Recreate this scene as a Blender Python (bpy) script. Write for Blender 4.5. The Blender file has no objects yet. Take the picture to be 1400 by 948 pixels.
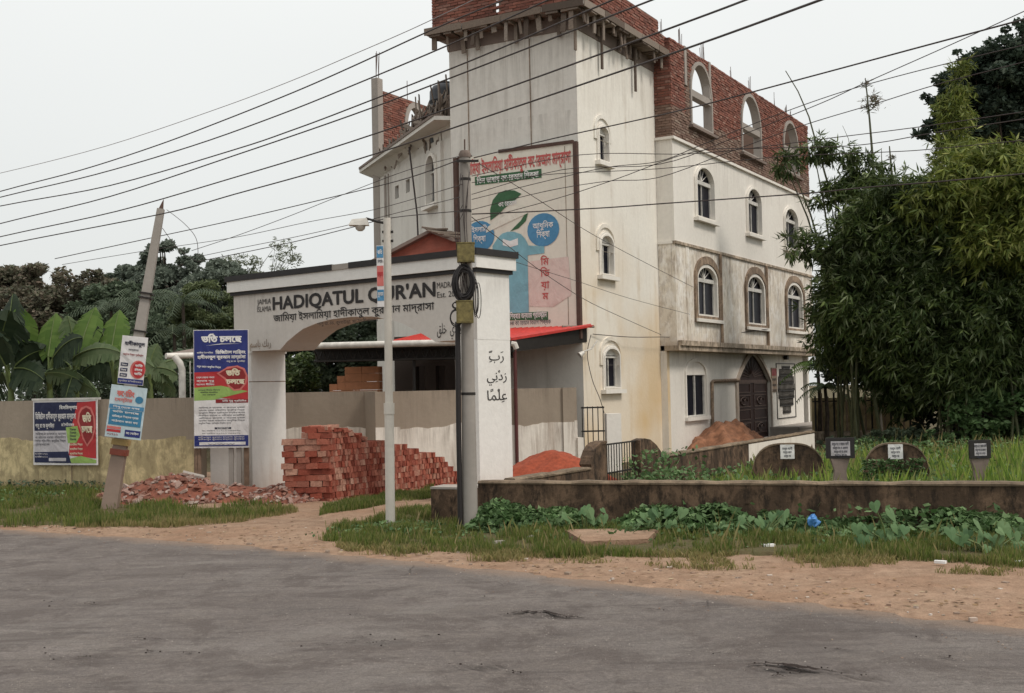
import bpy, bmesh, math, random
import numpy as np
from mathutils import Vector, Matrix
from mathutils.geometry import tessellate_polygon, delaunay_2d_cdt

random.seed(7)
RNG = np.random.default_rng(11)
S = bpy.context.scene
COL = S.collection

# ------------------------------------------------------------------ camera
EYE = 2.35                       # standing on the far side of the road, slightly raised
FOC = 1620.0                     # focal length in pixels of a 1400 px wide frame
ROLL = math.radians(1.2)
PITCH = math.atan(53.0 / FOC)
cam_d = bpy.data.cameras.new('camera')
cam = bpy.data.objects.new('camera', cam_d)
COL.objects.link(cam)
cam_d.sensor_width = 36.0
cam_d.lens = 36.0 * FOC / 1400.0
cam_d.clip_start = 0.1
cam_d.clip_end = 3000.0
cam.matrix_world = Matrix.Translation((0, 0, EYE)) @ Matrix.Rotation(math.pi / 2 + PITCH, 4, 'X') @ Matrix.Rotation(-ROLL, 4, 'Z')
S.camera = cam

# ------------------------------------------------------------------ sky and sun (overcast afternoon)
SUN_EL, SUN_AZ = math.radians(52), math.radians(118)      # azimuth clockwise from +Y
world = bpy.data.worlds.new('World')
S.world = world
world.use_nodes = True
nt = world.node_tree
bg = nt.nodes['Background']
sky = nt.nodes.new('ShaderNodeTexSky')
sky.sky_type = 'NISHITA'
sky.sun_disc = False
sky.sun_elevation = SUN_EL
sky.sun_rotation = SUN_AZ
skym = nt.nodes.new('ShaderNodeVectorMath'); skym.operation = 'SCALE'; skym.inputs['Scale'].default_value = 0.10
nt.links.new(sky.outputs[0], skym.inputs[0])
tc = nt.nodes.new('ShaderNodeTexCoord')
sep = nt.nodes.new('ShaderNodeSeparateXYZ'); nt.links.new(tc.outputs['Generated'], sep.inputs[0])
ramp = nt.nodes.new('ShaderNodeMapRange')                  # overcast sky: zenith brighter than the horizon
ramp.inputs['From Min'].default_value = 0.0; ramp.inputs['From Max'].default_value = 1.0
ramp.inputs['To Min'].default_value = 0.74; ramp.inputs['To Max'].default_value = 1.30
nt.links.new(sep.outputs['Z'], ramp.inputs['Value'])
cn = nt.nodes.new('ShaderNodeTexNoise'); cn.inputs['Scale'].default_value = 1.6; cn.inputs['Detail'].default_value = 3
nt.links.new(tc.outputs['Generated'], cn.inputs['Vector'])
cm = nt.nodes.new('ShaderNodeMapRange'); cm.inputs['To Min'].default_value = 0.88; cm.inputs['To Max'].default_value = 1.05
nt.links.new(cn.outputs['Fac'], cm.inputs['Value'])
cmul = nt.nodes.new('ShaderNodeMath'); cmul.operation = 'MULTIPLY'
nt.links.new(ramp.outputs[0], cmul.inputs[0]); nt.links.new(cm.outputs[0], cmul.inputs[1])
cloud = nt.nodes.new('ShaderNodeVectorMath'); cloud.operation = 'SCALE'
cloud.inputs[0].default_value = (0.985, 1.0, 0.975)
nt.links.new(cmul.outputs[0], cloud.inputs['Scale'])
mx = nt.nodes.new('ShaderNodeMix'); mx.data_type = 'RGBA'; mx.inputs['Factor'].default_value = 0.93
nt.links.new(skym.outputs[0], mx.inputs['A']); nt.links.new(cloud.outputs[0], mx.inputs['B'])
nt.links.new(mx.outputs['Result'], bg.inputs['Color'])
bg.inputs['Strength'].default_value = 1.0

sun_d = bpy.data.lights.new('sun', 'SUN')
sun_d.energy = 1.7
sun_d.angle = math.radians(14)
sun_d.color = (1.0, 0.93, 0.84)
sun = bpy.data.objects.new('sun', sun_d)
COL.objects.link(sun)
sd = Vector((math.sin(SUN_AZ) * math.cos(SUN_EL), math.cos(SUN_AZ) * math.cos(SUN_EL), math.sin(SUN_EL)))
sun.rotation_euler = sd.to_track_quat('Z', 'Y').to_euler()
sun.location = (20, -10, 40)
S.view_settings.view_transform = 'Standard'
S.view_settings.look = 'None'
S.view_settings.exposure = 0.11
S.view_settings.gamma = 1.0

# ------------------------------------------------------------------ measuring: photograph pixel -> point in the place
def ray(px, py):
    x, y = px - 700.0, py - 474.0
    u = x * math.cos(ROLL) - y * math.sin(ROLL)
    v = x * math.sin(ROLL) + y * math.cos(ROLL)
    return Vector((u, FOC * math.cos(PITCH) + v * math.sin(PITCH), -v * math.cos(PITCH) + FOC * math.sin(PITCH)))

def at(px, py, Y):
    r = ray(px, py)
    return Vector((r.x, r.y, r.z)) * (Y / r.y) + Vector((0, 0, EYE))

def gr(px, py, z=0.0):
    r = ray(px, py)
    return r * ((z - EYE) / r.z) + Vector((0, 0, EYE))

# ------------------------------------------------------------------ objects
WM = {}
def tag(o, label=None, cat=None, group=None, kind=None):
    if label: o['label'] = label
    if cat: o['category'] = cat
    if group: o['group'] = group
    if kind: o['kind'] = kind
    return o

def thing(name, loc, label, cat, group=None):
    o = bpy.data.objects.new(name, None)
    o.empty_display_size = 0.2
    COL.objects.link(o)
    M = Matrix.Translation(Vector(loc))
    o.matrix_basis = M
    WM[o] = M
    return tag(o, label, cat, group)

def link(name, mesh, parent=None, M=None):
    """link mesh data (given in the frame M) under parent"""
    M = M or Matrix.Identity(4)
    o = bpy.data.objects.new(name, mesh)
    COL.objects.link(o)
    WM[o] = M
    if parent is not None:
        o.parent = parent
        o.matrix_basis = WM[parent].inverted() @ M
    else:
        o.matrix_basis = M
    return o

class MB:
    """collects geometry in one frame"""
    def __init__(s, M=None):
        s.v = []; s.f = []; s.M = M or Matrix.Identity(4); s.mi = []
    def add(s, vs, fs, m=0):
        b = len(s.v)
        s.v.extend([tuple(q) for q in vs])
        for f in fs:
            s.f.append(tuple(b + i for i in f)); s.mi.append(m)
    def box(s, x0, x1, y0, y1, z0, z1, R=None, m=0):
        vs = [Vector(q) for q in ((x0,y0,z0),(x1,y0,z0),(x1,y1,z0),(x0,y1,z0),(x0,y0,z1),(x1,y0,z1),(x1,y1,z1),(x0,y1,z1))]
        if R: vs = [R @ q for q in vs]
        s.add(vs, [(0,3,2,1),(4,5,6,7),(0,1,5,4),(1,2,6,5),(2,3,7,6),(3,0,4,7)], m)
    def hexa(s, a, b, m=0):
        """bottom ring a, top ring b"""
        n = len(a)
        s.add(list(a) + list(b), [tuple(range(n))[::-1], tuple(range(n, 2*n))] + [(i, (i+1) % n, n+(i+1) % n, n+i) for i in range(n)], m)
    def tube(s, pts, r, n=8, cap=True, m=0):
        pts = [Vector(p) for p in pts]
        rr = r if isinstance(r, (list, tuple)) else [r] * len(pts)
        b = len(s.v); prev = None
        for i, p in enumerate(pts):
            d = (pts[min(i+1, len(pts)-1)] - pts[max(i-1, 0)])
            d = d.normalized() if d.length > 1e-9 else Vector((0, 0, 1))
            ref = Vector((1, 0, 0)) if abs(d.x) < 0.9 else Vector((0, 1, 0))
            if prev is not None: ref = prev
            u = (ref - d * ref.dot(d)).normalized(); w = d.cross(u); prev = u
            for k in range(n):
                a = 2 * math.pi * k / n
                s.v.append(tuple(p + (u * math.cos(a) + w * math.sin(a)) * rr[i]))
        for i in range(len(pts) - 1):
            for k in range(n):
                s.f.append((b+i*n+k, b+i*n+(k+1) % n, b+(i+1)*n+(k+1) % n, b+(i+1)*n+k)); s.mi.append(m)
        if cap:
            s.f.append(tuple(b+k for k in range(n))[::-1]); s.mi.append(m)
            s.f.append(tuple(b+(len(pts)-1)*n+k for k in range(n))); s.mi.append(m)
    def panel(s, outer, holes, y0, y1, m=0):
        """plate in the local XZ plane, between y0 (outside) and y1, with holes"""
        loops = [[Vector((p[0], p[1], 0)) for p in outer]] + [[Vector((p[0], p[1], 0)) for p in h] for h in holes]
        tris = tessellate_polygon(loops)
        flat = [p for l in loops for p in l]
        n = len(flat); b = len(s.v)
        for p in flat: s.v.append((p.x, y0, p.y))
        for p in flat: s.v.append((p.x, y1, p.y))
        for t in tris:
            s.f.append((b+t[0], b+t[1], b+t[2])); s.mi.append(m)
            s.f.append((b+n+t[2], b+n+t[1], b+n+t[0])); s.mi.append(m)
        k = 0
        for l in loops:
            L = len(l)
            for i in range(L):
                j = (i+1) % L
                s.f.append((b+k+i, b+k+j, b+n+k+j, b+n+k+i)); s.mi.append(m)
            k += L
    def mesh(s, name, mats, smooth=False, fixn=True):
        me = bpy.data.meshes.new(name)
        me.from_pydata(s.v, [], s.f)
        if not isinstance(mats, (list, tuple)): mats = [mats]
        for q in mats: me.materials.append(q)
        if len(mats) > 1: me.polygons.foreach_set('material_index', s.mi)
        if fixn:
            bm = bmesh.new(); bm.from_mesh(me); bmesh.ops.recalc_face_normals(bm, faces=bm.faces); bm.to_mesh(me); bm.free()
        if smooth:
            me.polygons.foreach_set('use_smooth', [True] * len(me.polygons))
            try: me.set_sharp_from_angle(angle=math.radians(40))
            except Exception: pass
        me.update()
        return me
    def build(s, name, mats, parent=None, smooth=False, fixn=True):
        return link(name, s.mesh(name, mats, smooth, fixn), parent, s.M)

def frame(ox, oy, dx, dy, oz=0.0):
    """facade frame: X runs left to right seen from outside, Y points into the wall, Z up"""
    d = Vector((dx, dy, 0)).normalized()
    M = Matrix(((d.x, -d.y, 0, ox), (d.y, d.x, 0, oy), (0, 0, 1, oz), (0, 0, 0, 1)))
    return M

def onplane(M, px, py, out=0.0):
    """pixel -> (s, z) on the facade plane"""
    O = M.translation; n = Vector((M[0][1], M[1][1], 0)); X = Vector((M[0][0], M[1][0], 0))
    r = ray(px, py)
    t = ((O - n * out) - Vector((0, 0, EYE))).dot(n) / r.dot(n)
    p = r * t + Vector((0, 0, EYE))
    return (p - O).dot(X), p.z - O.z

# ------------------------------------------------------------------ materials
def newmat(name):
    m = bpy.data.materials.new(name); m.use_nodes = True
    return m, m.node_tree, m.node_tree.nodes['Principled BSDF']

def N(t, kind, **kw):
    n = t.nodes.new(kind)
    for k, v in kw.items():
        if k in n.inputs: n.inputs[k].default_value = v
        else: setattr(n, k, v)
    return n

def coords(t, scale=(1, 1, 1), world=True):
    if world:
        g = N(t, 'ShaderNodeNewGeometry'); src = g.outputs['Position']
    else:
        g = N(t, 'ShaderNodeTexCoord'); src = g.outputs['Object']
    mp = N(t, 'ShaderNodeMapping'); mp.inputs['Scale'].default_value = scale
    t.links.new(src, mp.inputs['Vector'])
    return mp.outputs[0]

def noise(t, vec, scale, detail=4, rough=0.6, lo=0.35, hi=0.65, dist=0.0):
    n = N(t, 'ShaderNodeTexNoise'); n.inputs['Scale'].default_value = scale; n.inputs['Detail'].default_value = detail
    n.inputs['Roughness'].default_value = rough; n.inputs['Distortion'].default_value = dist
    t.links.new(vec, n.inputs['Vector'])
    r = N(t, 'ShaderNodeMapRange'); r.inputs['From Min'].default_value = lo; r.inputs['From Max'].default_value = hi
    t.links.new(n.outputs['Fac'], r.inputs['Value'])
    return r.outputs[0]

def mixc(t, a, b, fac):
    m = N(t, 'ShaderNodeMix', data_type='RGBA')
    for s, q in (('A', a), ('B', b)):
        if isinstance(q, (tuple, list)): m.inputs[s].default_value = (*q[:3], 1)
        else: t.links.new(q, m.inputs[s])
    if isinstance(fac, (int, float)): m.inputs['Factor'].default_value = fac
    else: t.links.new(fac, m.inputs['Factor'])
    return m.outputs['Result']

def mth(t, op, a, b=0.0, clamp=False):
    m = N(t, 'ShaderNodeMath', operation=op, use_clamp=clamp)
    for i, q in enumerate((a, b)):
        if isinstance(q, (int, float)): m.inputs[i].default_value = q
        else: t.links.new(q, m.inputs[i])
    return m.outputs[0]

def bump(t, bs, h, strength=0.3, dist=0.02):
    b = N(t, 'ShaderNodeBump'); b.inputs['Strength'].default_value = strength; b.inputs['Distance'].default_value = dist
    t.links.new(h, b.inputs['Height']); t.links.new(b.outputs[0], bs.inputs['Normal'])

def zramp(t, z0, z1):
    g = N(t, 'ShaderNodeNewGeometry'); s = N(t, 'ShaderNodeSeparateXYZ'); t.links.new(g.outputs['Position'], s.inputs[0])
    r = N(t, 'ShaderNodeMapRange'); r.inputs['From Min'].default_value = z0; r.inputs['From Max'].default_value = z1
    t.links.new(s.outputs['Z'], r.inputs['Value'])
    return r.outputs[0]

def plaster(name, base, stain=(0.28, 0.22, 0.17), amount=0.5, streak=0.5, rough=0.85, bumpy=0.25, patch=None, low=None, drips=(), blotch=0.0):
    m, t, bs = newmat(name)
    big = noise(t, coords(t), 0.55, 5, 0.6, 0.38, 0.72)
    st = mth(t, 'MULTIPLY', noise(t, coords(t, (1.5, 1.5, 0.13)), 1.5, 6, 0.75, 0.50, 0.72, 0.6), noise(t, coords(t), 0.8, 3, 0.5, 0.42, 0.62))
    fine = noise(t, coords(t), 9, 4, 0.6, 0.3, 0.7)
    c = mixc(t, base, tuple(q * 0.86 for q in base), mth(t, 'MULTIPLY', fine, 0.6))
    c = mixc(t, c, stain, mth(t, 'MULTIPLY', st, streak))
    c = mixc(t, c, tuple(0.55 * a + 0.45 * b for a, b in zip(base, stain)), mth(t, 'MULTIPLY', big, amount))
    for ztop, ln, amt in drips:          # dirty runs below a ledge or roof edge
        sv = mth(t, 'MULTIPLY', noise(t, coords(t, (4.0, 4.0, 0.25)), 1.3, 6, 0.8, 0.46, 0.70, 0.8), noise(t, coords(t), 1.1, 3, 0.5, 0.30, 0.52))
        zr = zramp(t, ztop-ln, ztop)
        g2 = N(t, 'ShaderNodeNewGeometry'); s2 = N(t, 'ShaderNodeSeparateXYZ'); t.links.new(g2.outputs['Position'], s2.inputs[0])
        under = mth(t, 'LESS_THAN', s2.outputs['Z'], ztop+0.02)
        f_ = mth(t, 'MULTIPLY', mth(t, 'MULTIPLY', sv, mth(t, 'POWER', zr, 1.4)), under)
        c = mixc(t, c, tuple(q * 0.6 for q in stain), mth(t, 'MULTIPLY', f_, amt))
    if blotch:
        bl = noise(t, coords(t, (1, 1, 0.8)), 2.4, 6, 0.72, 0.46, 0.60, 0.4); b2 = noise(t, coords(t, (1.3, 1.3, 0.5)), 6.0, 5, 0.7, 0.5, 0.62)
        c = mixc(t, c, tuple(min(1, q * 2.1) for q in base), mth(t, 'MULTIPLY', bl, blotch)); c = mixc(t, c, stain, mth(t, 'MULTIPLY', b2, blotch))
    if patch:
        pm = noise(t, coords(t), 0.28, 3, 0.5, 0.45, 0.6)
        zr = zramp(t, patch[2], patch[1])
        c = mixc(t, c, patch[0], mth(t, 'MULTIPLY', mth(t, 'MULTIPLY', pm, zr), 0.75))
    if low:
        zr = mth(t, 'ADD', zramp(t, low[2], low[1]), mth(t, 'MULTIPLY', mth(t, 'SUBTRACT', st, 0.5), 0.5), True)
        zz = mth(t, 'MULTIPLY', zr, low[3])
        c = mixc(t, c, low[0], zz)
    t.links.new(c, bs.inputs['Base Color'])
    bs.inputs['Roughness'].default_value = rough
    bs.inputs['Specular IOR Level'].default_value = 0.25
    bump(t, bs, fine, bumpy, 0.01)
    return m

def plain(name, col, rough=0.6, metal=0.0, var=0.15, spec=0.4, scale=6):
    m, t, bs = newmat(name)
    f = noise(t, coords(t), scale, 4, 0.6, 0.3, 0.7)
    c = mixc(t, col, tuple(q * (1 - 2.2 * var) for q in col), f)
    t.links.new(c, bs.inputs['Base Color'])
    bs.inputs['Roughness'].default_value = rough; bs.inputs['Metallic'].default_value = metal
    bs.inputs['Specular IOR Level'].default_value = spec
    bump(t, bs, f, 0.12, 0.005)
    return m

def island(name, cols, rough=0.85, trans=0.0, spec=0.2, clump=0.0, cscale=1.5, bumpn=0.0, sheen=None):
    """colour varies from piece to piece (per island / per object)"""
    m, t, bs = newmat(name)
    g = N(t, 'ShaderNodeNewGeometry'); oi = N(t, 'ShaderNodeObjectInfo')
    r = mth(t, 'FRACT', mth(t, 'ADD', g.outputs['Random Per Island'], oi.outputs['Random']))
    cr = N(t, 'ShaderNodeValToRGB'); el = cr.color_ramp.elements
    while len(el) < len(cols): el.new(0.5)
    for i, q in enumerate(cols):
        el[i].position = i / (len(cols) - 1); el[i].color = (*q, 1)
    t.links.new(r, cr.inputs[0])
    c = cr.outputs[0]
    if clump:
        cl = noise(t, coords(t), cscale, 3, 0.5, 0.35, 0.65)
        c = mixc(t, c, tuple(q * 0.45 for q in cols[0]), mth(t, 'MULTIPLY', cl, clump))
    if bumpn:
        f = noise(t, coords(t), 25, 4, 0.6, 0.3, 0.7)
        c2 = mixc(t, c, tuple(q * 0.55 for q in cols[0]), mth(t, 'MULTIPLY', f, 0.4))
        c = c2
        bump(t, bs, f, bumpn, 0.01)
    t.links.new(c, bs.inputs['Base Color'])
    bs.inputs['Roughness'].default_value = rough
    bs.inputs['Specular IOR Level'].default_value = spec
    if trans:
        tr = N(t, 'ShaderNodeBsdfTranslucent'); t.links.new(c, tr.inputs['Color'])
        mxs = N(t, 'ShaderNodeMixShader'); mxs.inputs[0].default_value = trans
        out = t.nodes['Material Output']
        t.links.new(bs.outputs[0], mxs.inputs[1]); t.links.new(tr.outputs[0], mxs.inputs[2]); t.links.new(mxs.outputs[0], out.inputs['Surface'])
    return m

MAT = {}
MAT['white'] = plaster('whitewash', (0.80, 0.755, 0.69), (0.36, 0.30, 0.25), 0.35, 0.35, drips=((10.06, 1.6, 0.5), (3.4, 0.9, 0.6)))
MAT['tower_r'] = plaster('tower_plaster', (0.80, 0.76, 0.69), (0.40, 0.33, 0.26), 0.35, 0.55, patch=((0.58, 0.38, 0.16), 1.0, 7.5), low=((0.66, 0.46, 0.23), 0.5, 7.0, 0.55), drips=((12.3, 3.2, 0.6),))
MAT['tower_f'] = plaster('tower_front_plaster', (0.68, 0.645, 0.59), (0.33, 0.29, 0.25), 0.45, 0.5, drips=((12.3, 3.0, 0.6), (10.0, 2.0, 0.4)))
MAT['first'] = plaster('stained_plaster', (0.80, 0.725, 0.62), (0.24, 0.155, 0.10), 0.50, 0.9, drips=((6.75, 2.2, 1.0), (6.8, 5.0, 0.5)), low=((0.20, 0.125, 0.085), 3.4, 4.1, 0.75), blotch=0.34)
MAT['stain'] = plaster('weathered_surround', (0.24, 0.175, 0.125), (0.05, 0.033, 0.027), 0.9, 0.9, blotch=0.5)
MAT['ledge'] = plaster('ledge_plaster', (0.36, 0.29, 0.22), (0.05, 0.033, 0.027), 1.0, 1.0, blotch=0.5)
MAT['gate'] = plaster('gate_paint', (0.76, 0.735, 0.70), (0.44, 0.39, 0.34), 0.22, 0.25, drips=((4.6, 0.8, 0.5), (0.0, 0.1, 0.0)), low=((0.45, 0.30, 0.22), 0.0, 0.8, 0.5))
MAT['gatefront'] = plaster('gate_front_shaded', (0.60, 0.555, 0.51), (0.36, 0.31, 0.27), 0.35, 0.35, drips=((4.6, 0.7, 0.5),))  # darker copy of the gate paint, standing in for the front's weaker light
MAT['greycem'] = plaster('grey_cement_render', (0.335, 0.275, 0.215), (0.18, 0.14, 0.105), 0.8, 0.6, drips=((2.25, 0.7, 0.6),))
MAT['lime'] = plaster('old_limewash', (0.80, 0.74, 0.66), (0.25, 0.17, 0.12), 0.35, 0.95, drips=((1.42, 1.2, 0.9),))
MAT['moss'] = plaster('mossy_yellow_render', (0.47, 0.385, 0.22), (0.16, 0.12, 0.07), 1.0, 1.0, drips=((1.4, 1.1, 0.8),), blotch=0.38, low=((0.10, 0.08, 0.04), 0.0, 0.5, 0.6))
MAT['cem_dark'] = plaster('blackened_cement', (0.088, 0.056, 0.036), (0.016, 0.012, 0.009), 0.8, 0.9, bumpy=0.6, drips=((0.80, 0.8, 0.8),), blotch=0.75)
MAT['cem_top'] = plaster('worn_coping', (0.17, 0.125, 0.085), (0.04, 0.03, 0.022), 0.8, 0.5, bumpy=0.6, blotch=0.4)
MAT['concrete'] = plaster('raw_concrete', (0.36, 0.32, 0.285), (0.14, 0.115, 0.10), 0.6, 0.5)
MAT['oldconc'] = plaster('dark_concrete', (0.22, 0.17, 0.145), (0.08, 0.06, 0.05), 0.7, 0.7)
MAT['polec'] = plaster('pole_concrete', (0.33, 0.30, 0.27), (0.13, 0.11, 0.10), 0.6, 0.6)
MAT['polew'] = plaster('pole_white_paint', (0.60, 0.56, 0.50), (0.30, 0.25, 0.20), 0.5, 0.4)
MAT['black'] = plain('black_paint', (0.022, 0.018, 0.018), 0.6)
MAT['ink'] = plain('black_lettering', (0.030, 0.026, 0.026), 0.7)
MAT['glass'] = plain('dark_window_glass', (0.006, 0.006, 0.014), 0.35, spec=0.12)
MAT['wframe'] = plain('white_window_frame', (0.66, 0.63, 0.58), 0.5)
MAT['iron'] = plain('black_iron', (0.03, 0.025, 0.022), 0.5, 0.3)
MAT['rust'] = plain('rusty_steel', (0.10, 0.055, 0.042), 0.8)
MAT['doorwood'] = plain('dark_carved_door', (0.030, 0.013, 0.011), 0.6, spec=0.2)
MAT['doorcarve'] = plain('carving_highlight', (0.095, 0.062, 0.052), 0.6, spec=0.2)
MAT['redroof'] = plain('red_roofing', (0.55, 0.045, 0.035), 0.45)
MAT['rustred'] = plain('red_oxide_plaster', (0.30, 0.085, 0.055), 0.8, var=0.2, scale=2)
MAT['redpost'] = plain('red_oxide_post', (0.11, 0.028, 0.026), 0.6)
MAT['plank'] = island('weathered_plank', [(0.10, 0.075, 0.06), (0.22, 0.17, 0.135), (0.30, 0.25, 0.21)], bumpn=0.3)
MAT['brick'] = island('red_brick', [(0.18, 0.068, 0.050), (0.29, 0.115, 0.082), (0.24, 0.10, 0.075), (0.14, 0.058, 0.044), (0.37, 0.21, 0.165)], bumpn=0.4)
MAT['brickold'] = island('dusty_brick', [(0.20, 0.13, 0.10), (0.27, 0.175, 0.135), (0.15, 0.09, 0.07), (0.33, 0.25, 0.20)], bumpn=0.4)
MAT['stackbrick'] = island('stacked_brick', [(0.17, 0.042, 0.028), (0.32, 0.082, 0.052), (0.42, 0.16, 0.11), (0.24, 0.060, 0.040), (0.52, 0.30, 0.22), (0.28, 0.075, 0.05)], bumpn=0.5)
MAT['mortar'] = plain('mortar_bed', (0.24, 0.15, 0.115), 0.95, var=0.25)
MAT['orange'] = plain('orange_block', (0.66, 0.29, 0.15), 0.85, var=0.08)
MAT['soilmix'] = plain('red_rubble_soil', (0.27, 0.095, 0.06), 0.95, var=0.25, scale=9)
MAT['soilred'] = plain('red_sand', (0.36, 0.075, 0.035), 0.95, var=0.2, scale=14)
MAT['soilbrown'] = plain('orange_soil', (0.34, 0.155, 0.085), 0.95, var=0.25, scale=5)
MAT['wire'] = plain('wire_sheath', (0.05, 0.035, 0.033), 0.6)
MAT['wiref'] = plain('thin_wire', (0.34, 0.30, 0.30), 0.6)
MAT['tank'] = plain('black_plastic', (0.02, 0.022, 0.028), 0.5)
MAT['metalw'] = plain('white_enamel', (0.70, 0.66, 0.60), 0.4)
MAT['ybox'] = plain('yellowed_steel_box', (0.25, 0.20, 0.07), 0.6, var=0.3, scale=12)
MAT['lens'] = plain('lamp_cover', (0.55, 0.50, 0.44), 0.3)
MAT['bamboo'] = plain('bamboo_culm', (0.075, 0.080, 0.035), 0.6)
MAT['bark'] = plain('bark', (0.085, 0.065, 0.05), 0.95, var=0.3)
MAT['post'] = plain('old_timber', (0.24, 0.16, 0.11), 0.9, var=0.25)
MAT['bag'] = plain('blue_plastic_bag', (0.09, 0.27, 0.62), 0.4)

def flat(name, c):
    k = 'f_' + name
    if k not in MAT:
        MAT[k] = plain(name + '_print', c, 0.55, var=0.07, scale=3)
        t_ = MAT[k].node_tree; bs_ = t_.nodes['Principled BSDF']
        wv = noise(t_, coords(t_, (1, 1, 0.6)), 3.2, 3, 0.5, 0.2, 0.8, 0.8); bump(t_, bs_, wv, 0.55, 0.05)
    return MAT[k]
FL = dict(navy=(0.020, 0.030, 0.17), navy2=(0.012, 0.017, 0.06), red=(0.46, 0.030, 0.035), dred=(0.25, 0.018, 0.02), lime=(0.28, 0.42, 0.11), paper=(0.72, 0.69, 0.68),
          grey=(0.50, 0.47, 0.49), cyan=(0.04, 0.19, 0.33), sky=(0.50, 0.60, 0.64), pink=(0.60, 0.16, 0.14), green=(0.035, 0.115, 0.045), blue=(0.07, 0.24, 0.42),
          lblue=(0.20, 0.42, 0.49), cream=(0.75, 0.71, 0.61), white=(0.78, 0.76, 0.74), ink=(0.03, 0.03, 0.05), rose=(0.70, 0.55, 0.49), redtxt=(0.52, 0.10, 0.09), gold=(0.70, 0.62, 0.45))
def F(n): return flat(n, FL[n])

# ------------------------------------------------------------------ lettering
def bn(s):
    out = []
    pre = '\u09bf\u09c7\u09c8'
    for ch in s:
        if ch in pre:
            k = len(out) - 1
            while k > 0 and (out[k] in '\u09bc\u09cd' or out[k-1] == '\u09cd'): k -= 1
            out.insert(max(k, 0), ch)
        else: out.append(ch)
    return ''.join(out)

AR = {'ا': ('\ufe8d', '\ufe8e', None, None), 'ب': ('\ufe8f', '\ufe90', '\ufe91', '\ufe92'), 'ر': ('\ufead', '\ufeae', None, None), 'ز': ('\ufeaf', '\ufeb0', None, None),
      'د': ('\ufea9', '\ufeaa', None, None), 'ن': ('\ufee5', '\ufee6', '\ufee7', '\ufee8'), 'ي': ('\ufef1', '\ufef2', '\ufef3', '\ufef4'), 'ع': ('\ufec9', '\ufeca', '\ufecb', '\ufecc'),
      'ل': ('\ufedd', '\ufede', '\ufedf', '\ufee0'), 'م': ('\ufee1', '\ufee2', '\ufee3', '\ufee4'), 'ذ': ('\ufeab', '\ufeac', None, None), 'خ': ('\ufea5', '\ufea6', '\ufea7', '\ufea8'),
      'ق': ('\ufed5', '\ufed6', '\ufed7', '\ufed8'), 'س': ('\ufeb1', '\ufeb2', '\ufeb3', '\ufeb4'), 'ك': ('\ufed9', '\ufeda', '\ufedb', '\ufedc'), 'أ': ('\ufe83', '\ufe84', None, None)}
def ar(s):
    marks = '\u064b\u064c\u064d\u064e\u064f\u0650\u0651\u0652'
    base = []
    for ch in s:
        if ch in marks and base: base[-1][1] += ch
        else: base.append([ch, ''])
    out = []
    for i, (ch, mk) in enumerate(base):
        if ch in AR:
            pj = i > 0 and base[i-1][0] in AR and AR[base[i-1][0]][2] is not None
            nj = i < len(base) - 1 and base[i+1][0] in AR and AR[ch][2] is not None
            f = AR[ch][3] if (pj and nj) else AR[ch][1] if pj else AR[ch][2] if nj else AR[ch][0]
            out.append(mk + f)
        else: out.append(ch)
    return ''.join(reversed(out))

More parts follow.
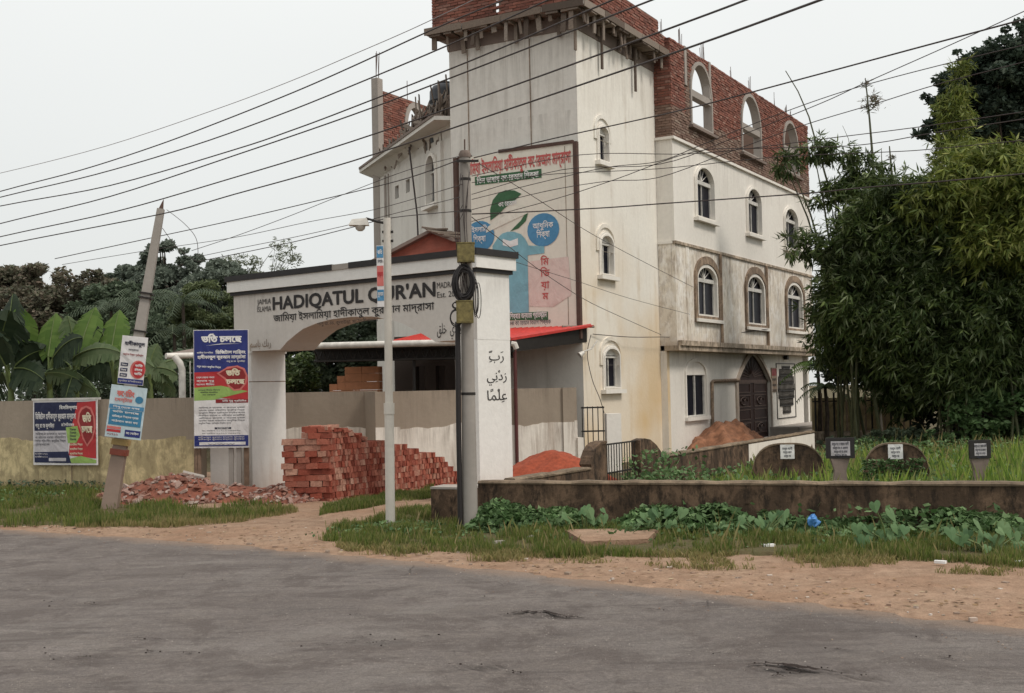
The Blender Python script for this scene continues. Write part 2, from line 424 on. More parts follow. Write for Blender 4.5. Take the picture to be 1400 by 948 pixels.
def glyphs(text, bold=0.0):
    """outlines of a line of text, as (outer, [holes]) polygons of height about 1"""
    cu = bpy.data.curves.new('tmp', 'FONT'); cu.body = text; cu.size = 1.0
    ob = bpy.data.objects.new('tmp', cu); COL.objects.link(ob)
    dg = bpy.context.evaluated_depsgraph_get(); dg.update()
    c2 = ob.evaluated_get(dg).to_curve(dg)
    loops = []
    for sp in c2.splines:
        pts = []
        if sp.type == 'BEZIER':
            bp = sp.bezier_points
            for i in range(len(bp)):
                a, b = bp[i], bp[(i+1) % len(bp)]
                straight = (a.handle_right - a.co).length < 1e-5 and (b.handle_left - b.co).length < 1e-5
                for k in range(1 if straight else 3):
                    u = k / 3.0
                    p = a.co * (1-u)**3 + a.handle_right * 3*u*(1-u)**2 + b.handle_left * 3*u*u*(1-u) + b.co * u**3
                    pts.append((p.x, p.y))
        else:
            pts = [(p.co.x, p.co.y) for p in sp.points]
        q = []
        for p in pts:
            if not q or abs(p[0]-q[-1][0]) + abs(p[1]-q[-1][1]) > 1e-4: q.append(p)
        if len(q) > 2: loops.append(q)
    bpy.data.objects.remove(ob); bpy.data.curves.remove(cu)
    if not loops: return None
    def area(l): return 0.5 * sum(l[k][0]*l[(k+1) % len(l)][1] - l[(k+1) % len(l)][0]*l[k][1] for k in range(len(l)))
    ars = [area(l) for l in loops]
    sg = 1 if ars[max(range(len(ars)), key=lambda k: abs(ars[k]))] > 0 else -1
    if bold:
        nl = []
        for l in loops:
            o = []
            n = len(l)
            for k in range(n):
                a, b, c = l[k-1], l[k], l[(k+1) % n]
                d1 = Vector((b[0]-a[0], b[1]-a[1])); d2 = Vector((c[0]-b[0], c[1]-b[1]))
                d1.normalize(); d2.normalize()
                nn = Vector((d1.y + d2.y, -(d1.x + d2.x)))
                if nn.length < 0.3: nn = Vector((d1.y, -d1.x))
                nn.normalize()
                o.append((b[0] + nn.x*bold*sg, b[1] + nn.y*bold*sg))
            nl.append(o)
        loops = nl
    # triangulate everything, keep what winds (strokes of one letter may overlap)
    vs, es = [], []
    for l in loops:
        b = len(vs); vs += [Vector(p) for p in l]; es += [(b+k, b+(k+1) % len(l)) for k in range(len(l))]
    ov, oe, of, *_ = delaunay_2d_cdt(vs, es, [], 0, 1e-5)
    V = np.array([(p.x, p.y) for p in ov]); T = np.array([f for f in of if len(f) == 3])
    Cn = V[T].mean(axis=1)
    A0 = np.array([p for l in loops for p in l]); A1 = np.array([l[(k+1) % len(l)] for l in loops for k in range(len(l))])
    wn = np.zeros(len(Cn))
    for s0 in range(0, len(Cn), 400):
        c = Cn[s0:s0+400]; y = c[:, 1][:, None]; x = c[:, 0][:, None]
        left = (A1[:, 0]-A0[:, 0])*(y-A0[:, 1]) - (x-A0[:, 0])*(A1[:, 1]-A0[:, 1])
        wn[s0:s0+400] = ((A0[:, 1] <= y) & (A1[:, 1] > y) & (left > 0)).sum(1) - ((A0[:, 1] > y) & (A1[:, 1] <= y) & (left < 0)).sum(1)
    return V, T[wn != 0]
GC = {}
def letters(parent, M, text, s, z, h, mat, out=0.01, align='L', width=None, bold=0.015, slope=0.0, name='lettering', thick=0.0):
    """write text on the plane of frame M at (s, z); h is roughly the capital height"""
    key = (text, bold)
    if key not in GC: GC[key] = glyphs(text, bold)
    g = GC[key]
    if g is None or len(g[1]) == 0: return None
    Vg, Tg = g
    used = np.unique(Tg); x0, x1 = Vg[used, 0].min(), Vg[used, 0].max()
    sc = h / 0.70
    sx = sc if width is None else width / (x1 - x0)
    w = (x1 - x0) * sx
    off = -x0*sx + (0 if align == 'L' else (-w/2 if align == 'C' else -w))
    mb = MB(M)
    mb.add([(s + off + p[0]*sx, -out, z + p[1]*sc + slope*(off + p[0]*sx)) for p in Vg], [tuple(int(q) for q in t) for t in Tg])
    return mb.build(name, mat, parent, fixn=False)

def strip(parent, M, pts, mat, out=0.006, name='print_panel'):
    mb = MB(M)
    loops = [[Vector((p[0], p[1], 0)) for p in pts]]
    tr = tessellate_polygon(loops)
    mb.add([(p[0], -out, p[1]) for p in pts], [tuple(t) for t in tr])
    return mb.build(name, mat, parent, fixn=False)

def ell(cx, cz, rx, rz, n=24, a0=0, a1=360):
    return [(cx + rx*math.cos(math.radians(a0 + (a1-a0)*i/n)), cz + rz*math.sin(math.radians(a0 + (a1-a0)*i/n))) for i in range(n + (0 if a1-a0 == 360 else 1))]

def rect(x0, x1, z0, z1): return [(x0, z0), (x1, z0), (x1, z1), (x0, z1)]

def arch(x0, x1, z0, zs, z1, point=False, n=10):
    """opening outline: sill z0, springing zs, crown z1"""
    c = (x0+x1)/2; w = (x1-x0)/2; o = [(x0, z0), (x1, z0)]
    for i in range(2*n+1):
        a = math.pi * i / (2*n)
        x = c + w*math.cos(a); q = math.sin(a)
        if point:
            q = (1 - abs(math.cos(a))**1.55)
        o.append((x, zs + (z1-zs)*q))
    return o
# ================================================================== THE BUILDING
A = Vector((0.494, 0.870)); B = Vector((-0.870, 0.494))
MR = frame(5.22, 37.40, A.x, A.y)            # right facade, upper storeys
MG = frame(4.90, 37.58, A.x, A.y)            # right facade, ground storey
MS = frame(4.72, 37.68, -B.x, -B.y)          # its short return
TR = frame(1.96, 32.83, A.x, A.y)            # stair tower, right side
TF = frame(-1.69, 34.90, -B.x, -B.y)         # stair tower, front
WF = frame(-4.80, 43.00, 3.07, -7.40)        # set back wing
WB = frame(-4.80, 43.00, A.x, A.y)           # brick wall of the wing above the roof, seen from its inner side
Z1, Z2, Z3, Z4 = 3.40, 6.78, 10.06, 13.32
LEN = 13.8 / 0.870                            # length of the right facade
BLD = thing('madrasa_building', (3.5, 38.0, 0), 'tall white three-storey building with a stair tower and an unfinished red brick top floor', 'building')

def window(parent, M, pl, pr, yt, yb, glassrel, style='arch', mat='wframe', surround=0.10, proud=0.07, name='window', lean=None):
    """pl..pr, yt..yb: where the outer surround stands; glassrel: share of the height that is arch"""
    ym = (yt+yb)/2
    s0 = onplane(M, pl, ym)[0]; s1 = onplane(M, pr, ym)[0]
    pc = (pl+pr)/2
    zt = onplane(M, pc, yt)[1]; zb = onplane(M, pc, yb)[1]
    return s0, s1, zb, zt

def make_window(M, s0, s1, zb, zt, arch_h, smat, surround=0.13, proud=0.06, fan=True, point=False, relief=0.0, sill=True, bars=1, closed_top=False, depth=0.14):
    """returns the hole outline; builds window > pane, mullion, sill"""
    outer = arch(s0, s1, zb, zt-arch_h, zt, point)
    inner = arch(s0+surround, s1-surround, zb+surround*0.6, zt-arch_h, zt-surround, point)
    mb = MB(M); mb.panel(outer, [inner], -proud, 0.10)
    # a second, narrower moulding gives the surround a stepped profile
    o2 = arch(s0+surround*0.55, s1-surround*0.55, zb+surround*0.35, zt-arch_h, zt-surround*0.55, point)
    mb.panel(o2, [inner], -proud-0.025, -proud)
    w = mb.build('window', MAT[smat], BLD)
    gi0, gi1, gz0, gz1, gzs = s0+surround, s1-surround, zb+surround*0.6, zt-surround, zt-arch_h
    g = MB(M); gl = arch(gi0-0.01, gi1+0.01, gz0-0.01, gzs, gz1+0.01, point); g.panel(gl, [], depth-0.01, depth+0.02)
    g.build('pane', MAT['glass'], w)
    f = MB(M); t = 0.035
    f.box(gi0, gi0+t, depth-0.06, depth-0.012, gz0, gzs); f.box(gi1-t, gi1, depth-0.06, depth-0.012, gz0, gzs)
    f.box(gi0+t, gi1-t, depth-0.06, depth-0.012, gz0, gz0+t)
    tb = 0.13 if fan else 0.05
    f.box(gi0+t, gi1-t, depth-0.10, depth-0.012, gzs-tb*0.5, gzs+tb*0.5)
    for k in range(bars):
        c = gi0 + (gi1-gi0)*(k+1)/(bars+1)
        f.box(c-0.022, c+0.022, depth-0.055, depth-0.014, gz0+t, gzs-tb*0.5)
    if fan:
        c = (gi0+gi1)/2
        for k in range(1, 6):
            a = math.pi*k/6
            R = min((gi1-gi0)/2/max(abs(math.cos(a)), 1e-3), (gz1-gzs)/max(math.sin(a), 1e-3))*0.93
            R = math.hypot((gi1-gi0)/2*math.cos(a), (gz1-gzs)*math.sin(a))*0.97
            f.tube([(c, depth-0.035, gzs+tb*0.4), (c+R*math.cos(a), depth-0.035, gzs+R*math.sin(a))], 0.018, 4)
    else:
        if closed_top:
            f.panel(arch(gi0, gi1, gzs+0.05, gzs+0.06, gz1, point), [], depth-0.08, depth-0.014)
    f.build('mullion', MAT['wframe'], w)
    if sill:
        sl = MB(M); sl.box(s0-0.10, s1+0.10, -proud-0.12, 0.05, zb-0.11, zb+0.002); sl.build('sill', MAT[smat], w)
    return outer

def px_box(M, pl, pr, yt, yb):
    ym = (yt+yb)/2; pc = (pl+pr)/2
    return onplane(M, pl, ym)[0], onplane(M, pr, ym)[0], onplane(M, pc, yb)[1], onplane(M, pc, yt)[1]

def shrink(o, d=0.02):
    cx = sum(p[0] for p in o)/len(o); cz = sum(p[1] for p in o)/len(o)
    return [(cx+(p[0]-cx)*(1-d), cz+(p[1]-cz)*(1-d)) for p in o]

# ---- right facade, second storey (z 6.78 .. 10.06)
holes = []
for (pl, pr, yt, yb) in ((949, 975.5, 226.5, 301), (1019.5, 1040, 255.5, 322), (1071, 1090, 283, 342)):
    s0, s1, zb, zt = px_box(MR, pl, pr, yt, yb)
    holes.append(make_window(MR, s0, s1, zb, zt, (zt-zb)*0.33, 'white', 0.12))
w = MB(MR); w.panel(rect(0, LEN, Z2, Z3), [shrink(h) for h in holes], 0.0, 0.25); w.build('wall', MAT['white'], BLD)
# ---- first storey
holes = []
for (pl, pr, yt, yb) in ((950, 982, 357, 437), (1019, 1046.5, 370.5, 448), (1074, 1098, 382.5, 453)):
    s0, s1, zb, zt = px_box(MR, pl, pr, yt, yb)
    holes.append(make_window(MR, s0, s1, zb, zt, (zt-zb)*0.34, 'white', 0.24, 0.02))
    st = MB(MR); o = arch(s0-0.10, s1+0.10, zb-0.12, zt-(zt-zb)*0.34, zt+0.14); st.panel(o, [arch(s0+0.10, s1-0.10, zb+0.10, zt-(zt-zb)*0.34, zt-0.12)], -0.075, 0.0)
    st.build('window_surround', MAT['stain'], BLD)
w = MB(MR); w.panel(rect(0, LEN, Z1+0.1, Z2), [shrink(h) for h in holes], 0.0, 0.25); w.build('wall', MAT['first'], BLD)
# rain pipes and stain runs on the first storey: round downpipes with grime on them
for px_ in (984, 1047):
    s_ = onplane(MR, px_, 420)[0]
    p = MB(MR); p.tube([(s_, -0.07, Z1+0.12), (s_, -0.07, Z2-0.06)], 0.055, 8); p.build('downpipe', MAT['stain'], BLD, True)
p = MB(MR); p.box(0.9, 1.15, -0.028, 0.0, Z1+0.14, Z2-0.05); p.build('pilaster', MAT['first'], BLD)
# ---- returns
w = MB(MS); w.box(0, 0.57, 0.0, 0.25, Z2, Z3); w.build('wall', MAT['white'], BLD)
w = MB(MS); w.box(0, 0.57, 0.0, 0.25, Z1+0.1, Z2); w.build('wall', MAT['first'], BLD)
# ---- bands and caps
b = MB(MR); b.box(-0.05, LEN+0.05, -0.06, 0.10, Z2-0.05, Z2+0.04); b.build('string_course', MAT['ledge'], BLD)
b = MB(MS); b.box(0.0, 0.515, -0.05, 0.10, Z2-0.045, Z2+0.035); b.build('string_course', MAT['white'], BLD)
b = MB(MR); b.box(-0.08, LEN+0.08, -0.09, 0.26, Z3, Z3+0.09); b.build('cornice', MAT['white'], BLD)
b = MB(MS); b.box(0.0, 0.485, -0.08, 0.26, Z3+0.002, Z3+0.088); b.build('cornice', MAT['white'], BLD)
b = MB(MR); b.box(-0.10, LEN+0.10, -0.10, 0.40, Z1-0.06, Z1+0.10); b.build('ledge', MAT['ledge'], BLD)
b = MB(MR); b.box(0.02, LEN, -0.16, -0.02, Z1+0.10, Z1+0.26)
b.build('ledge_upstand', MAT['ledge'], BLD)
# ---- ground storey
gw = px_box(MG, 936, 966, 490, 572)
door = px_box(MG, 1008, 1053, 484, 598)
zdoor = 0.12
dh = arch(door[0], door[1], zdoor, onplane(MG, 1030, 522)[1], door[3], True)
sg0, sg1, zg0, zg1 = gw
gz_top = onplane(MG, 950, 513)[1]
ghole = rect(sg0+0.12, sg1-0.12, zg0+0.1, gz_top)
w = MB(MG); w.panel(rect(0, LEN-0.55, 0, Z1-0.06), [ghole, dh], 0.0, 0.25); w.build('wall', MAT['white'], BLD)
w = MB(frame(4.70, 37.70, -B.x, -B.y)); w.box(0, 0.24, 0.0, 0.2, 0, Z1-0.06); w.build('wall', MAT['tower_r'], BLD)
# ground window: plain rectangle under a blind arch moulding
m1 = MB(MG)
oa = arch(sg0, sg1, zg0+0.05, gz_top+0.05, zg1); ia = arch(sg0+0.10, sg1-0.10, zg0+0.06, gz_top+0.04, zg1-0.12)
m1.panel(oa, [ia], -0.05, 0.0); wn = m1.build('window', MAT['white'], BLD)
g = MB(MG); g.box(sg0+0.10, sg1-0.10, 0.10, 0.13, zg0+0.06, gz_top+0.02); g.build('pane', MAT['glass'], wn)
f = MB(MG); c = (sg0+sg1)/2
for (a_, b_) in ((sg0+0.12, sg0+0.17), (c-0.03, c+0.03), (sg1-0.17, sg1-0.12)): f.box(a_, b_, 0.03, 0.09, zg0+0.10, gz_top)
f.build('mullion', MAT['wframe'], wn)
sl = MB(MG); sl.box(sg0-0.05, sg1+0.05, -0.12, 0.02, zg0-0.07, zg0+0.06); sl.build('sill', MAT['white'], wn)
# entrance door with carved leaves
mo = MB(MG); zs = onplane(MG, 1030, 522)[1]
oa = arch(door[0]-0.22, door[1]+0.10, zdoor, zs, door[3]+0.22, True); ia = arch(door[0], door[1], zdoor+0.001, zs, door[3], True)
mo.panel(oa, [ia], -0.07, 0.0); dr = mo.build('door', MAT['first'], BLD)
d0, d1 = door[0], door[1]; dc = (d0+d1)/2
lf = MB(MG); lf.panel(arch(d0+0.02, d1-0.02, zdoor, zs, door[3]-0.02, True), [], 0.10, 0.14); lf.build('door_leaf', MAT['doorwood'], dr)
cv = MB(MG)
for side in (-1, 1):
    cx = dc + side*(d1-d0)*0.245; hw = (d1-d0)*0.19
    for (za, zb_) in ((0.20, 0.62), (0.72, 1.10), (1.18, 1.62), (1.70, 2.05)):
        zz0 = zdoor + za*(zs-zdoor)/2.1; zz1 = zdoor + zb_*(zs-zdoor)/2.1
        cv.box(cx-hw, cx+hw, 0.075, 0.10, zz0, zz0+0.035); cv.box(cx-hw, cx+hw, 0.075, 0.10, zz1-0.035, zz1)
        cv.box(cx-hw, cx-hw+0.035, 0.078, 0.10, zz0, zz1); cv.box(cx+hw-0.035, cx+hw, 0.078, 0.10, zz0, zz1)
        if zb_-za > 0.4:
            q = [(cx + 0.55*hw*math.cos(a*0.62), 0.085, (zz0+zz1)/2 + 0.15*math.sin(a*0.62)) for a in range(9)]
            cv.tube(q, 0.025, 4)
            cv.tube([(cx-0.4*hw, 0.085, zz1-0.10), (cx, 0.085, (zz0+zz1)/2), (cx+0.3*hw, 0.085, zz1-0.13)], 0.02, 4)
for k in range(1, 12):
    a = math.pi*k/12
    cv.tube([(dc+0.22*math.cos(a), 0.088, zs+0.12+0.2*math.sin(a)), (dc+(d1-d0)*0.42*math.cos(a), 0.088, zs+0.12+(door[3]-zs)*0.72*math.sin(a)*(1-0.25*abs(math.cos(a))))], 0.014, 4)
cv.box(d0+0.02, d1-0.02, 0.07, 0.10, zs-0.05, zs+0.07)
cv.build('carving', MAT['doorcarve'], dr)
# iron ornament: oval lattice in a thin square frame
os0, os1, oz0, oz1 = px_box(MG, 1061.5, 1087, 497, 572)
om = MB(MG)
for (x0_, x1_, z0_, z1_) in ((os0, os1, oz0, oz0+0.035), (os0, os1, oz1-0.035, oz1), (os0, os0+0.035, oz0+0.035, oz1-0.035), (os1-0.035, os1, oz0+0.035, oz1-0.035)):
    om.box(x0_, x1_, -0.03, 0.0, z0_, z1_)
orn = om.build('wall_ornament', MAT['iron'], BLD)
lat = MB(MG); cx, cz = (os0+os1)/2, (oz0+oz1)/2; rx, rz = (os1-os0)*0.42, (oz1-oz0)*0.46
for k in range(7):
    zz = cz + rz*(k-3)/3.4; hw = rx*math.sqrt(max(0.03, 1-((zz-cz)/rz)**2))
    lat.box(cx-hw, cx+hw, -0.04, -0.005, zz-0.016, zz+0.016)
    nb = max(2, int(hw*2/0.16))
    for j in range(nb+1):
        xx = cx-hw+2*hw*j/nb
        if k < 6: lat.box(xx-0.011, xx+0.011, -0.036, -0.006, zz+0.016, zz+rz/3.4-0.017)
        lat.panel([(xx-0.035, zz+0.017), (xx+0.035, zz+0.017), (xx+0.02, zz+0.07), (xx, zz+0.12), (xx-0.02, zz+0.07)], [], -0.038, -0.012)
lat.build('iron_lattice', MAT['iron'], orn)
ps0, ps1, pz0, pz1 = px_box(MG, 1054, 1061, 503, 536)
pl = MB(MG); pl.box(ps0, ps1, -0.035, 0.0, pz0, pz1); pl = pl.build('name_plate', flat('plate', (0.30, 0.20, 0.13)), BLD)
strip(pl, MG, rect(ps0+0.03, ps1-0.03, pz1-0.32, pz1-0.04), F('dred'), 0.039, 'plate_heading')
for k in range(3): letters(pl, MG, bn('মাদ্রাসা'), ps0+0.05, pz1-0.52-0.22*k, 0.10, MAT['ink'], 0.040, width=(ps1-ps0)*0.8)
# lamp over the ornament, pipe round the ground window
ls = onplane(MG, 1071, 490); lm = MB(MG); lm.tube([(ls[0], -0.03, ls[1]+0.35), (ls[0], -0.10, ls[1]+0.12)], 0.02, 5); lm.box(ls[0]-0.10, ls[0]+0.10, -0.20, -0.04, ls[1]-0.06, ls[1]+0.12); lm.build('wall_lamp', MAT['iron'], BLD)
p0 = onplane(MG, 971, 577); p1 = onplane(MG, 971, 523); p2 = onplane(MG, 1009, 524)
pp = MB(MG); pp.tube([(p0[0], -0.07, 0.0), (p1[0], -0.07, p1[1]), (p1[0]+0.12, -0.07, p1[1]+0.04), (p2[0]-0.1, -0.07, p1[1]+0.06)], 0.06, 8); pp.build('drain_pipe', MAT['stain'], BLD, True)
# steps beside the door
st = MB(MG); e0 = onplane(MG, 1053, 590)[0]
st.box(e0, LEN+0.7, -1.1, 0.0, 0.0, 0.42); st.box(e0-0.02, LEN+0.75, -1.16, -0.002, 0.42, 0.50); st.build('plinth_step', MAT['concrete'], BLD)

# ---- stair tower
ZT = 12.28
holes = []
for (pl_, pr_, yt, yb, cl) in ((815, 832, 169.5, 223, True), (818, 838.5, 318, 378, True), (823, 847, 472, 533, True)):
    s0, s1, zb, zt = px_box(TR, pl_, pr_, yt, yb)
    holes.append(make_window(TR, s0, s1, zb, zt, (zt-zb)*0.27, 'white', 0.11, 0.05, fan=False, closed_top=True, bars=1))
    rl = MB(TR); rl.panel(arch(s0-0.16, s1+0.10, zt-(zt-zb)*0.45, zt-(zt-zb)*0.20, zt+0.24), [arch(s0-0.06, s1+0.01, zt-(zt-zb)*0.449, zt-(zt-zb)*0.20, zt+0.13)], -0.05, 0.0)
    rl.build('hood_mould', MAT['tower_r'], BLD)
w = MB(TR); w.panel(rect(0, 5.62, 0, ZT), [shrink(h) for h in holes], 0.0, 0.25); w.build('wall', MAT['tower_r'], BLD)
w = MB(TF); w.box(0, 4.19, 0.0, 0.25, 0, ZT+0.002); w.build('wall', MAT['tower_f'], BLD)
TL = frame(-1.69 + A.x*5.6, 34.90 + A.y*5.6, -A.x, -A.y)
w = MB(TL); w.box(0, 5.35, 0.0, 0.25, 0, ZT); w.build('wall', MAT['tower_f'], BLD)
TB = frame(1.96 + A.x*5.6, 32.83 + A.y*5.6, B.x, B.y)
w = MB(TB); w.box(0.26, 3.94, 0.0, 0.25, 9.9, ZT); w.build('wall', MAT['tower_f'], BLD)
for px_ in (640, 725):       # hairline pipes on the tower front
    s_ = onplane(TF, px_, 110)[0]
    p = MB(TF); p.tube([(s_, -0.02, 9.1), (s_, -0.02, ZT-0.05)], 0.014, 5); p.build('conduit', MAT['stain'], BLD)
# raw beam, projecting slab with its shuttering, brick parapet
def trect(o, z0, z1):     # rectangle around the tower plan grown by o
    F0 = Vector((-1.69, 34.90)); T0 = Vector((1.96, 32.83))
    n1 = -A; n2 = -B
    p = [F0 + n1*o + B*o, T0 + n1*o + n2*o, T0 + A*5.6 + n2*o + A*o, F0 + A*5.6 + B*o + A*o]
    return [(q.x, q.y, z0) for q in p], [(q.x, q.y, z1) for q in p]
r = MB(); r.hexa(*trect(0.03, ZT, ZT+0.47)); r.build('ring_beam', MAT['oldconc'], BLD)
r = MB(); r.hexa(*trect(0.52, ZT+0.47, ZT+0.60)); r.build('roof_slab', MAT['concrete'], BLD)
pm = plain('slab_edge', (0.33, 0.28, 0.24), 0.9)
FRM = {}
def tower_edge(side):   # frame lying on the slab edge
    if side == 'f':
        p = Vector((-1.69, 34.90)) - A*0.52 + B*0.52; return frame(p.x, p.y, -B.x, -B.y), 4.2+1.04
    p = Vector((1.96, 32.83)) - A*0.52 - B*0.52; return frame(p.x, p.y, A.x, A.y), 5.6+1.04
rr = random.Random(5)
plank_me = []
for k in range(3):
    q = MB(); j = [rr.uniform(-0.04, 0.04) for _ in range(8)]
    q.hexa([(-0.5, -0.5+j[0], 0), (0.5, -0.5+j[1], 0), (0.5, 0.5+j[2], 0), (-0.5, 0.5, 0)], [(-0.5+j[3], -0.5, 1), (0.5, -0.5, 1+j[4]*0.5), (0.5+j[5], 0.5, 1), (-0.5, 0.5+j[6], 1)])
    plank_me.append(q.mesh('plank', MAT['plank']))
def plank(M, x, y, z0, h, w, t, tilt=0.0, tiltx=0.0, parent=None):
    L = M @ Matrix.Translation((x, y, z0+h)) @ Matrix.Rotation(tilt, 4, 'Y') @ Matrix.Rotation(tiltx, 4, 'X') @ Matrix.Translation((0, 0, -h)) @ Matrix.Diagonal((w, t, h, 1))
    return link('plank', rr.choice(plank_me), parent or BLD, L)
for side in ('f', 'r'):
    M_, L_ = tower_edge(side)
    nseg = 4 if side == 'f' else 5
    for k in range(nseg):     # edge boards, slightly out of line
        e = MB(M_); x0 = L_*k/nseg + 0.02; x1 = L_*(k+1)/nseg - 0.02
        dz = rr.uniform(-0.02, 0.03); dy = rr.uniform(-0.05, -0.02)
        e.hexa([(x0, dy, ZT+0.42+dz), (x1, dy-0.01, ZT+0.43), (x1, dy+0.03, ZT+0.43), (x0, dy+0.03, ZT+0.42+dz)], [(x0, dy, ZT+0.63+dz), (x1, dy-0.01, ZT+0.62), (x1, dy+0.03, ZT+0.62), (x0, dy+0.03, ZT+0.63+dz)])
        e.build('edge_board', MAT['plank'], BLD)
    x = 0.25
    while x < L_-0.15:
        h = rr.choice((0.25, 0.34, 0.42, 0.5, 0.6)); y = rr.choice((0.08, 0.15, 0.42))
        plank(M_, x, y, ZT+0.44-h, h, rr.uniform(0.07, 0.17), 0.04, rr.uniform(-0.12, 0.12), rr.uniform(-0.15, 0.1))
        if rr.random() < 0.5:
            plank(M_, x+0.1, 0.25, ZT+0.44-0.07, 0.07, rr.uniform(0.2, 0.4), 0.5)
        x += rr.uniform(0.22, 0.46)
for (px_, yb_) in ((805, 66), (841, 92), (886, 123)):
    M_ = tower_edge('r')[0]; s_, z_ = onplane(M_, px_, yb_)
    plank(M_, s_, 0.40, z_, ZT+0.42-z_, 0.10, 0.05, 0.02)
for (px_, yb_) in ((643, 64), (696, 55), (755, 46)):
    M_ = tower_edge('f')[0]; s_, z_ = onplane(M_, px_, yb_)
    plank(M_, s_, 0.40, z_, ZT+0.42-z_, 0.11, 0.05, -0.02)
# under-slab joists and diagonal struts
us = MB(tower_edge('f')[0])
for x in np.arange(0.3, 5.0, 0.42): us.box(x, x+0.06, 0.06, 0.5, ZT+0.37, ZT+0.468)
us.build('joist', MAT['plank'], BLD)
us = MB(tower_edge('r')[0])
for x in np.arange(0.3, 6.4, 0.42): us.box(x, x+0.06, 0.06, 0.5, ZT+0.37, ZT+0.468)
us.build('joist', MAT['plank'], BLD)

# ---- bricks
brick_me = []
for k in range(4):
    q = MB(); j = lambda: rr.uniform(-0.035, 0.035)
    a_ = [(-0.5+j(), -0.5+j()*2, -0.5+j()), (0.5+j(), -0.5+j()*2, -0.5+j()), (0.5, 0.5, -0.5+j()), (-0.5, 0.5, -0.5+j())]
    b_ = [(-0.5+j(), -0.5+j()*2, 0.5+j()), (0.5+j(), -0.5+j()*2, 0.5+j()), (0.5, 0.5, 0.5+j()), (-0.5, 0.5, 0.5+j())]
    q.hexa(a_, b_); brick_me.append(q)
def brick_meshes(mat): return [q.mesh('brick', mat) for q in brick_me]
BWALL = []     # (distance, matrix, old?)
def lay(M, s0, s1, z0, z1, inhole, old=lambda s, z: False, depth=0.10, L=0.262, H=0.086):
    row = 0; z = z0 + H/2
    while z < z1 - H*0.3:
        s = s0 - (L/2 if row % 2 else 0)
        while s < s1 - 0.02:
            a0, a1 = max(s, s0), min(s+L, s1)
            if a1 - a0 > 0.05 and not inhole((a0+a1)/2, z):
                y = rr.uniform(-0.016, 0.010)
                Mx = M @ Matrix.Translation(((a0+a1)/2, depth/2 + y, z)) @ Matrix.Rotation(rr.uniform(-0.02, 0.02), 4, 'Y') @ Matrix.Diagonal((a1-a0-0.018, depth, H-0.018, 1))
                p = Mx.translation
                BWALL.append(((p - Vector((0, 0, EYE))).length, Mx, old((a0+a1)/2, z)))
            s += L
        z += H; row += 1

def inpoly(p, l):
    c = False
    for i in range(len(l)):
        a, b = l[i], l[i-1]
        if (a[1] > p[1]) != (b[1] > p[1]) and p[0] < (b[0]-a[0])*(p[1]-a[1])/(b[1]-a[1])+a[0]: c = not c
    return c

bh = []; bsur = []
for (pl_, pr_, yt, yb) in ((944.5, 971, 91, 174), (1014, 1038.5, 134, 211), (1071.5, 1090, 170, 235)):
    s0, s1, zb, zt = px_box(MR, pl_, pr_, yt, yb)
    o = arch(s0, s1, zb, zt-(s1-s0)*0.55, zt); bh.append(o)
    sur = arch(s0-0.11, s1+0.11, zb-0.10, zt-(s1-s0)*0.55, zt+0.12); bsur.append(sur)
    m_ = MB(MR); m_.panel(sur, [o], -0.05, 0.27); op = m_.build('brick_opening', MAT['concrete'], BLD)
    zs_ = zt-(s1-s0)*0.55
    l_ = MB(MR); l_.box(s0, s1, -0.02, 0.24, zs_-0.16, zs_+0.06); l_.build('lintel', MAT['concrete'], op)
    l_ = MB(MR); l_.box(s0-0.28, s1+0.28, -0.16, 0.26, zb-0.20, zb-0.11); l_.build('sill', MAT['oldconc'], op)
bz0 = Z3+0.09
w = MB(MR); w.panel(rect(0.01, LEN-0.02, bz0, Z4-0.02), [shrink(q, -0.03) for q in bh], 0.02, 0.24); w.build('brick_wall', MAT['mortar'], BLD)
old = lambda s, z: z < bz0 + 0.95 + 0.12*math.sin(s*3) or (1.2 < s < 1.7) 
lay(MR, 0.0, LEN, bz0, Z4, lambda s, z: any(inpoly((s, z), q) for q in bsur), old)
w = MB(MS); w.box(-0.15, 0.54, 0.02, 0.24, bz0, Z4-0.02); w.build('brick_wall', MAT['mortar'], BLD)
lay(MS, -0.15, 0.56, bz0, Z4, lambda s, z: False, old)
# cement tie columns with starter bars
for px_ in (936.5, 969.5):
    s_ = onplane(MR, px_, 100)[0]
    c_ = MB(MR); c_.box(s_-0.09, s_+0.09, -0.035, 0.2, bz0+1.9, Z4+0.02); c_.build('tie_column', MAT['concrete'], BLD)
for px_, hh, nb in ((911, 0.7, 2), (936, 0.9, 4), (966, 0.9, 5), (1004, 0.7, 2), (1029, 0.7, 3), (1062, 0.7, 2), (1077, 0.5, 4), (1083, 0.4, 3)):
    s_ = onplane(MR, px_, 120)[0]
    for k in range(nb):
        a_ = MB(MR); x_ = s_ + (k-nb/2)*0.09; a_.tube([(x_, 0.10, Z4-0.1), (x_+rr.uniform(-0.02, 0.02), 0.10+rr.uniform(-.03, .03), Z4+hh*rr.uniform(0.45, 0.9))], 0.010, 4, True)
        a_.build('starter_bar', MAT['rust'], BLD)
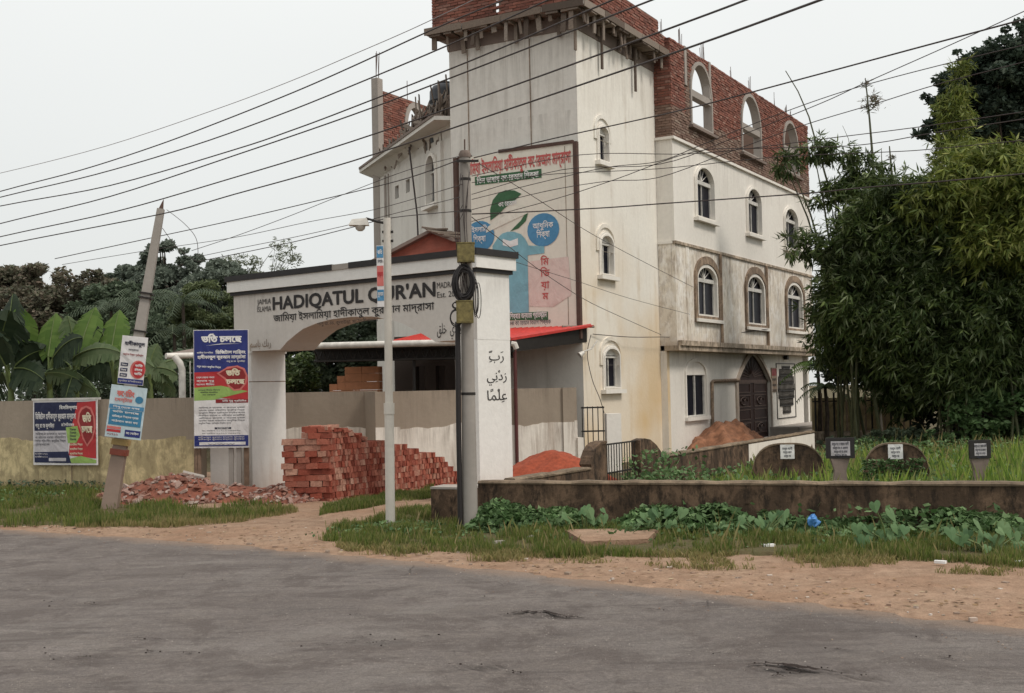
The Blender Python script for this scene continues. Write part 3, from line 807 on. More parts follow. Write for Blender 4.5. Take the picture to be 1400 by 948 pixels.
# end wall, rear walls and roof slab
EW = frame(5.22 + A.x*LEN, 37.40 + A.y*LEN, B.x, B.y)
w = MB(EW); w.box(0.26, 9.0, 0.0, 0.24, 0, Z3); w.build('wall', MAT['white'], BLD)
w = MB(EW); w.box(0.26, 9.0, 0.02, 0.24, Z3+0.1, Z4-0.02); w.build('brick_wall', MAT['brickold'], BLD)
q0 = Vector((5.22, 37.40)) + A*(LEN-0.1); q1 = q0 + B*8.9; w1 = Vector((-4.75, 43.0)); w2 = w1 + A*9.0
q0i = q0 - (-B)*0.3
rs = [(-4.60, 43.1), (-1.45, 36.1), (1.4, 34.0), (4.4, 38.05), (5.05, 37.9), (q0i.x, q0i.y), (q1.x, q1.y), (w2.x, w2.y)]
r = MB(); r.hexa([(x, y, Z3-0.15) for x, y in rs], [(x, y, Z3-0.02) for x, y in rs]); r.build('roof_slab', MAT['concrete'], BLD)
rw = MB(); 
def seg_wall(mb, p, q, z0, z1, t=0.24):
    d = (Vector(q)-Vector(p)); M_ = frame(p[0], p[1], d.x, d.y); n_ = len(mb.v)
    mb.box(0, d.length, 0, t, z0, z1)
    for i in range(n_, len(mb.v)): mb.v[i] = tuple(M_ @ Vector(mb.v[i]))
seg_wall(rw, w2, w1, 0, Z3-0.15); seg_wall(rw, q1, w2, 0, Z3-0.15); rw.build('rear_wall', MAT['white'], BLD)

# tower parapet
M_, L_ = tower_edge('f'); pz = ZT+0.60
gap = lambda s, z: abs(s-2.38) < 0.07
w = MB(M_); w.box(0.22, 2.28, 0.14, 0.34, pz, pz+0.95); w.box(2.48, L_-0.2, 0.14, 0.34, pz, pz+0.95); w.build('parapet', MAT['mortar'], BLD)
M2 = M_ @ Matrix.Translation((0, 0.12, 0)); lay(M2, 0.2, L_-0.2, pz, pz+0.97, gap)
M_, L_ = tower_edge('r')
w = MB(M_); w.box(0.22, L_-1.0, 0.14, 0.34, pz, pz+0.90); w.box(L_-1.0, L_-0.2, 0.14, 0.34, pz, pz+0.52); w.build('parapet', MAT['mortar'], BLD)
M2 = M_ @ Matrix.Translation((0, 0.12, 0)); lay(M2, 0.2, L_-1.0, pz, pz+0.92, lambda s, z: abs(s-3.4) < 0.05 and z > pz+0.4); lay(M2, L_-1.0, L_-0.2, pz, pz+0.55, lambda s, z: False)

# ---- set back wing
holes = []
s0, s1, zb, zt = px_box(WF, 585, 600, 209, 281)
holes.append(make_window(WF, s0, s1, zb, zt, (zt-zb)*0.35, 'white', 0.10, 0.10, fan=False, closed_top=False, bars=1))
for (x_, y_) in ((542.5, 263), (557.5, 254.5)):
    s_, z_ = onplane(WF, x_, y_); holes.append(rect(s_-0.22, s_+0.22, z_-0.22, z_+0.22))
    g = MB(WF); g.box(s_-0.24, s_+0.24, 0.16, 0.2, z_-0.24, z_+0.24); g.build('vent_opening', MAT['glass'], BLD)
WL = 8.01
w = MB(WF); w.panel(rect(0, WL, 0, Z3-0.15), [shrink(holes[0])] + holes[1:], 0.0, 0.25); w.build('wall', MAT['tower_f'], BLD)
s_ = onplane(WF, 611, 250)[0]
p = MB(WF); p.box(7.05, 7.35, -0.10, 0.0, 0, Z3-0.15); p.build('pilaster', MAT['tower_f'], BLD)
for px_, r_ in ((530, 0.05), (534.5, 0.03)):
    s_ = onplane(WF, px_, 260)[0]
    p = MB(WF); p.tube([(s_, -0.09, 0), (s_, -0.09, Z3-0.2)], r_, 7); p.build('downpipe', MAT['concrete'], BLD, True)
s_ = onplane(WF, 574, 240)[0]; s2 = onplane(WF, 580, 330)[0]
p = MB(WF); p.tube([(s_, -0.35, Z3+0.1), (s_, -0.12, 8.0), (s2, -0.10, 3.0)], 0.028, 6); p.build('drop_cable', MAT['wire'], BLD)
# eave: a thin concrete canopy with a sloping soffit
E1, E0, E2 = (-5.50, 43.5), (-2.18, 35.05), (-1.52, 35.05)
top = [(*E1, 10.42), (*E0, 10.42), (*E2, 10.40), (-1.60, 35.7, 10.40), (-4.62, 43.05, 10.40), (-4.9, 44.0, 10.40)]
bot = [(*E1, 10.30), (*E0, 10.30), (*E2, 10.28), (-1.70, 35.65, 9.93), (-4.78, 43.02, 9.93), (-4.9, 44.0, 10.2)]
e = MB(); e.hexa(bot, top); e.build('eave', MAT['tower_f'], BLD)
e = MB(); e.hexa([(x*1.0-0.02, y-0.03, 10.42) for x, y in (E1, E0)] + [(E0[0]+0.28, E0[1]+0.25, 10.42), (E1[0]+0.25, E1[1]+0.1, 10.42)], [(x-0.02, y-0.03, 10.50) for x, y in (E1, E0)] + [(E0[0]+0.28, E0[1]+0.25, 10.50), (E1[0]+0.25, E1[1]+0.1, 10.50)]); e.build('eave_kerb', MAT['oldconc'], BLD)
# corner column and brick wall above the roof
c = MB(WB); c.box(-0.22, 0.10, -0.26, 0.02, Z3-3.0, 13.62); c.build('corner_column', MAT['concrete'], BLD)
c = MB(WB); c.box(-0.16, 0.08, -0.22, 0.0, 0, Z3-3.0); c.build('corner_column', MAT['tower_f'], BLD)
for k in range(5):
    a_ = MB(WB); x_ = -0.2+0.075*k; x_ *= 0.7; a_.tube([(x_, -0.14+0.04*(k % 3), 13.55), (x_+rr.uniform(-0.02, 0.02), -0.14, 13.62+rr.uniform(0.85, 1.05))], 0.013, 4); a_.build('starter_bar', MAT['rust'], BLD)
hs0, hs1, hzb, hzt = px_box(WB, 557, 578, 148, 172)
ho = arch(hs0, hs1, hzb-1.0, hzt-0.75, hzt)
hs = arch(hs0-0.2, hs1+0.2, hzb-1.0, hzt-0.75, hzt+0.2)
m_ = MB(WB); m_.panel(hs, [shrink(ho, 0.001)], -0.03, 0.25); m_.build('brick_opening', MAT['concrete'], BLD)
w = MB(WB); w.panel(rect(0.12, 9.0, Z3-0.02, Z4), [shrink(ho, -0.03)], 0.02, 0.24); w.build('brick_wall', MAT['mortar'], BLD)
lay(WB, 0.12, 7.0, Z3+0.3, Z4+0.02, lambda s, z: inpoly((s, z), hs), lambda s, z: z < Z3+1.2)
for s_ in (2.2, 4.6): 
    a_ = MB(WB); a_.tube([(s_, 0.1, Z4-0.1), (s_, 0.1, Z4+0.75)], 0.016, 4); a_.build('starter_bar', MAT['rust'], BLD)

# put the bricks: the 300 nearest as parts, the rest joined
BWALL.sort(key=lambda q: q[0])
bm_new, bm_old = brick_meshes(MAT['brick']), brick_meshes(MAT['brickold'])
rest = {0: MB(), 1: MB()}
for i, (_, Mx, od) in enumerate(BWALL):
    if i < 300: link('brick', rr.choice(bm_old if od else bm_new), BLD, Mx)
    else:
        q = rr.choice(brick_me); rest[int(od)].add([Mx @ Vector(v) for v in q.v], q.f)
for k, mname in ((0, 'brick'), (1, 'brickold')):
    o = rest[k].build('brickwork', MAT[mname], BLD, fixn=False); o['kind'] = 'stuff'

# ================================================================== things on and about the building
# painted signboard hung on the tower front
SBW, SBH = 3.62, 5.10
SB = TF @ Matrix.Translation((0.50, -0.10, 9.05))      # origin: top left corner, z down is negative
sb = thing('signboard', SB @ Vector((SBW/2, 0, -SBH)), 'tall faded signboard with pink heading and blue circles on the tower front', 'signboard')
p = MB(SB); p.box(0, SBW, 0, 0.06, -SBH, 0); p.build('board', plaster('board_paint', FL['cream'], (0.42, 0.33, 0.28), 0.4, 0.55, bumpy=0.05), sb)
fr = MB(SB); fr.box(SBW-0.02, SBW+0.10, -0.05, 0.08, -SBH-0.35, 0.04); fr.build('frame_post', MAT['rust'], sb)
fr = MB(SB); fr.box(-0.34, -0.22, -0.05, 0.08, -SBH, 0.02); fr.build('frame_post', MAT['rust'], sb)
fr = MB(SB); fr.box(1.2, SBW-0.02, -0.04, 0.05, 0.0, 0.09); fr.build('frame_rail', MAT['rust'], sb)
fr = MB(SB); fr.box(-0.2, 0.25, -0.03, 0.05, 0.003, 0.06); fr.build('frame_rail', MAT['rust'], sb)
fr = MB(SB); fr.box(SBW-0.30, SBW-0.285, -0.008, 0.0, -SBH+0.05, -0.05); fr.build('panel_seam', MAT['stain'], sb)
def U(x): return (x-50)/505.0*SBW
def V(x, y): return -(y - (70 - 45*(x-50)/505.0))/862.0*SBH
def Q(*pts): return [(U(x), V(x, y)) for x, y in pts]
letters(sb, SB, bn('জামিয়া ইসলামিয়া হাদীকাতুল কোরআন মাদ্রাসা'), 0.04, -0.52, 0.33, F('redtxt'), 0.012, width=SBW-0.14, bold=0.03)
strip(sb, SB, Q((103, 168), (410, 140), (410, 183), (103, 210)), F('green'), 0.012)
letters(sb, SB, bn('তিন ভাষায় কোরআন শিক্ষা'), U(112), V(112, 203), 0.16, F('white'), 0.018, width=2.05, bold=0.02)
cg = (U(245), V(245, 325)); 
leaf = [(U(x), V(x, y)) for x, y in ((172, 385), (172, 330), (185, 285), (210, 253), (245, 238), (285, 240), (318, 258), (285, 290), (240, 325), (205, 360))]
strip(sb, SB, leaf, F('green'), 0.012)
strip(sb, SB, Q((262, 440), (300, 425), (335, 390), (346, 352), (330, 358), (312, 388), (285, 415)), F('green'), 0.012)
letters(sb, SB, bn('কোরআন'), U(210), V(210, 318), 0.13, F('white'), 0.018, width=0.62, bold=0.02)
strip(sb, SB, ell(U(120), V(120, 462), 0.50, 0.45), F('blue'), 0.012)
strip(sb, SB, ell(U(412), V(412, 433), 0.51, 0.47), F('blue'), 0.012)
strip(sb, SB, Q((150, 445), (345, 352), (318, 310), (160, 415)), F('cream'), 0.016)
body = [(205, 470), (225, 450), (250, 441), (280, 441), (310, 452), (330, 475), (345, 508), (415, 512), (415, 545), (340, 555), (340, 830), (215, 838), (215, 570), (180, 555), (180, 510)]
strip(sb, SB, Q(*body), F('lblue'), 0.014)
strip(sb, SB, Q((228, 475), (262, 486), (298, 472), (298, 505), (262, 516), (228, 506)), F('white'), 0.018)
letters(sb, SB, bn('ইসলামী'), U(120), V(120, 440), 0.15, F('white'), 0.02, 'C', 0.52)
letters(sb, SB, bn('শিক্ষা'), U(120), V(120, 488), 0.17, F('white'), 0.02, 'C', 0.42)
letters(sb, SB, bn('আধুনিক'), U(412), V(412, 425), 0.16, F('white'), 0.02, 'C', 0.66)
letters(sb, SB, bn('শিক্ষা'), U(412), V(412, 468), 0.17, F('white'), 0.02, 'C', 0.42)
letters(sb, SB, bn('কোরআন'), U(262), V(262, 560), 0.12, F('ink'), 0.02, 'C', 0.52)
strip(sb, SB, Q((340, 585), (520, 560), (530, 740), (450, 800), (341, 800)), F('rose'), 0.010)
for tx, yy in (('মি', 600), ('ডি', 655), ('য়া', 712), ('ম', 765)):
    letters(sb, SB, bn(tx), U(416), V(416, yy), 0.20, F('redtxt'), 0.018, 'C', bold=0.02)
strip(sb, SB, Q((225, 836), (425, 823), (425, 862), (225, 872)), F('green'), 0.012)
letters(sb, SB, bn('শিশু শিক্ষার অন্যতম প্রতিষ্ঠান'), U(228), V(228, 866), 0.15, F('white'), 0.018, width=1.38, bold=0.02)
letters(sb, SB, bn('হাফেজ কোরআন বিভাগ শিক্ষক'), U(228), V(228, 898), 0.12, F('ink'), 0.018, width=1.5, bold=0.0)

# water tank, heap of shuttering on the wing roof
t = thing('water_tank', (-1.95, 37.4, Z3), 'black ribbed plastic water tank on the roof beside the tower', 'water tank')
m_ = MB(Matrix.Translation((-1.95, 37.4, 0)))
prof = [(0.50, Z3), (0.52, Z3+0.1)]
for k in range(7): prof += [(0.54, Z3+0.2+0.19*k), (0.505, Z3+0.28+0.19*k)]
prof += [(0.50, 11.72), (0.40, 11.88), (0.2, 11.96)]
m_.tube([(0, 0, z) for r_, z in prof], [r_ for r_, z in prof], 20); m_.build('tank_body', MAT['tank'], t, True)
m_ = MB(Matrix.Translation((-1.95, 37.4, 0))); m_.tube([(0, 0, 11.94), (0, 0, 12.02)], 0.2, 14); m_.build('lid', MAT['tank'], t, True)
t = thing('shuttering_heap', (-2.6, 37.2, 10.4), 'heap of old shuttering boards and bamboo leaning along the wing roof edge', 'boards', None)
Mh = frame(-4.75, 42.6, 2.75, -6.9)
for k in range(170):
    s_ = rr.uniform(0.1, 7.1); hmax = 0.30 + 0.85*(s_/7.2)**1.6
    ln = rr.uniform(0.8, 2.0)
    z_ = 10.42 + rr.uniform(0.02, 1)*hmax*0.8; tl = math.radians(rr.uniform(-35, 60))
    L = Mh @ Matrix.Translation((s_, rr.uniform(0.0, 0.5), z_)) @ Matrix.Rotation(math.radians(90)-tl if rr.random() < 0.75 else math.radians(rr.uniform(10, 50)), 4, 'Y') @ Matrix.Rotation(rr.uniform(-0.3, 0.3), 4, 'X') @ Matrix.Diagonal((rr.uniform(0.05, 0.14), 0.03, min(ln, hmax*2+0.4), 1)) @ Matrix.Translation((0, 0, -0.5))
    link('plank', rr.choice(plank_me), t, L)
sh = MB(Mh)
sh.hexa([(0.2, 0.3, 10.42), (7.3, 0.25, 10.42), (7.3, 0.32, 10.42), (0.2, 0.36, 10.42)], [(0.2, 0.3, 10.70), (7.3, 0.25, 11.25), (7.3, 0.32, 11.25), (0.2, 0.36, 10.70)])
sh.build('sheet', MAT['oldconc'], t)

# red porch gable below the wing
pg = thing('porch_gable', (-2.8, 33.9, 3.5), 'red oxide porch gable with a dark ragged verge rising behind the gateway', 'porch')
Rr = at(593, 319, 34.6); Ll = at(497, 369, 34.9); Rl = at(624, 331, 34.2); Rb = at(625, 372, 34.2); Lb = at(520, 380, 34.9)
back = Vector((1.6, 2.4, 0.15))
m_ = MB(); m_.add([Ll, Rr, Rl, Rb, Lb], [(0, 1, 2, 3, 4)]); m_.add([Ll+back*0.03, Rr+back*0.03, Rl+back*0.03, Rb+back*0.03, Lb+back*0.03], [(4, 3, 2, 1, 0)])
m_.build('gable', MAT['rustred'], pg)
for a_, b_ in ((Ll, Rr), (Rr, Rl)):
    m_ = MB(); up = Vector((0, 0, 0.10)); f_ = Vector((-0.10, -0.16, 0)); m_.hexa([a_+f_, b_+f_, b_+back*0.5, a_+back*0.5], [a_+f_+up, b_+f_+up, b_+back*0.5+up, a_+back*0.5+up]); m_.build('verge', MAT['oldconc'], pg)
for k in range(9):
    u_ = k/8; m_ = MB(); p_ = Rr.lerp(Rl, u_) + Vector((rr.uniform(-.1, .1), -0.1, 0.12)); m_.tube([p_ + Vector((-0.35, 0, 0.05)), p_ + Vector((0.3, 0.05, rr.uniform(-0.08, 0.08)))], 0.03, 5); m_.build('stick', MAT['plank'], pg)

# ---- lean-to shed between the gate and the tower
shd = thing('lean_to_shed', (-1.5, 31.5, 0), 'open lean-to shed with red roof sheet and pale eave pipe behind the gateway', 'shed')
Ea = Vector((0.02, 30.3, 3.50)); Eb = at(428, 472.5, 31.5)
Ta = at(812, 447, 33.0); Tb = Vector((-2.3, 35.4, 3.98))
mid = Ea.lerp(Eb, 0.60)
m_ = MB(); th = Vector((0, 0, 0.05)); m_.hexa([mid, Ea, Ta, Tb], [mid+th, Ea+th, Ta+th, Tb+th]); m_.build('roof_sheet', MAT['redroof'], shd)
m_ = MB(); nrib = 26
for k in range(nrib):
    u_ = (k+0.5)/nrib; a_ = mid.lerp(Ea, u_) + th; b_ = Tb.lerp(Ta, u_) + th; m_.tube([a_ + Vector((0, 0, 0.01)), b_ + Vector((0, 0, 0.01))], 0.03, 4)
m_.build('roof_rib', MAT['redroof'], shd)
m_ = MB(); lf0, lf1 = mid, Eb; m_.hexa([lf1+Vector((0,0,-.02)), lf0+Vector((0,0,-.02)), Tb+Vector((0,0,-0.5)), at(440, 474, 36.0)], [lf1+Vector((0,0,.02)), lf0+Vector((0,0,.02)), Tb+Vector((0,0,-0.46)), at(440, 473, 36.0)]); m_.build('roof_sheet', MAT['oldconc'], shd)
m_ = MB(); m_.tube([Ea+Vector((-.1, -.08, -.02)), Eb+Vector((0, -.08, -.02))], 0.09, 10); m_.build('eave_pipe', MAT['metalw'], shd, True)
m_ = MB(); m_.hexa([Ea+Vector((0,0,-.30)), Ta+Vector((-.2,0,-.42)), Ta+Vector((-.28,0.05,-.42)), Ea+Vector((-.05,.05,-.3))], [Ea+Vector((0,0,-.01)), Ta+Vector((-.2,0,-.03)), Ta+Vector((-.28,0.05,-.03)), Ea+Vector((-.05,.05,-.01))]); m_.build('verge_board', MAT['iron'], shd)
m_ = MB(); m_.tube([Ta+Vector((-.9, -.5, 0)), Ta], 0.035, 6); m_.build('projecting_bar', MAT['plank'], shd)
# truss along the eave
m_ = MB(); a_ = Ea+Vector((0, .15, -.12)); b_ = Eb+Vector((0, .15, -.12)); lo = Vector((0, 0, -.30))
m_.tube([a_, b_], 0.035, 5); m_.tube([a_+lo, b_+lo], 0.035, 5)
for k in range(22):
    u0, u1 = k/22, (k+0.5)/22; m_.tube([a_.lerp(b_, u0), a_.lerp(b_, u1)+lo], 0.02, 4); m_.tube([a_.lerp(b_, u1)+lo, a_.lerp(b_, (k+1)/22)], 0.02, 4)
m_.build('truss', MAT['iron'], shd)
for u_ in (0.34, 0.66, 0.98):
    for dz in (0,):
        q_ = a_.lerp(b_, u_); m_ = MB(); m_.tube([q_+Vector((0, .2, 0)), q_.lerp(Tb if u_ < .7 else Tb+Vector((-3, 0, 0)), 0.9)+Vector((0, 0, -.25))], 0.05, 5); m_.build('rafter', MAT['iron'], shd)
m_ = MB(); m_.tube([(Ea.x+0.05, Ea.y+0.1, 0), (Ea.x+0.05, Ea.y+0.1, 3.5)], 0.045, 8); m_.build('post', MAT['redpost'], shd, True)
m_ = MB(); m_.tube([(-2.6, 31.3, 0), (-2.6, 31.3, 3.45)], 0.045, 8); m_.build('post', MAT['iron'], shd, True)
m_ = MB(); m_.tube([(Ea.x-0.02, Ea.y-0.1, 3.40), (Ea.x+0.05, Ea.y-0.12, 3.40), (Ea.x+0.09, Ea.y-0.1, 3.28)], 0.075, 8); m_.build('pipe_elbow', MAT['metalw'], shd, True)
m_ = MB(); m_.hexa([Ea+Vector((0,.30,-.42)), Eb+Vector((0,.30,-.42)), Eb+Vector((0,.34,-.42)), Ea+Vector((0,.34,-.42))], [Ea+Vector((0,.30,-.02)), Eb+Vector((0,.30,-.02)), Eb+Vector((0,.34,-.02)), Ea+Vector((0,.34,-.02))]); m_.build('shade_board', MAT['iron'], shd)  # added dark board standing in for the shade behind the truss
MAT['shedwall'] = plaster('shade_darkened_wall', (0.085, 0.066, 0.056), (0.03, 0.022, 0.02), 0.6, 0.5)  # brown darkened to stand in for the shade inside the open shed
# dim rear wall of the shed with four small openings and an arch
RW = frame(-3.6, 36.2, 3.75, -1.9)
hol = [rect(s_, s_+0.32, 2.15, 2.98) for s_ in (0.75, 1.45, 2.15)] + [arch(2.85, 3.45, 1.6, 2.9, 3.35, True)]
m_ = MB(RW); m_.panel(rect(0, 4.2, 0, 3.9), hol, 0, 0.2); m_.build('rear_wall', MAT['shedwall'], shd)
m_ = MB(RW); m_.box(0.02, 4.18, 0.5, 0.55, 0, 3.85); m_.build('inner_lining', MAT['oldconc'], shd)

# stepped orange block wall half built behind the boundary wall
ob = thing('stepped_block_wall', at(485, 600, 33.5) * 1.0, 'stepped half-built wall of plain orange blocks under the shed', 'wall')
OB = frame(at(448, 530, 33.6).x, 33.9, 1.46, -0.30)
for (x0_, x1_, zt_, n_) in ((0.0, 0.235, 525, 1), (0.235, 0.47, 514, 2), (0.47, 1.50, 502, 3)):
    zt2 = at(470, zt_, 33.7).z
    zz = 1.6
    r0 = 0
    while zz < zt2 - 0.02:
        h_ = min(0.235, zt2-zz); xx = x0_
        while xx < x1_ - 0.02:
            wv = min(0.50, x1_-xx); m_ = MB(OB); m_.box(xx+0.003, xx+wv-0.003, rr.uniform(0, 0.008), 0.3, zz+0.003, zz+h_-0.003); m_.build('block', MAT['orange'], ob); xx += wv
        zz += h_
m_ = MB(OB); m_.box(0, 1.5, 0, 0.3, 0, 1.6); m_.build('base', MAT['orange'], ob)

# small roof with a white downpipe left of the gate
sr = thing('small_canopy', at(245, 560, 29.0), 'small white canopy edge with a downpipe behind the left boundary wall', 'canopy')
a_, b_ = at(227, 487, 29.0), at(345, 484, 30.5)
m_ = MB(); m_.tube([a_, b_], 0.075, 10); m_.build('gutter', MAT['metalw'], sr, True)
m_ = MB(); c_ = at(238, 487, 29.0); d_ = at(246, 497, 29.0); e_ = at(247, 552, 29.0); m_.tube([c_, d_, (d_.x+0.05, d_.y, d_.z-0.15), (d_.x+0.05, d_.y, 0)], 0.085, 10); m_.build('downpipe', MAT['metalw'], sr, True)
m_ = MB(); up = Vector((0, 0, 0.03)); bk = Vector((0.3, 2.5, 0.25)); m_.hexa([a_+up, b_+up, b_+bk+up, a_+bk+up], [a_+up*2, b_+up*2, b_+bk+up*2, a_+bk+up*2]); m_.build('roof_sheet', MAT['oldconc'], sr)
for k in range(5):
    x_ = d_.x+0.22+0.12*k; m_ = MB(); m_.tube([(x_, 29.1, 0.5), (x_, 29.1, d_.z+0.05)], 0.014, 4); m_.build('bar', MAT['wframe'], sr)
# ================================================================== GATEWAY
gR, gL = Vector((-0.68, 23.30)), Vector((-6.57, 28.02))
GW = (gR-gL).length
GT = frame(gL.x, gL.y, gR.x-gL.x, gR.y-gL.y)      # s = 0 at the left end
GD = 1.03
GS = frame(gR.x, gR.y, -(-GT[0][1]) , GT[1][1])     # side face of the right pillar
gate = thing('gateway', (gL.x+3, gL.y-2.4, 0), 'white gateway arch with black cornice stripes and a name in capitals', 'gateway')
sp = 0.0; sq = onplane(GT, 344, 560)[0]
spR = GW - 0.44
zb = 3.27
aL = onplane(GT, 383, 479)[0]; aR = onplane(GT, 600, 464)[0]; apx = onplane(GT, 500, 434)
arc = []
for px_, py_ in ((383, 480), (392, 468), (403, 458.5), (414, 450), (432, 442.5), (452, 437), (480, 433.5), (509, 433), (528, 436), (547, 441), (565, 450), (581, 459), (596, 468), (606, 477)):
    arc.append(onplane(GT, px_, py_))
arc[0] = (arc[0][0], zb); arc[-1] = (arc[-1][0], zb)
m_ = MB(GT)
outl = [(0, zb)] + arc + [(GW, zb), (GW, 4.60), (0, 4.60)]
loops = outl
m_.panel(outl, [], 0.0, GD); m_.build('beam', MAT['gatefront'], gate)
m_ = MB(GT); m_.box(GW-0.001, GW+0.004, 0.0, GD, zb, 4.60); m_.build('beam_end', MAT['gate'], gate)
m_ = MB(GT); m_.box(spR, GW, 0.002, GD-0.002, 0, zb); m_.build('pillar', MAT['gate'], gate)
m_ = MB(GT); m_.box(sp, sq, 0.002, GD-0.002, 0, zb); m_.build('pillar', MAT['gate'], gate)
m_ = MB(GT); m_.box(sp-0.03, sq+0.03, -0.03, GD+0.02, zb-0.05, zb-0.002); m_.build('pillar_cap', MAT['gate'], gate)
m_ = MB(GT); m_.box(sp-0.004, sq+0.004, -0.004, GD, zb-0.72, zb-0.70); m_.build('groove', MAT['stain'], gate)
def rim(o, z0, z1, mat, name):
    mm = MB(GT); mm.box(-o, GW+o, -o, GD+o, z0, z1); return mm.build(name, mat, gate)
rim(0.06, 4.60, 4.68, MAT['black'], 'lower_stripe')
rim(0.11, 4.68, 4.93, MAT['gate'], 'cornice')
g0 = onplane(GT, 460, 368)[0]; g1 = onplane(GT, 483, 366)[0]
m_ = MB(GT); m_.box(-0.15, g0, -0.15, GD+0.15, 4.93, 5.06); m_.box(g1, GW+0.15, -0.15, GD+0.15, 4.93, 5.06); m_.build('top_stripe', MAT['black'], gate)
m_ = MB(GT); m_.box(g0, g1, -0.14, GD+0.14, 4.93, 5.05); m_.build('unpainted_patch', MAT['concrete'], gate)
# the name
t0, t1 = onplane(GT, 373, 418), onplane(GT, 596, 397)
letters(gate, GT, "HADIQATUL QUR'AN", t0[0], 4.195, 0.285, MAT['ink'], 0.012, width=t1[0]-t0[0], bold=0.035)
for k, (wd, zz) in enumerate((('JAMIA', 4.34), ('ISLAMIA', 4.17))):
    s_ = onplane(GT, 352, 415)[0]; letters(gate, GT, wd, s_, zz, 0.125, MAT['ink'], 0.012, width=t0[0]-s_-0.05, bold=0.0)
s_ = t1[0]+0.04
letters(gate, GT, 'MADRASA', s_, 4.34, 0.12, MAT['ink'], 0.012, width=0.60, bold=0.0)
letters(gate, GT, 'Est. 2010', s_, 4.15, 0.12, MAT['ink'], 0.012, width=0.66, bold=0.0)
b0, b1 = onplane(GT, 374, 425)[0], onplane(GT, 594, 410)[0]
letters(gate, GT, bn('জামিয়া ইসলামিয়া হাদীকাতুল কুরআন মাদ্রাসা'), b0, 3.92, 0.155, MAT['ink'], 0.012, width=b1-b0, bold=0.012)
letters(gate, GT, bn('পানু রোড, কুলাউড়া, মৌলভীবাজার'), onplane(GT, 434, 432)[0], 3.76, 0.07, MAT['ink'], 0.012, width=1.9, bold=0.0)
letters(gate, GT, ar('خلق') + '  ' + ar('الذي'), onplane(GT, 598, 455)[0], 3.42, 0.21, MAT['ink'], 0.012, width=0.62, bold=0.0)
letters(gate, GT, ar('ربك'), onplane(GT, 625, 455)[0], 3.40, 0.16, MAT['ink'], 0.013, width=0.35, bold=0.0)
letters(gate, GT, ar('باسم') + ' ' + ar('اقرأ') if False else ar('باسم') + ' ' + ar('ربك'), onplane(GT, 342, 465)[0], 3.36, 0.17, MAT['stain'], 0.012, width=0.75, bold=0.0)
SIDE = Matrix.Translation((0, 0, 0)) @ frame(gR.x, gR.y, GT[0][1], GT[1][1])
# side frame: X runs from the front corner to the back, Y into the pillar
SX = Vector((GT[0][1], GT[1][1], 0)); SY = Vector((-SX.y, SX.x, 0))
SIDE = Matrix(((SX.x, SY.x, 0, gR.x), (SX.y, SY.y, 0, gR.y), (0, 0, 1, 0), (0, 0, 0, 1)))
for wd, zz, hh in (('رَبِّ', 2.86, 0.15), ('زِدْنِي', 2.46, 0.15), ('عِلْمًا', 2.06, 0.17)):
    letters(gate, SIDE, ar(wd), GD*0.56, zz, hh*1.15, MAT['ink'], 0.008, 'C', width=0.62 if zz < 2.8 else 0.46, bold=0.0)

# ================================================================== BOUNDARY WALLS
def wall_run(name, label, p, q, ztop, mats, split, cap=0.0, t=0.22, group=None, pil=(), wob=0.04):
    """upper render and lower coat as separate courses with a wavy edge between them"""
    p, q = Vector(p), Vector(q); d = q-p; M_ = frame(p.x, p.y, d.x, d.y); L_ = d.length
    th = thing(name, (p.x, p.y, 0), label, 'wall', group)
    m_ = MB(M_); m_.box(0, L_, 0, t, 0, ztop); m_.build('wall_body', mats[0], th)
    n_ = int(L_/0.12); pts = [(0, 0.0)] ; edge = []
    r_ = random.Random(len(name)+int(L_*10)); ph = r_.uniform(0, 6)
    for i in range(n_+1):
        x = L_*i/n_; edge.append((x, split + wob*(math.sin(x*2.1+ph)+0.6*math.sin(x*5.3+ph)+r_.uniform(-0.5, 0.5))))
    m_ = MB(M_); m_.panel([(0, 0), (L_, 0)] + edge[::-1], [], -0.012, 0.0); m_.build('lower_coat', mats[1], th)
    for s_, w_ in pil:
        m_ = MB(M_); m_.box(s_, s_+w_, -0.06, 0.0, 0, ztop+0.001); m_.build('pier', mats[0], th)
        m_ = MB(M_); m_.box(s_-0.002, s_+w_+0.002, -0.065, -0.05, 0, split+r_.uniform(-.05, .05)); m_.build('pier_coat', mats[1], th)
    return th, M_, L_
wl, LWM, LWL = wall_run('boundary_wall', 'long roadside boundary wall with grey render above a mossy yellow lower half', (-21.0, 31.9), (-7.15, 27.12), 2.22, (MAT['greycem'], MAT['moss']), 1.30, pil=((0.2, 0.3), (4.0, 0.3), (7.95, 0.22), (10.85, 0.24), (14.3, 0.3)))
s_ = onplane(LWM, 0, 552)
# the short white stretch up to the gate pillar
wl2 = thing('white_wall_panel', (-6.9, 27.4, 0), 'short white wall panel between timber posts under the large banner', 'wall')
WP = frame(-7.15, 27.25, 1.35, -0.05)
m_ = MB(WP); m_.box(0.18, 0.86, 0, 0.15, 0, 1.9); m_.build('panel', MAT['gate'], wl2)
m_ = MB(WP); m_.box(0.95, 1.03, 0, 0.15, 0, 1.9); m_.build('panel_post', MAT['polec'], wl2)
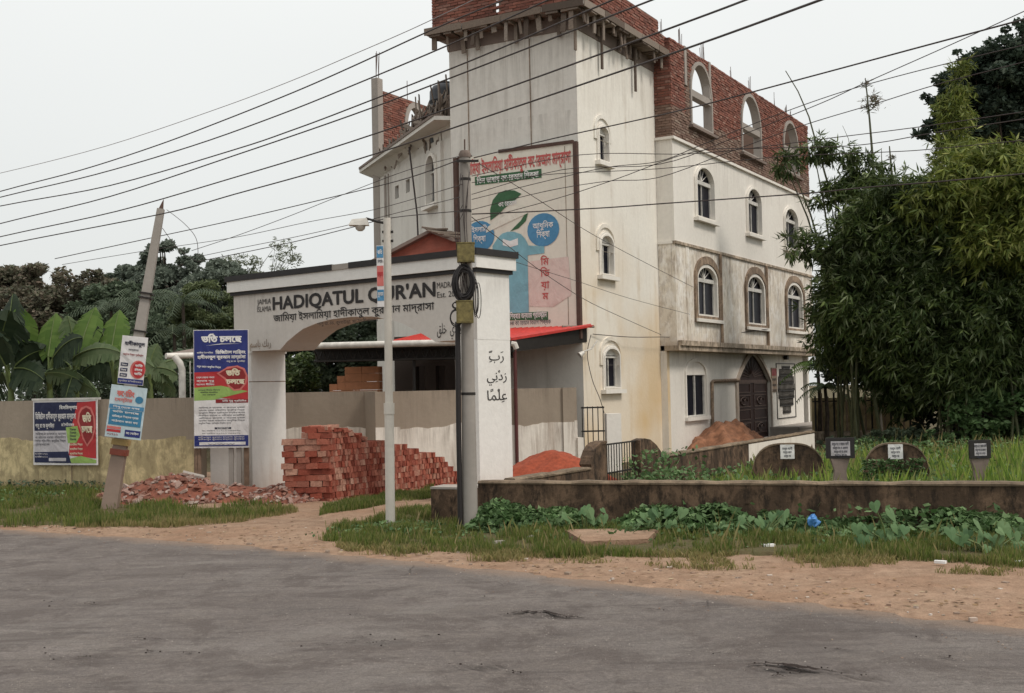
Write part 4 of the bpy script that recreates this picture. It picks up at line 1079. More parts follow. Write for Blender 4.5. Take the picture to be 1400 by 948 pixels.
# walls behind the gate
wb1, M1, L1 = wall_run('inner_wall', 'grey rendered wall with white base behind the stacked bricks, left of the return', (-7.3, 31.2), (-3.55, 30.4), 2.28, (MAT['greycem'], MAT['lime']), 1.36)
wb2, M2, L2 = wall_run('inner_wall', 'grey rendered wall with streaky white base behind the gateway right pillar', (-3.42, 29.3), (1.66, 31.0), 2.26, (MAT['greycem'], MAT['lime']), 1.36, t=0.9 if False else 0.24, pil=((0.0, 0.62), (4.95, 0.30)))
m_ = MB(M2); m_.box(0.0, 0.25, 0.24, 1.5, 0, 2.258); m_.build('return', MAT['greycem'], wb2)
m_ = MB(M2); m_.box(L2-0.02, L2+0.14, -0.07, 0.24, 0, 0.95); m_.build('low_post', MAT['lime'], wb2)
# iron wicket between wall and tower
wk = thing('iron_wicket', (1.9, 31.6, 0), 'narrow iron wicket gate between the grey wall and the tower', 'gate')
WK = frame(1.78, 31.2, 0.75, 0.1)
for k in range(5): m_ = MB(WK); m_.tube([(0.03+0.14*k, 0, 0.35), (0.03+0.14*k, 0, 1.75)], 0.014, 5); m_.build('bar', MAT['iron'], wk)
for z_ in (0.4, 1.1, 1.72): m_ = MB(WK); m_.box(0, 0.62, -0.02, 0.02, z_-0.02, z_+0.02); m_.build('rail', MAT['iron'], wk)
m_ = MB(WK); m_.box(0, 0.62, -0.01, 0.01, 0.3, 0.62); m_.build('kick_plate', MAT['stain'], wk)
m_ = MB(WK); m_.box(0.66, 1.05, -0.1, 0.2, 0, 1.55); m_.build('gate_pier', MAT['white'], wk)

# ================================================================== CEMETERY WALLS
def coped(th, P, Q, h, t=0.20, mats=None, name='wall_body', z0=0.0, seed=1):
    P, Q = Vector(P), Vector(Q); d = Q-P; M_ = frame(P.x, P.y, d.x, d.y); L_ = d.length
    n_ = max(2, int(L_/0.25)); r_ = random.Random(seed)
    ring = []
    hs_ = [h + r_.uniform(-0.012, 0.012) for _ in range(n_+1)]
    m_ = MB(M_); m_.box(0, L_, 0.0, t, z0, h-0.05); m_.build(name, MAT['cem_dark'], th)
    c_ = MB(M_)
    for i in range(n_):
        x0, x1 = L_*i/n_, L_*(i+1)/n_; a_, b_ = hs_[i], hs_[i+1]
        c_.add([(x0, -0.02, h-0.055), (x1, -0.02, h-0.055), (x1, -0.025, b_-0.03), (x0, -0.025, a_-0.03), (x0, 0.01, a_), (x1, 0.01, b_), (x1, t-0.01, b_), (x0, t-0.01, a_), (x0, t+0.02, a_-0.03), (x1, t+0.02, b_-0.03), (x1, t+0.02, h-0.055), (x0, t+0.02, h-0.055)],
               [(0, 1, 2, 3), (3, 2, 5, 4), (4, 5, 6, 7), (7, 6, 9, 8), (8, 9, 10, 11)] + ([(0, 3, 4, 7, 8, 11)] if i == 0 else []) + ([(1, 10, 9, 6, 5, 2)] if i == n_-1 else []))
    c_.build('coping', MAT['cem_top'], th)
    return M_, L_
cw = thing('graveyard_front_wall', (3.4, 18.0, 0), 'low blackened front wall of the graveyard behind leafy ground cover', 'wall')
FA, FB = Vector((-0.60, 19.30)), Vector((9.2, 16.35))
FM, FL_ = coped(cw, FA, FB, 0.815, seed=3)
m_ = MB(FM); m_.box(5.62, 5.78, -0.032, 0.0, 0, 0.72); m_.build('pier', MAT['cem_dark'], cw)
e_ = thing('end_block', (-1.3, 19.9, 0), 'dark cement block with a pale top left of the utility pole', 'block')
EB = frame(gr(590, 720).x, gr(590, 720).y, 0.72, -0.30)
m_ = MB(EB); m_.box(0, 0.72, 0, 0.5, 0, 0.63); m_.build('block_body', MAT['cem_dark'], e_)
m_ = MB(EB); m_.box(-0.01, 0.73, -0.01, 0.51, 0.63, 0.665); m_.build('block_top', MAT['concrete'], e_)
sw = thing('graveyard_side_wall', (0.05, 19.9, 0), 'dark low graveyard side wall curving up to the iron gate', 'wall')
A0 = Vector((0.0, 19.75)); P1 = Vector((1.42, 22.2))
M_, L_ = coped(sw, A0, P1, 0.80, seed=5)
MS2 = frame(P1.x, P1.y, 0.49, 0.87)
up = [(0, 0)]
curve = [(0.0, 0.80), (0.06, 0.92), (0.16, 1.04), (0.30, 1.13), (0.48, 1.185), (0.72, 1.20)]
m_ = MB(MS2); m_.panel([(0, 0), (0.72, 0)] + curve[::-1], [], 0.0, 0.2); m_.build('gate_shoulder', MAT['cem_dark'], sw)
m_ = MB(MS2)
for i in range(len(curve)-1):
    (x0, z0), (x1, z1) = curve[i], curve[i+1]
    m_.hexa([(x0, -0.02, z0-0.0), (x1, -0.02, z1), (x1, 0.22, z1), (x0, 0.22, z0)], [(x0-0.03, -0.02, z0+0.045), (x1-0.02, -0.02, z1+0.05), (x1-0.02, 0.22, z1+0.05), (x0-0.03, 0.22, z0+0.045)])
m_.build('coping', MAT['cem_dark'], sw)
gp = thing('graveyard_gate', (2.1, 23.1, 0), 'black iron bar gate set in the graveyard side wall', 'gate')
G0 = 0.72; s_end = 2.35
for k in range(13):
    x = G0+0.06+(s_end-G0-0.12)*k/12; m_ = MB(MS2); m_.tube([(x, 0.1, 0.1), (x, 0.1, 1.16)], 0.011 if k != 1 else 0.03, 5); m_.build('bar', MAT['iron'], gp)
for z_ in (0.15, 0.6, 1.16): m_ = MB(MS2); m_.box(G0, s_end, 0.085, 0.115, z_-0.015, z_+0.015); m_.build('rail', MAT['iron'], gp)
sw2 = thing('graveyard_side_wall', (2.6, 24.3, 0), 'dark graveyard side wall with flaking whitewash running back to the building steps', 'wall')
Cs = MS2 @ Vector((s_end, 0, 0)); 
curve2 = [(0.0, 1.17), (0.25, 1.20), (0.55, 1.16), (0.85, 1.04), (1.08, 0.90), (1.2, 0.78)]
M3 = frame(Cs.x, Cs.y, 0.49, 0.87)
m_ = MB(M3); m_.panel([(0, 0), (1.2, 0)] + curve2[::-1], [], 0.0, 0.2); m_.build('gate_shoulder', MAT['cem_dark'], sw2)
Ds = at(1113, 588, 35.6); Cs2 = M3 @ Vector((1.2, 0, 0))
M4, L4 = coped(sw2, (Cs2.x, Cs2.y), (Ds.x, Ds.y), 0.80, seed=9)
m_ = MB(M4); ed = []
for i in range(41): x = L4*0.48 + L4*0.52*i/40; ed.append((x, 0.22+0.16*math.sin(i*1.7)+0.1*rr.random()))
m_.panel([(L4*0.48, 0.72), (L4, 0.72)] + ed[::-1], [], -0.008, 0.0); m_.build('flaking_whitewash', MAT['lime'], sw2)

# graves
def grave(px0, px1, py, Y, label, ploff):
    a_, b_ = at(px0, py, Y), at(px1, py+1, Y-0.25); w_ = (b_-a_).length
    th = thing('gravestone', (a_.x+w_/2, Y, 0), label, 'gravestone', 'low arched gravestones')
    M_ = frame(a_.x, a_.y, b_.x-a_.x, b_.y-a_.y); H = a_.z+0.02
    o = []
    for i in range(17):
        u_ = i/16; x = w_*u_; o.append((x, H*0.40 + H*0.60*(1-abs(2*u_-1)**3.2)**0.6))
    m_ = MB(M_); m_.panel([(0, 0), (w_, 0)] + o[::-1], [], 0, 0.12); m_.build('slab', MAT['cem_dark'], th)
    c_ = MB(M_)
    for i in range(16):
        (x0, z0), (x1, z1) = o[i], o[i+1]; c_.hexa([(x0, -0.02, z0), (x1, -0.02, z1), (x1, 0.14, z1), (x0, 0.14, z0)], [(x0, -0.02, z0+0.03), (x1, -0.02, z1+0.03), (x1, 0.14, z1+0.03), (x0, 0.14, z0+0.03)])
    c_.build('rim', MAT['cem_top'], th)
    pw, ph_ = 0.28, 0.27
    m_ = MB(M_); x = w_*ploff; m_.box(x-pw/2, x+pw/2, -0.03, 0.0, H-ph_-0.02, H); pq = m_.build('plaque', F('white'), th)
    for k in range(3): letters(pq, M_, bn('মরহুম আলী')[:9-k], x, H-0.10-0.075*k, 0.042, F('ink'), 0.034, 'C', width=0.2-0.03*k)
grave(1026, 1129, 610, 24.4, 'arched dark gravestone with a white plaque right in front of the side wall', 0.49)
grave(1179, 1271, 609.5, 23.6, 'arched dark gravestone with a white plaque standing in tall bright grass', 0.49)
def grave_sign(px0, px1, py0, py1, Y, label, tilt):
    c_ = at((px0+px1)/2, (py0+py1)/2, Y); w_ = (px1-px0)/FOC*Y; h_ = (py1-py0)/FOC*Y
    th = thing('grave_sign', (c_.x, Y, 0), label, 'sign', 'name signs on posts in the graveyard')
    M_ = Matrix.Translation(c_) @ Matrix.Rotation(tilt, 4, 'Z')
    m_ = MB(M_); m_.box(-w_/2, w_/2, 0, 0.07, -h_/2, h_/2); m_.build('board', MAT['black'], th)
    strip(th, M_, rect(-w_/2+0.08, w_/2-0.08, -h_/2+0.05, h_/2-0.06), F('grey'), 0.004, 'plate')
    for k in range(4): letters(th, M_, bn('মরহুম মোঃ রহমান আলী')[:19-3*k], 0, h_/2-0.13-0.065*k, 0.04 if k else 0.05, F('ink'), 0.009, 'C', width=w_*0.6-0.03*k)
    m_ = MB(Matrix.Translation((c_.x, Y+0.02, 0))); zb_ = c_.z-h_/2; m_.hexa([(-0.16, 0, 0), (0.16, 0, 0), (0.16, 0.12, 0), (-0.16, 0.12, 0)], [(-0.10, 0, zb_-0.22), (0.10, 0, zb_-0.22), (0.10, 0.1, zb_-0.22), (-0.10, 0.1, zb_-0.22)])
    m_.hexa([(-0.10, 0, zb_-0.22), (0.10, 0, zb_-0.22), (0.10, 0.1, zb_-0.22), (-0.10, 0.1, zb_-0.22)], [(-0.17, 0, zb_), (0.17, 0, zb_), (0.17, 0.1, zb_), (-0.17, 0.1, zb_)]); m_.build('post', MAT['oldconc'], th)
grave_sign(1130, 1168, 599, 627, 21.0, 'black framed name sign on a dark post, nearer the building', math.radians(-6))
grave_sign(1326, 1355, 602, 627, 21.6, 'small black framed name sign on a post at the right of the grass', math.radians(3))

# back fence by the far end of the building
bf = thing('back_fence', (13.3, 46.5, 0), 'dark paling fence in front of a mossy wall beside the building end', 'fence')
BF = frame(at(1112, 590, 46).x, 46.0, 4.2, -0.6)
m_ = MB(BF); m_.box(0, 4.2, 0.25, 0.4, 0, 1.6); m_.build('backing_wall', MAT['moss'], bf)
m_ = MB(BF); m_.box(0, 4.2, -0.1, 0.1, 0, 0.32); m_.build('kerb', MAT['ledge'], bf)
for k in range(18):
    x = 0.1+4.0*k/17; m_ = MB(BF); m_.box(x-0.035, x+0.035, -0.02, 0.02, 0.3, 1.75+rr.uniform(-0.1, 0.1)); m_.build('paling', MAT['stain'] if k % 3 else MAT['iron'], bf)
m_ = MB(BF); m_.box(0, 4.2, 0.02, 0.05, 1.45, 1.5); m_.build('rail', MAT['iron'], bf)
m_ = MB(BF); m_.tube([(2.55, -0.2, 0), (2.5, -0.2, 1.3), (2.42, -0.2, 2.4)], 0.04, 6); m_.build('white_stake', MAT['lime'], bf)

# ================================================================== BANNERS AND POSTERS
def quad_frame(tl, tr, bl, Y, depth_r=0.0):
    a_ = at(*tl, Y); b_ = at(*tr, Y+depth_r); c_ = at(*bl, Y)
    X = b_-a_; w_ = X.length; X.normalize(); D = c_-a_; D -= X*D.dot(X); h_ = D.length; Z = -D.normalized(); Yv = Z.cross(X)
    M_ = Matrix(((X.x, Yv.x, Z.x, a_.x), (X.y, Yv.y, Z.y, a_.y), (X.z, Yv.z, Z.z, a_.z), (0, 0, 0, 1)))
    return M_, w_, h_
def sheet_mesh(M_, w_, h_, t=0.03, wr=0.012, seed=1, nx=14, ny=18):
    """a thin printed sheet with slight wrinkles"""
    m_ = MB(M_); m_.box(0, w_, 0.0, t, -h_, 0); return m_
banner_print = []
def pr(th, M_, w_, h_, x0, x1, y0, y1, col, out=0.004, name='print_panel', poly=None):
    pts = poly if poly else [(x0, y1), (x1, y1), (x1, y0), (x0, y0)]
    return strip(th, M_, [(x*w_, -y*h_) for x, y in pts], F(col), out, name)
def tx(th, M_, w_, h_, s, x, y, hh, col, width=None, align='L', out=0.010, bold=0.02, slope=0.0):
    return letters(th, M_, bn(s), x*w_, -y*h_, hh*h_, F(col), out, align, width=None if width is None else width*w_, bold=bold, slope=slope)

# large upright admission banner
M_, w_, h_ = quad_frame((264.5, 451.5), (339.5, 450.5), (267.5, 613), 26.6)
lb = thing('upright_banner', (M_.translation.x+w_/2, 26.6, 0), 'tall blue and white printed banner on bamboo posts left of the gateway', 'banner')
sheet_mesh(M_, w_, h_).build('banner_sheet', F('paper'), lb)
pr(lb, M_, w_, h_, 0.01, 0.99, 0.005, 0.40, 'navy')
pr(lb, M_, w_, h_, 0, 0, 0, 0, 'red', 0.006, poly=[(0.01, 0.36), (0.5, 0.355), (0.99, 0.40), (0.99, 0.60), (0.01, 0.56)])
pr(lb, M_, w_, h_, 0, 0, 0, 0, 'lime', 0.008, poly=[(0.01, 0.49), (0.5, 0.475), (0.85, 0.51), (0.99, 0.525), (0.35, 0.595), (0.01, 0.60)])
pr(lb, M_, w_, h_, 0, 0, 0, 0, 'paper', 0.007, poly=[(0.01, 0.60), (0.4, 0.595), (0.4, 0.625), (0.99, 0.625), (0.99, 0.90), (0.01, 0.90)])
pr(lb, M_, w_, h_, 0.40, 0.99, 0.59, 0.62, 'dred', 0.009)
strip(lb, M_, [(x*w_, -y*h_) for x, y in [(0.42, 0.37), (0.55, 0.335), (0.62, 0.315), (0.8, 0.305), (0.93, 0.33), (0.985, 0.39), (0.96, 0.46), (0.86, 0.515), (0.73, 0.52), (0.62, 0.48), (0.56, 0.42)]], F('pink'), 0.011, 'print_panel')
strip(lb, M_, [(x*w_, -y*h_) for x, y in [(0.47, 0.372), (0.6, 0.335), (0.78, 0.318), (0.9, 0.34), (0.95, 0.39), (0.93, 0.455), (0.84, 0.50), (0.74, 0.505), (0.65, 0.47), (0.59, 0.41)]], F('dred'), 0.014, 'print_panel')
pr(lb, M_, w_, h_, 0.01, 0.99, 0.895, 0.985, 'navy', 0.009)
pr(lb, M_, w_, h_, 0.10, 0.94, 0.95, 0.975, 'paper', 0.012)
tx(lb, M_, w_, h_, 'ভতি চলছে', 0.14, 0.105, 0.052, 'white', 0.74, bold=0.05)
strip(lb, M_, [(x*w_, -y*h_) for x, y in ((0.30, 0.045), (0.36, 0.03), (0.37, 0.036), (0.31, 0.052))], F('white'), 0.012, 'lettering')
strip(lb, M_, [(x*w_, -y*h_) for x, y in ((0.22, 0.135), (0.5, 0.118), (0.86, 0.12), (0.5, 0.124))], F('white'), 0.012, 'lettering')
tx(lb, M_, w_, h_, 'ডিজিটাল লার্নিং', 0.40, 0.205, 0.026, 'paper', 0.55, bold=0.04)
tx(lb, M_, w_, h_, 'জামিয়া ইসলামিয়া', 0.06, 0.20, 0.012, 'paper', 0.30)
tx(lb, M_, w_, h_, 'হাদীকাতুল কুরআন মাদ্রাসা', 0.07, 0.245, 0.026, 'paper', 0.88, bold=0.04)
tx(lb, M_, w_, h_, 'পানু রোড, কুলাউড়া', 0.60, 0.275, 0.012, 'paper', 0.34)
tx(lb, M_, w_, h_, 'নতুন বছরে আধুনিক শিক্ষা', 0.06, 0.315, 0.014, 'white', 0.44, slope=-0.06)
for k in range(3): tx(lb, M_, w_, h_, ('প্লে থেকে নবম', 'ক্লাস শুরু', 'আসন সীমিত')[k], 0.05, 0.41+0.03*k, 0.014, 'paper', 0.33)
for k in range(3): tx(lb, M_, w_, h_, ('নাজেরা হিফজ কিতাব', 'আবাসিক অনাবাসিক', 'ডে কেয়ার')[k], 0.08+0.04*k, 0.515+0.02*k, 0.009, 'ink', 0.40-0.08*k)
tx(lb, M_, w_, h_, 'ভতি', 0.72, 0.39, 0.045, 'gold', 0.26, 'C', 0.018, 0.05)
tx(lb, M_, w_, h_, 'চলছে', 0.76, 0.46, 0.040, 'gold', 0.34, 'C', 0.018, 0.05)
tx(lb, M_, w_, h_, 'ভতি শুরু প্রতিদিন', 0.52, 0.612, 0.014, 'paper', 0.44, out=0.014)
words = 'অভিজ্ঞ হাফেজ ও আলেম দ্বারা পরিচালিত আধুনিক শিক্ষা প্রতিষ্ঠান নিয়মিত ক্লাস ও পরীক্ষা আবাসিক ব্যবস্থা মনোরম পরিবেশ'.split()
for k in range(7): tx(lb, M_, w_, h_, ' '.join(words[(k*3) % 12:(k*3) % 12+5]), 0.09, 0.665+0.022*k, 0.011, 'ink', 0.84-(0.25 if k == 6 else 0), bold=0.005)
pr(lb, M_, w_, h_, 0.38, 0.68, 0.826, 0.842, 'ink', 0.010)
tx(lb, M_, w_, h_, 'যোগাযোগ করুন', 0.53, 0.838, 0.009, 'white', 0.22, 'C', 0.013)
for k in range(2): tx(lb, M_, w_, h_, 'মোবাইল ০১৭১২ ৩৪৫৬৭৮', 0.15, 0.86+0.022*k, 0.010, 'ink', 0.7, bold=0.0)
for k in range(2): tx(lb, M_, w_, h_, 'হাদীকাতুল কুরআন মাদ্রাসা কুলাউড়া', 0.08, 0.915+0.018*k, 0.011, 'paper', 0.84, out=0.013, bold=0.0)
tx(lb, M_, w_, h_, 'www', 0.5, 0.972, 0.012, 'ink', 0.5, 'C', 0.015, 0.0)
for x_ in (0.02, 0.18): m_ = MB(M_); m_.tube([(x_*w_ if x_ < .1 else x_*w_*0.4, 0.08, 0), (x_*w_*(1 if x_ < .1 else .4), 0.10, -h_-0.9)], 0.05, 7); m_.build('post', MAT['post'], lb, True)
for x_ in (0.66, 0.80, 0.94): m_ = MB(M_); m_.box(x_*w_-0.05, x_*w_+0.05, 0.05, 0.12, -h_-0.85, -0.02); m_.build('post', MAT['post'] if x_ > .9 else MAT['polec'], lb)

# banner on the wall
s0_, zt_ = onplane(LWM, 49.5, 548); s1_, _z = onplane(LWM, 136.5, 546); _s, zb_ = onplane(LWM, 50, 635.5)
M_ = LWM @ Matrix.Translation((s0_, -0.11, zt_)); w_, h_ = s1_-s0_, zt_-zb_
wbn = thing('wall_banner', (M_.translation.x+w_/2, 28.6, 1.0), 'navy and red printed banner hung on the mossy boundary wall', 'banner')
sheet_mesh(M_, w_, h_).build('banner_sheet', F('paper'), wbn)
pr(wbn, M_, w_, h_, 0.02, 0.985, 0.03, 0.47, 'navy2')
pr(wbn, M_, w_, h_, 0, 0, 0, 0, 'red', 0.006, poly=[(0.70, 0.04), (0.985, 0.02), (0.985, 0.90), (0.56, 0.85), (0.60, 0.45)])
pr(wbn, M_, w_, h_, 0, 0, 0, 0, 'lime', 0.008, poly=[(0.52, 0.42), (0.70, 0.40), (0.74, 0.55), (0.68, 0.66), (0.55, 0.66)])
pr(wbn, M_, w_, h_, 0.02, 0.55, 0.47, 0.80, 'grey', 0.006)
pr(wbn, M_, w_, h_, 0, 0, 0, 0, 'navy2', 0.008, poly=[(0.02, 0.80), (0.55, 0.79), (0.60, 0.97), (0.02, 0.96)])
pr(wbn, M_, w_, h_, 0, 0, 0, 0, 'lime', 0.009, poly=[(0.58, 0.90), (0.75, 0.86), (0.985, 0.92), (0.985, 0.97), (0.60, 0.97)])
strip(wbn, M_, [(x*w_, -y*h_) for x, y in [(0.72, 0.2), (0.76, 0.12), (0.84, 0.09), (0.92, 0.12), (0.97, 0.25), (0.98, 0.45), (0.94, 0.6), (0.85, 0.72), (0.78, 0.6), (0.74, 0.45), (0.70, 0.33)]], F('pink'), 0.011, 'print_panel')
strip(wbn, M_, [(x*w_, -y*h_) for x, y in [(0.745, 0.21), (0.78, 0.15), (0.84, 0.12), (0.90, 0.15), (0.945, 0.26), (0.955, 0.45), (0.92, 0.58), (0.85, 0.68), (0.80, 0.58), (0.765, 0.45), (0.73, 0.33)]], F('dred'), 0.014, 'print_panel')
tx(wbn, M_, w_, h_, 'ভতি', 0.85, 0.34, 0.11, 'gold', 0.14, 'C', 0.018, 0.05)
tx(wbn, M_, w_, h_, 'চলছে', 0.85, 0.50, 0.10, 'gold', 0.17, 'C', 0.018, 0.05)
tx(wbn, M_, w_, h_, 'বিসমিল্লাহ', 0.42, 0.14, 0.05, 'white', 0.28)
tx(wbn, M_, w_, h_, 'ডিজিটাল হাদীকাতুল কুরআন মাদ্রাসা', 0.04, 0.29, 0.085, 'paper', 0.64, bold=0.02)
tx(wbn, M_, w_, h_, 'পানু রোড কুলাউড়া', 0.04, 0.42, 0.06, 'paper', 0.30); tx(wbn, M_, w_, h_, 'মৌলভীবাজার', 0.45, 0.40, 0.04, 'paper', 0.20)
for k in range(4): tx(wbn, M_, w_, h_, ' '.join(words[k*2:k*2+4]), 0.04, 0.535+0.055*k, 0.035, 'ink', 0.48 if k < 3 else 0.22, bold=0.0)
for k in range(4): tx(wbn, M_, w_, h_, 'হিফজ', 0.63, 0.47+0.05*k, 0.028, 'ink', 0.10, 'C')
for k in range(3): tx(wbn, M_, w_, h_, 'আবাসিক শিক্ষা', 0.58, 0.70+0.07*k, 0.03, 'gold', 0.20)
for k in range(2): tx(wbn, M_, w_, h_, 'মোবাইল ০১৭১২', 0.03, 0.84+0.045*k, 0.025, 'grey', 0.2, out=0.011)
pr(wbn, M_, w_, h_, 0.25, 0.52, 0.89, 0.94, 'grey', 0.011)
m_ = MB(M_); m_.box(-0.02, w_+0.12, -0.02, 0.0, 0.0, 0.05); m_.build('top_batten', MAT['wframe'], wbn)

# ================================================================== POLES
lp = thing('leaning_pole', (gr(149, 702).x, gr(149, 702).y, 0), 'tapered square concrete power pole leaning right with posters tied on', 'pole')
Pb, Pt = gr(149, 702), at(220, 286, 23.75)
ax_ = (Pt-Pb); Lp = ax_.length; axn = ax_.normalized()
Xp = Vector((1, 0.15, 0)); Xp = (Xp - axn*Xp.dot(axn)).normalized(); Yp = axn.cross(Xp)
LPM = Matrix(((Xp.x, Yp.x, axn.x, Pb.x), (Xp.y, Yp.y, axn.y, Pb.y), (Xp.z, Yp.z, axn.z, 0), (0, 0, 0, 1)))
def taper(mb, z0, z1, w0, w1):
    mb.hexa([(-w0, -w0, z0), (w0, -w0, z0), (w0, w0, z0), (-w0, w0, z0)], [(-w1, -w1, z1), (w1, -w1, z1), (w1, w1, z1), (-w1, w1, z1)])
m_ = MB(LPM); taper(m_, -0.3, 1.75, 0.155, 0.120); m_.build('pole_foot', plaster('pole_brown', (0.27, 0.20, 0.16), (0.11, 0.075, 0.055), 0.7, 0.6), lp)
m_ = MB(LPM); taper(m_, 1.75, Lp, 0.120, 0.068); m_.build('pole_shaft', MAT['polec'], lp)
m_ = MB(LPM); m_.tube([(0, 0, Lp), (0.02, 0, Lp+0.2)], [0.05, 0.005], 5); m_.build('spike', MAT['rust'], lp)
for z_ in (Lp*0.70, Lp*0.715, Lp*0.59, Lp*0.43): m_ = MB(LPM); w_ = 0.13; m_.box(-w_, w_, -w_, w_, z_, z_+0.03); m_.build('clamp', MAT['iron'], lp)
for z_, cc in ((1.35, (0.62, 0.42, 0.16)), (1.15, (0.42, 0.10, 0.06))):
    m_ = MB(LPM); w_ = 0.158; m_.box(-w_, w_, -w_, w_, z_, z_+0.12); m_.build('paint_band', flat('band%d' % int(z_*100), tuple(q*0.6 for q in cc)), lp)
def poster(tl, tr, bl, Y, label, kind):
    M_, w_, h_ = quad_frame(tl, tr, bl, Y)
    th = thing('poster', (M_.translation.x+w_/2, Y, M_.translation.z-h_), label, 'poster', 'posters tied to the leaning pole')
    sheet_mesh(M_, w_, h_, 0.015).build('poster_sheet', F('paper' if kind == 0 else 'sky'), th)
    if kind == 0:
        tx(th, M_, w_, h_, 'হাদীকাতুল', 0.12, 0.19, 0.07, 'ink', 0.80, bold=0.04); tx(th, M_, w_, h_, 'মাদ্রাসা', 0.3, 0.30, 0.035, 'ink', 0.4)
        tx(th, M_, w_, h_, 'আধুনিক শিক্ষা প্রতিষ্ঠান', 0.10, 0.40, 0.035, 'dred', 0.8)
        strip(th, M_, [(x*w_, -y*h_) for x, y in ell(0.74, 0.68, 0.30, 0.19, 20)], F('pink'), 0.006, 'print_panel')
        strip(th, M_, [(x*w_, -y*h_) for x, y in ell(0.77, 0.68, 0.24, 0.17, 20)], F('red'), 0.009, 'print_panel')
        for k in range(3): tx(th, M_, w_, h_, ('ভতি', 'চলিতেছে', 'ভতি')[k], 0.77, 0.62+0.085*k, 0.045, 'white', 0.30, 'C', 0.013, 0.03)
        for k in range(3): pr(th, M_, w_, h_, 0.06, 0.34, 0.56+0.11*k, 0.63+0.11*k, 'navy2', 0.006)
        for k in range(3): tx(th, M_, w_, h_, 'হিফজ', 0.2, 0.615+0.11*k, 0.03, 'paper', 0.2, 'C')
        pr(th, M_, w_, h_, 0.01, 0.99, 0.885, 0.99, 'navy'); tx(th, M_, w_, h_, 'কুলাউড়া মৌলভীবাজার', 0.06, 0.95, 0.03, 'grey', 0.88)
    else:
        tx(th, M_, w_, h_, 'কোচিং', 0.18, 0.20, 0.10, 'pink', 0.5, bold=0.05); tx(th, M_, w_, h_, 'সেন্টার', 0.14, 0.30, 0.06, 'pink', 0.5, bold=0.03)
        strip(th, M_, [(x*w_, -y*h_) for x, y in ell(0.82, 0.24, 0.11, 0.07, 14)], F('cyan'), 0.006, 'print_panel')
        pr(th, M_, w_, h_, 0.02, 0.98, 0.37, 0.45, 'blue', 0.006); pr(th, M_, w_, h_, 0.05, 0.95, 0.46, 0.76, 'cyan', 0.006)
        for k in range(4): tx(th, M_, w_, h_, ('শিশু থেকে দশম', 'ভতি চলছে', 'অভিজ্ঞ শিক্ষক দ্বারা', 'পাঠদান করা হয়')[k], 0.5, 0.43+0.09*k, 0.035, 'white', 0.74, 'C', 0.012)
        pr(th, M_, w_, h_, 0.03, 0.42, 0.79, 0.84, 'pink'); pr(th, M_, w_, h_, 0.03, 0.42, 0.85, 0.90, 'red'); pr(th, M_, w_, h_, 0.54, 0.97, 0.83, 0.96, 'navy')
        tx(th, M_, w_, h_, 'মোবাইল', 0.75, 0.91, 0.04, 'paper', 0.36, 'C'); tx(th, M_, w_, h_, '০১৭১২', 0.06, 0.96, 0.04, 'dred', 0.3)
poster((167.5, 458.5), (202.5, 462), (158, 524), Pb.y-0.28, 'upper poster on the leaning pole, white with a red disc', 0)
poster((152.5, 525.5), (201.5, 531.5), (143.5, 596.5), Pb.y-0.30, 'lower poster on the leaning pole, pale blue with a dark blue panel', 1)

up_ = thing('utility_pole', (-0.725, 18.95, 0), 'round concrete utility pole carrying steel boxes and a black cable coil', 'pole')
UM = Matrix.Translation((-0.725, 18.95, 0.1645)) @ Matrix.Rotation(math.radians(0.3), 4, 'Y') @ Matrix.Diagonal((0.93, 0.93, 0.93, 1))
m_ = MB(UM); m_.tube([(0, 0, -0.2), (0, 0, 6.38)], [0.135, 0.088], 16); m_.build('pole_shaft', MAT['polec'], up_, True)
m_ = MB(UM); m_.tube([(0, 0, 6.30), (0, 0, 6.36), (0, 0, 6.42)], [0.10, 0.11, 0.08], 12); m_.build('pole_cap', MAT['oldconc'], up_, True)
m_ = MB(UM); m_.tube([(0, 0, 6.4), (0, 0, 6.62)], 0.012, 4); m_.build('spike', MAT['rust'], up_)
m_ = MB(UM); m_.box(-0.14, 0.24, -0.13, -0.10, 6.20, 6.24); m_.build('cross_bar', MAT['iron'], up_)
for z_ in (5.9, 5.35, 2.2): m_ = MB(UM); rr_ = 0.135-0.047*z_/6.4+0.006; m_.tube([(0, 0, z_), (0, 0, z_+0.045)], rr_, 14); m_.build('strap', MAT['iron'], up_)
def xz(px, py): p = at(px, py, 20.2); return p.x+0.78, p.z
for k, (a0, a1, y0, y1) in enumerate(((623, 647, 334, 359), (622.5, 646, 413, 442))):
    x0, zt_ = xz(a0, y0); x1, zb_ = xz(a1, y1); m_ = MB(UM); m_.box(x0, x1, -0.30, -0.10, zb_, zt_); m_.box(x0-0.01, x1+0.01, -0.31, -0.09, zt_, zt_+0.015)
    b_ = m_.build('meter_box', MAT['ybox'], up_)
    m_ = MB(UM); m_.box(x0+0.02, x1-0.02, -0.308, -0.300, zb_+0.02, zt_-0.02); m_.build('box_lid', MAT['ybox'], b_)
x0, zc_ = xz(627, 440); m_ = MB(UM); m_.tube([(-0.16, -0.12, zc_), (-0.17, -0.08, 1.6), (-0.165, -0.08, 0.0)], 0.045, 8); m_.build('cable_conduit', MAT['black'], up_, True)
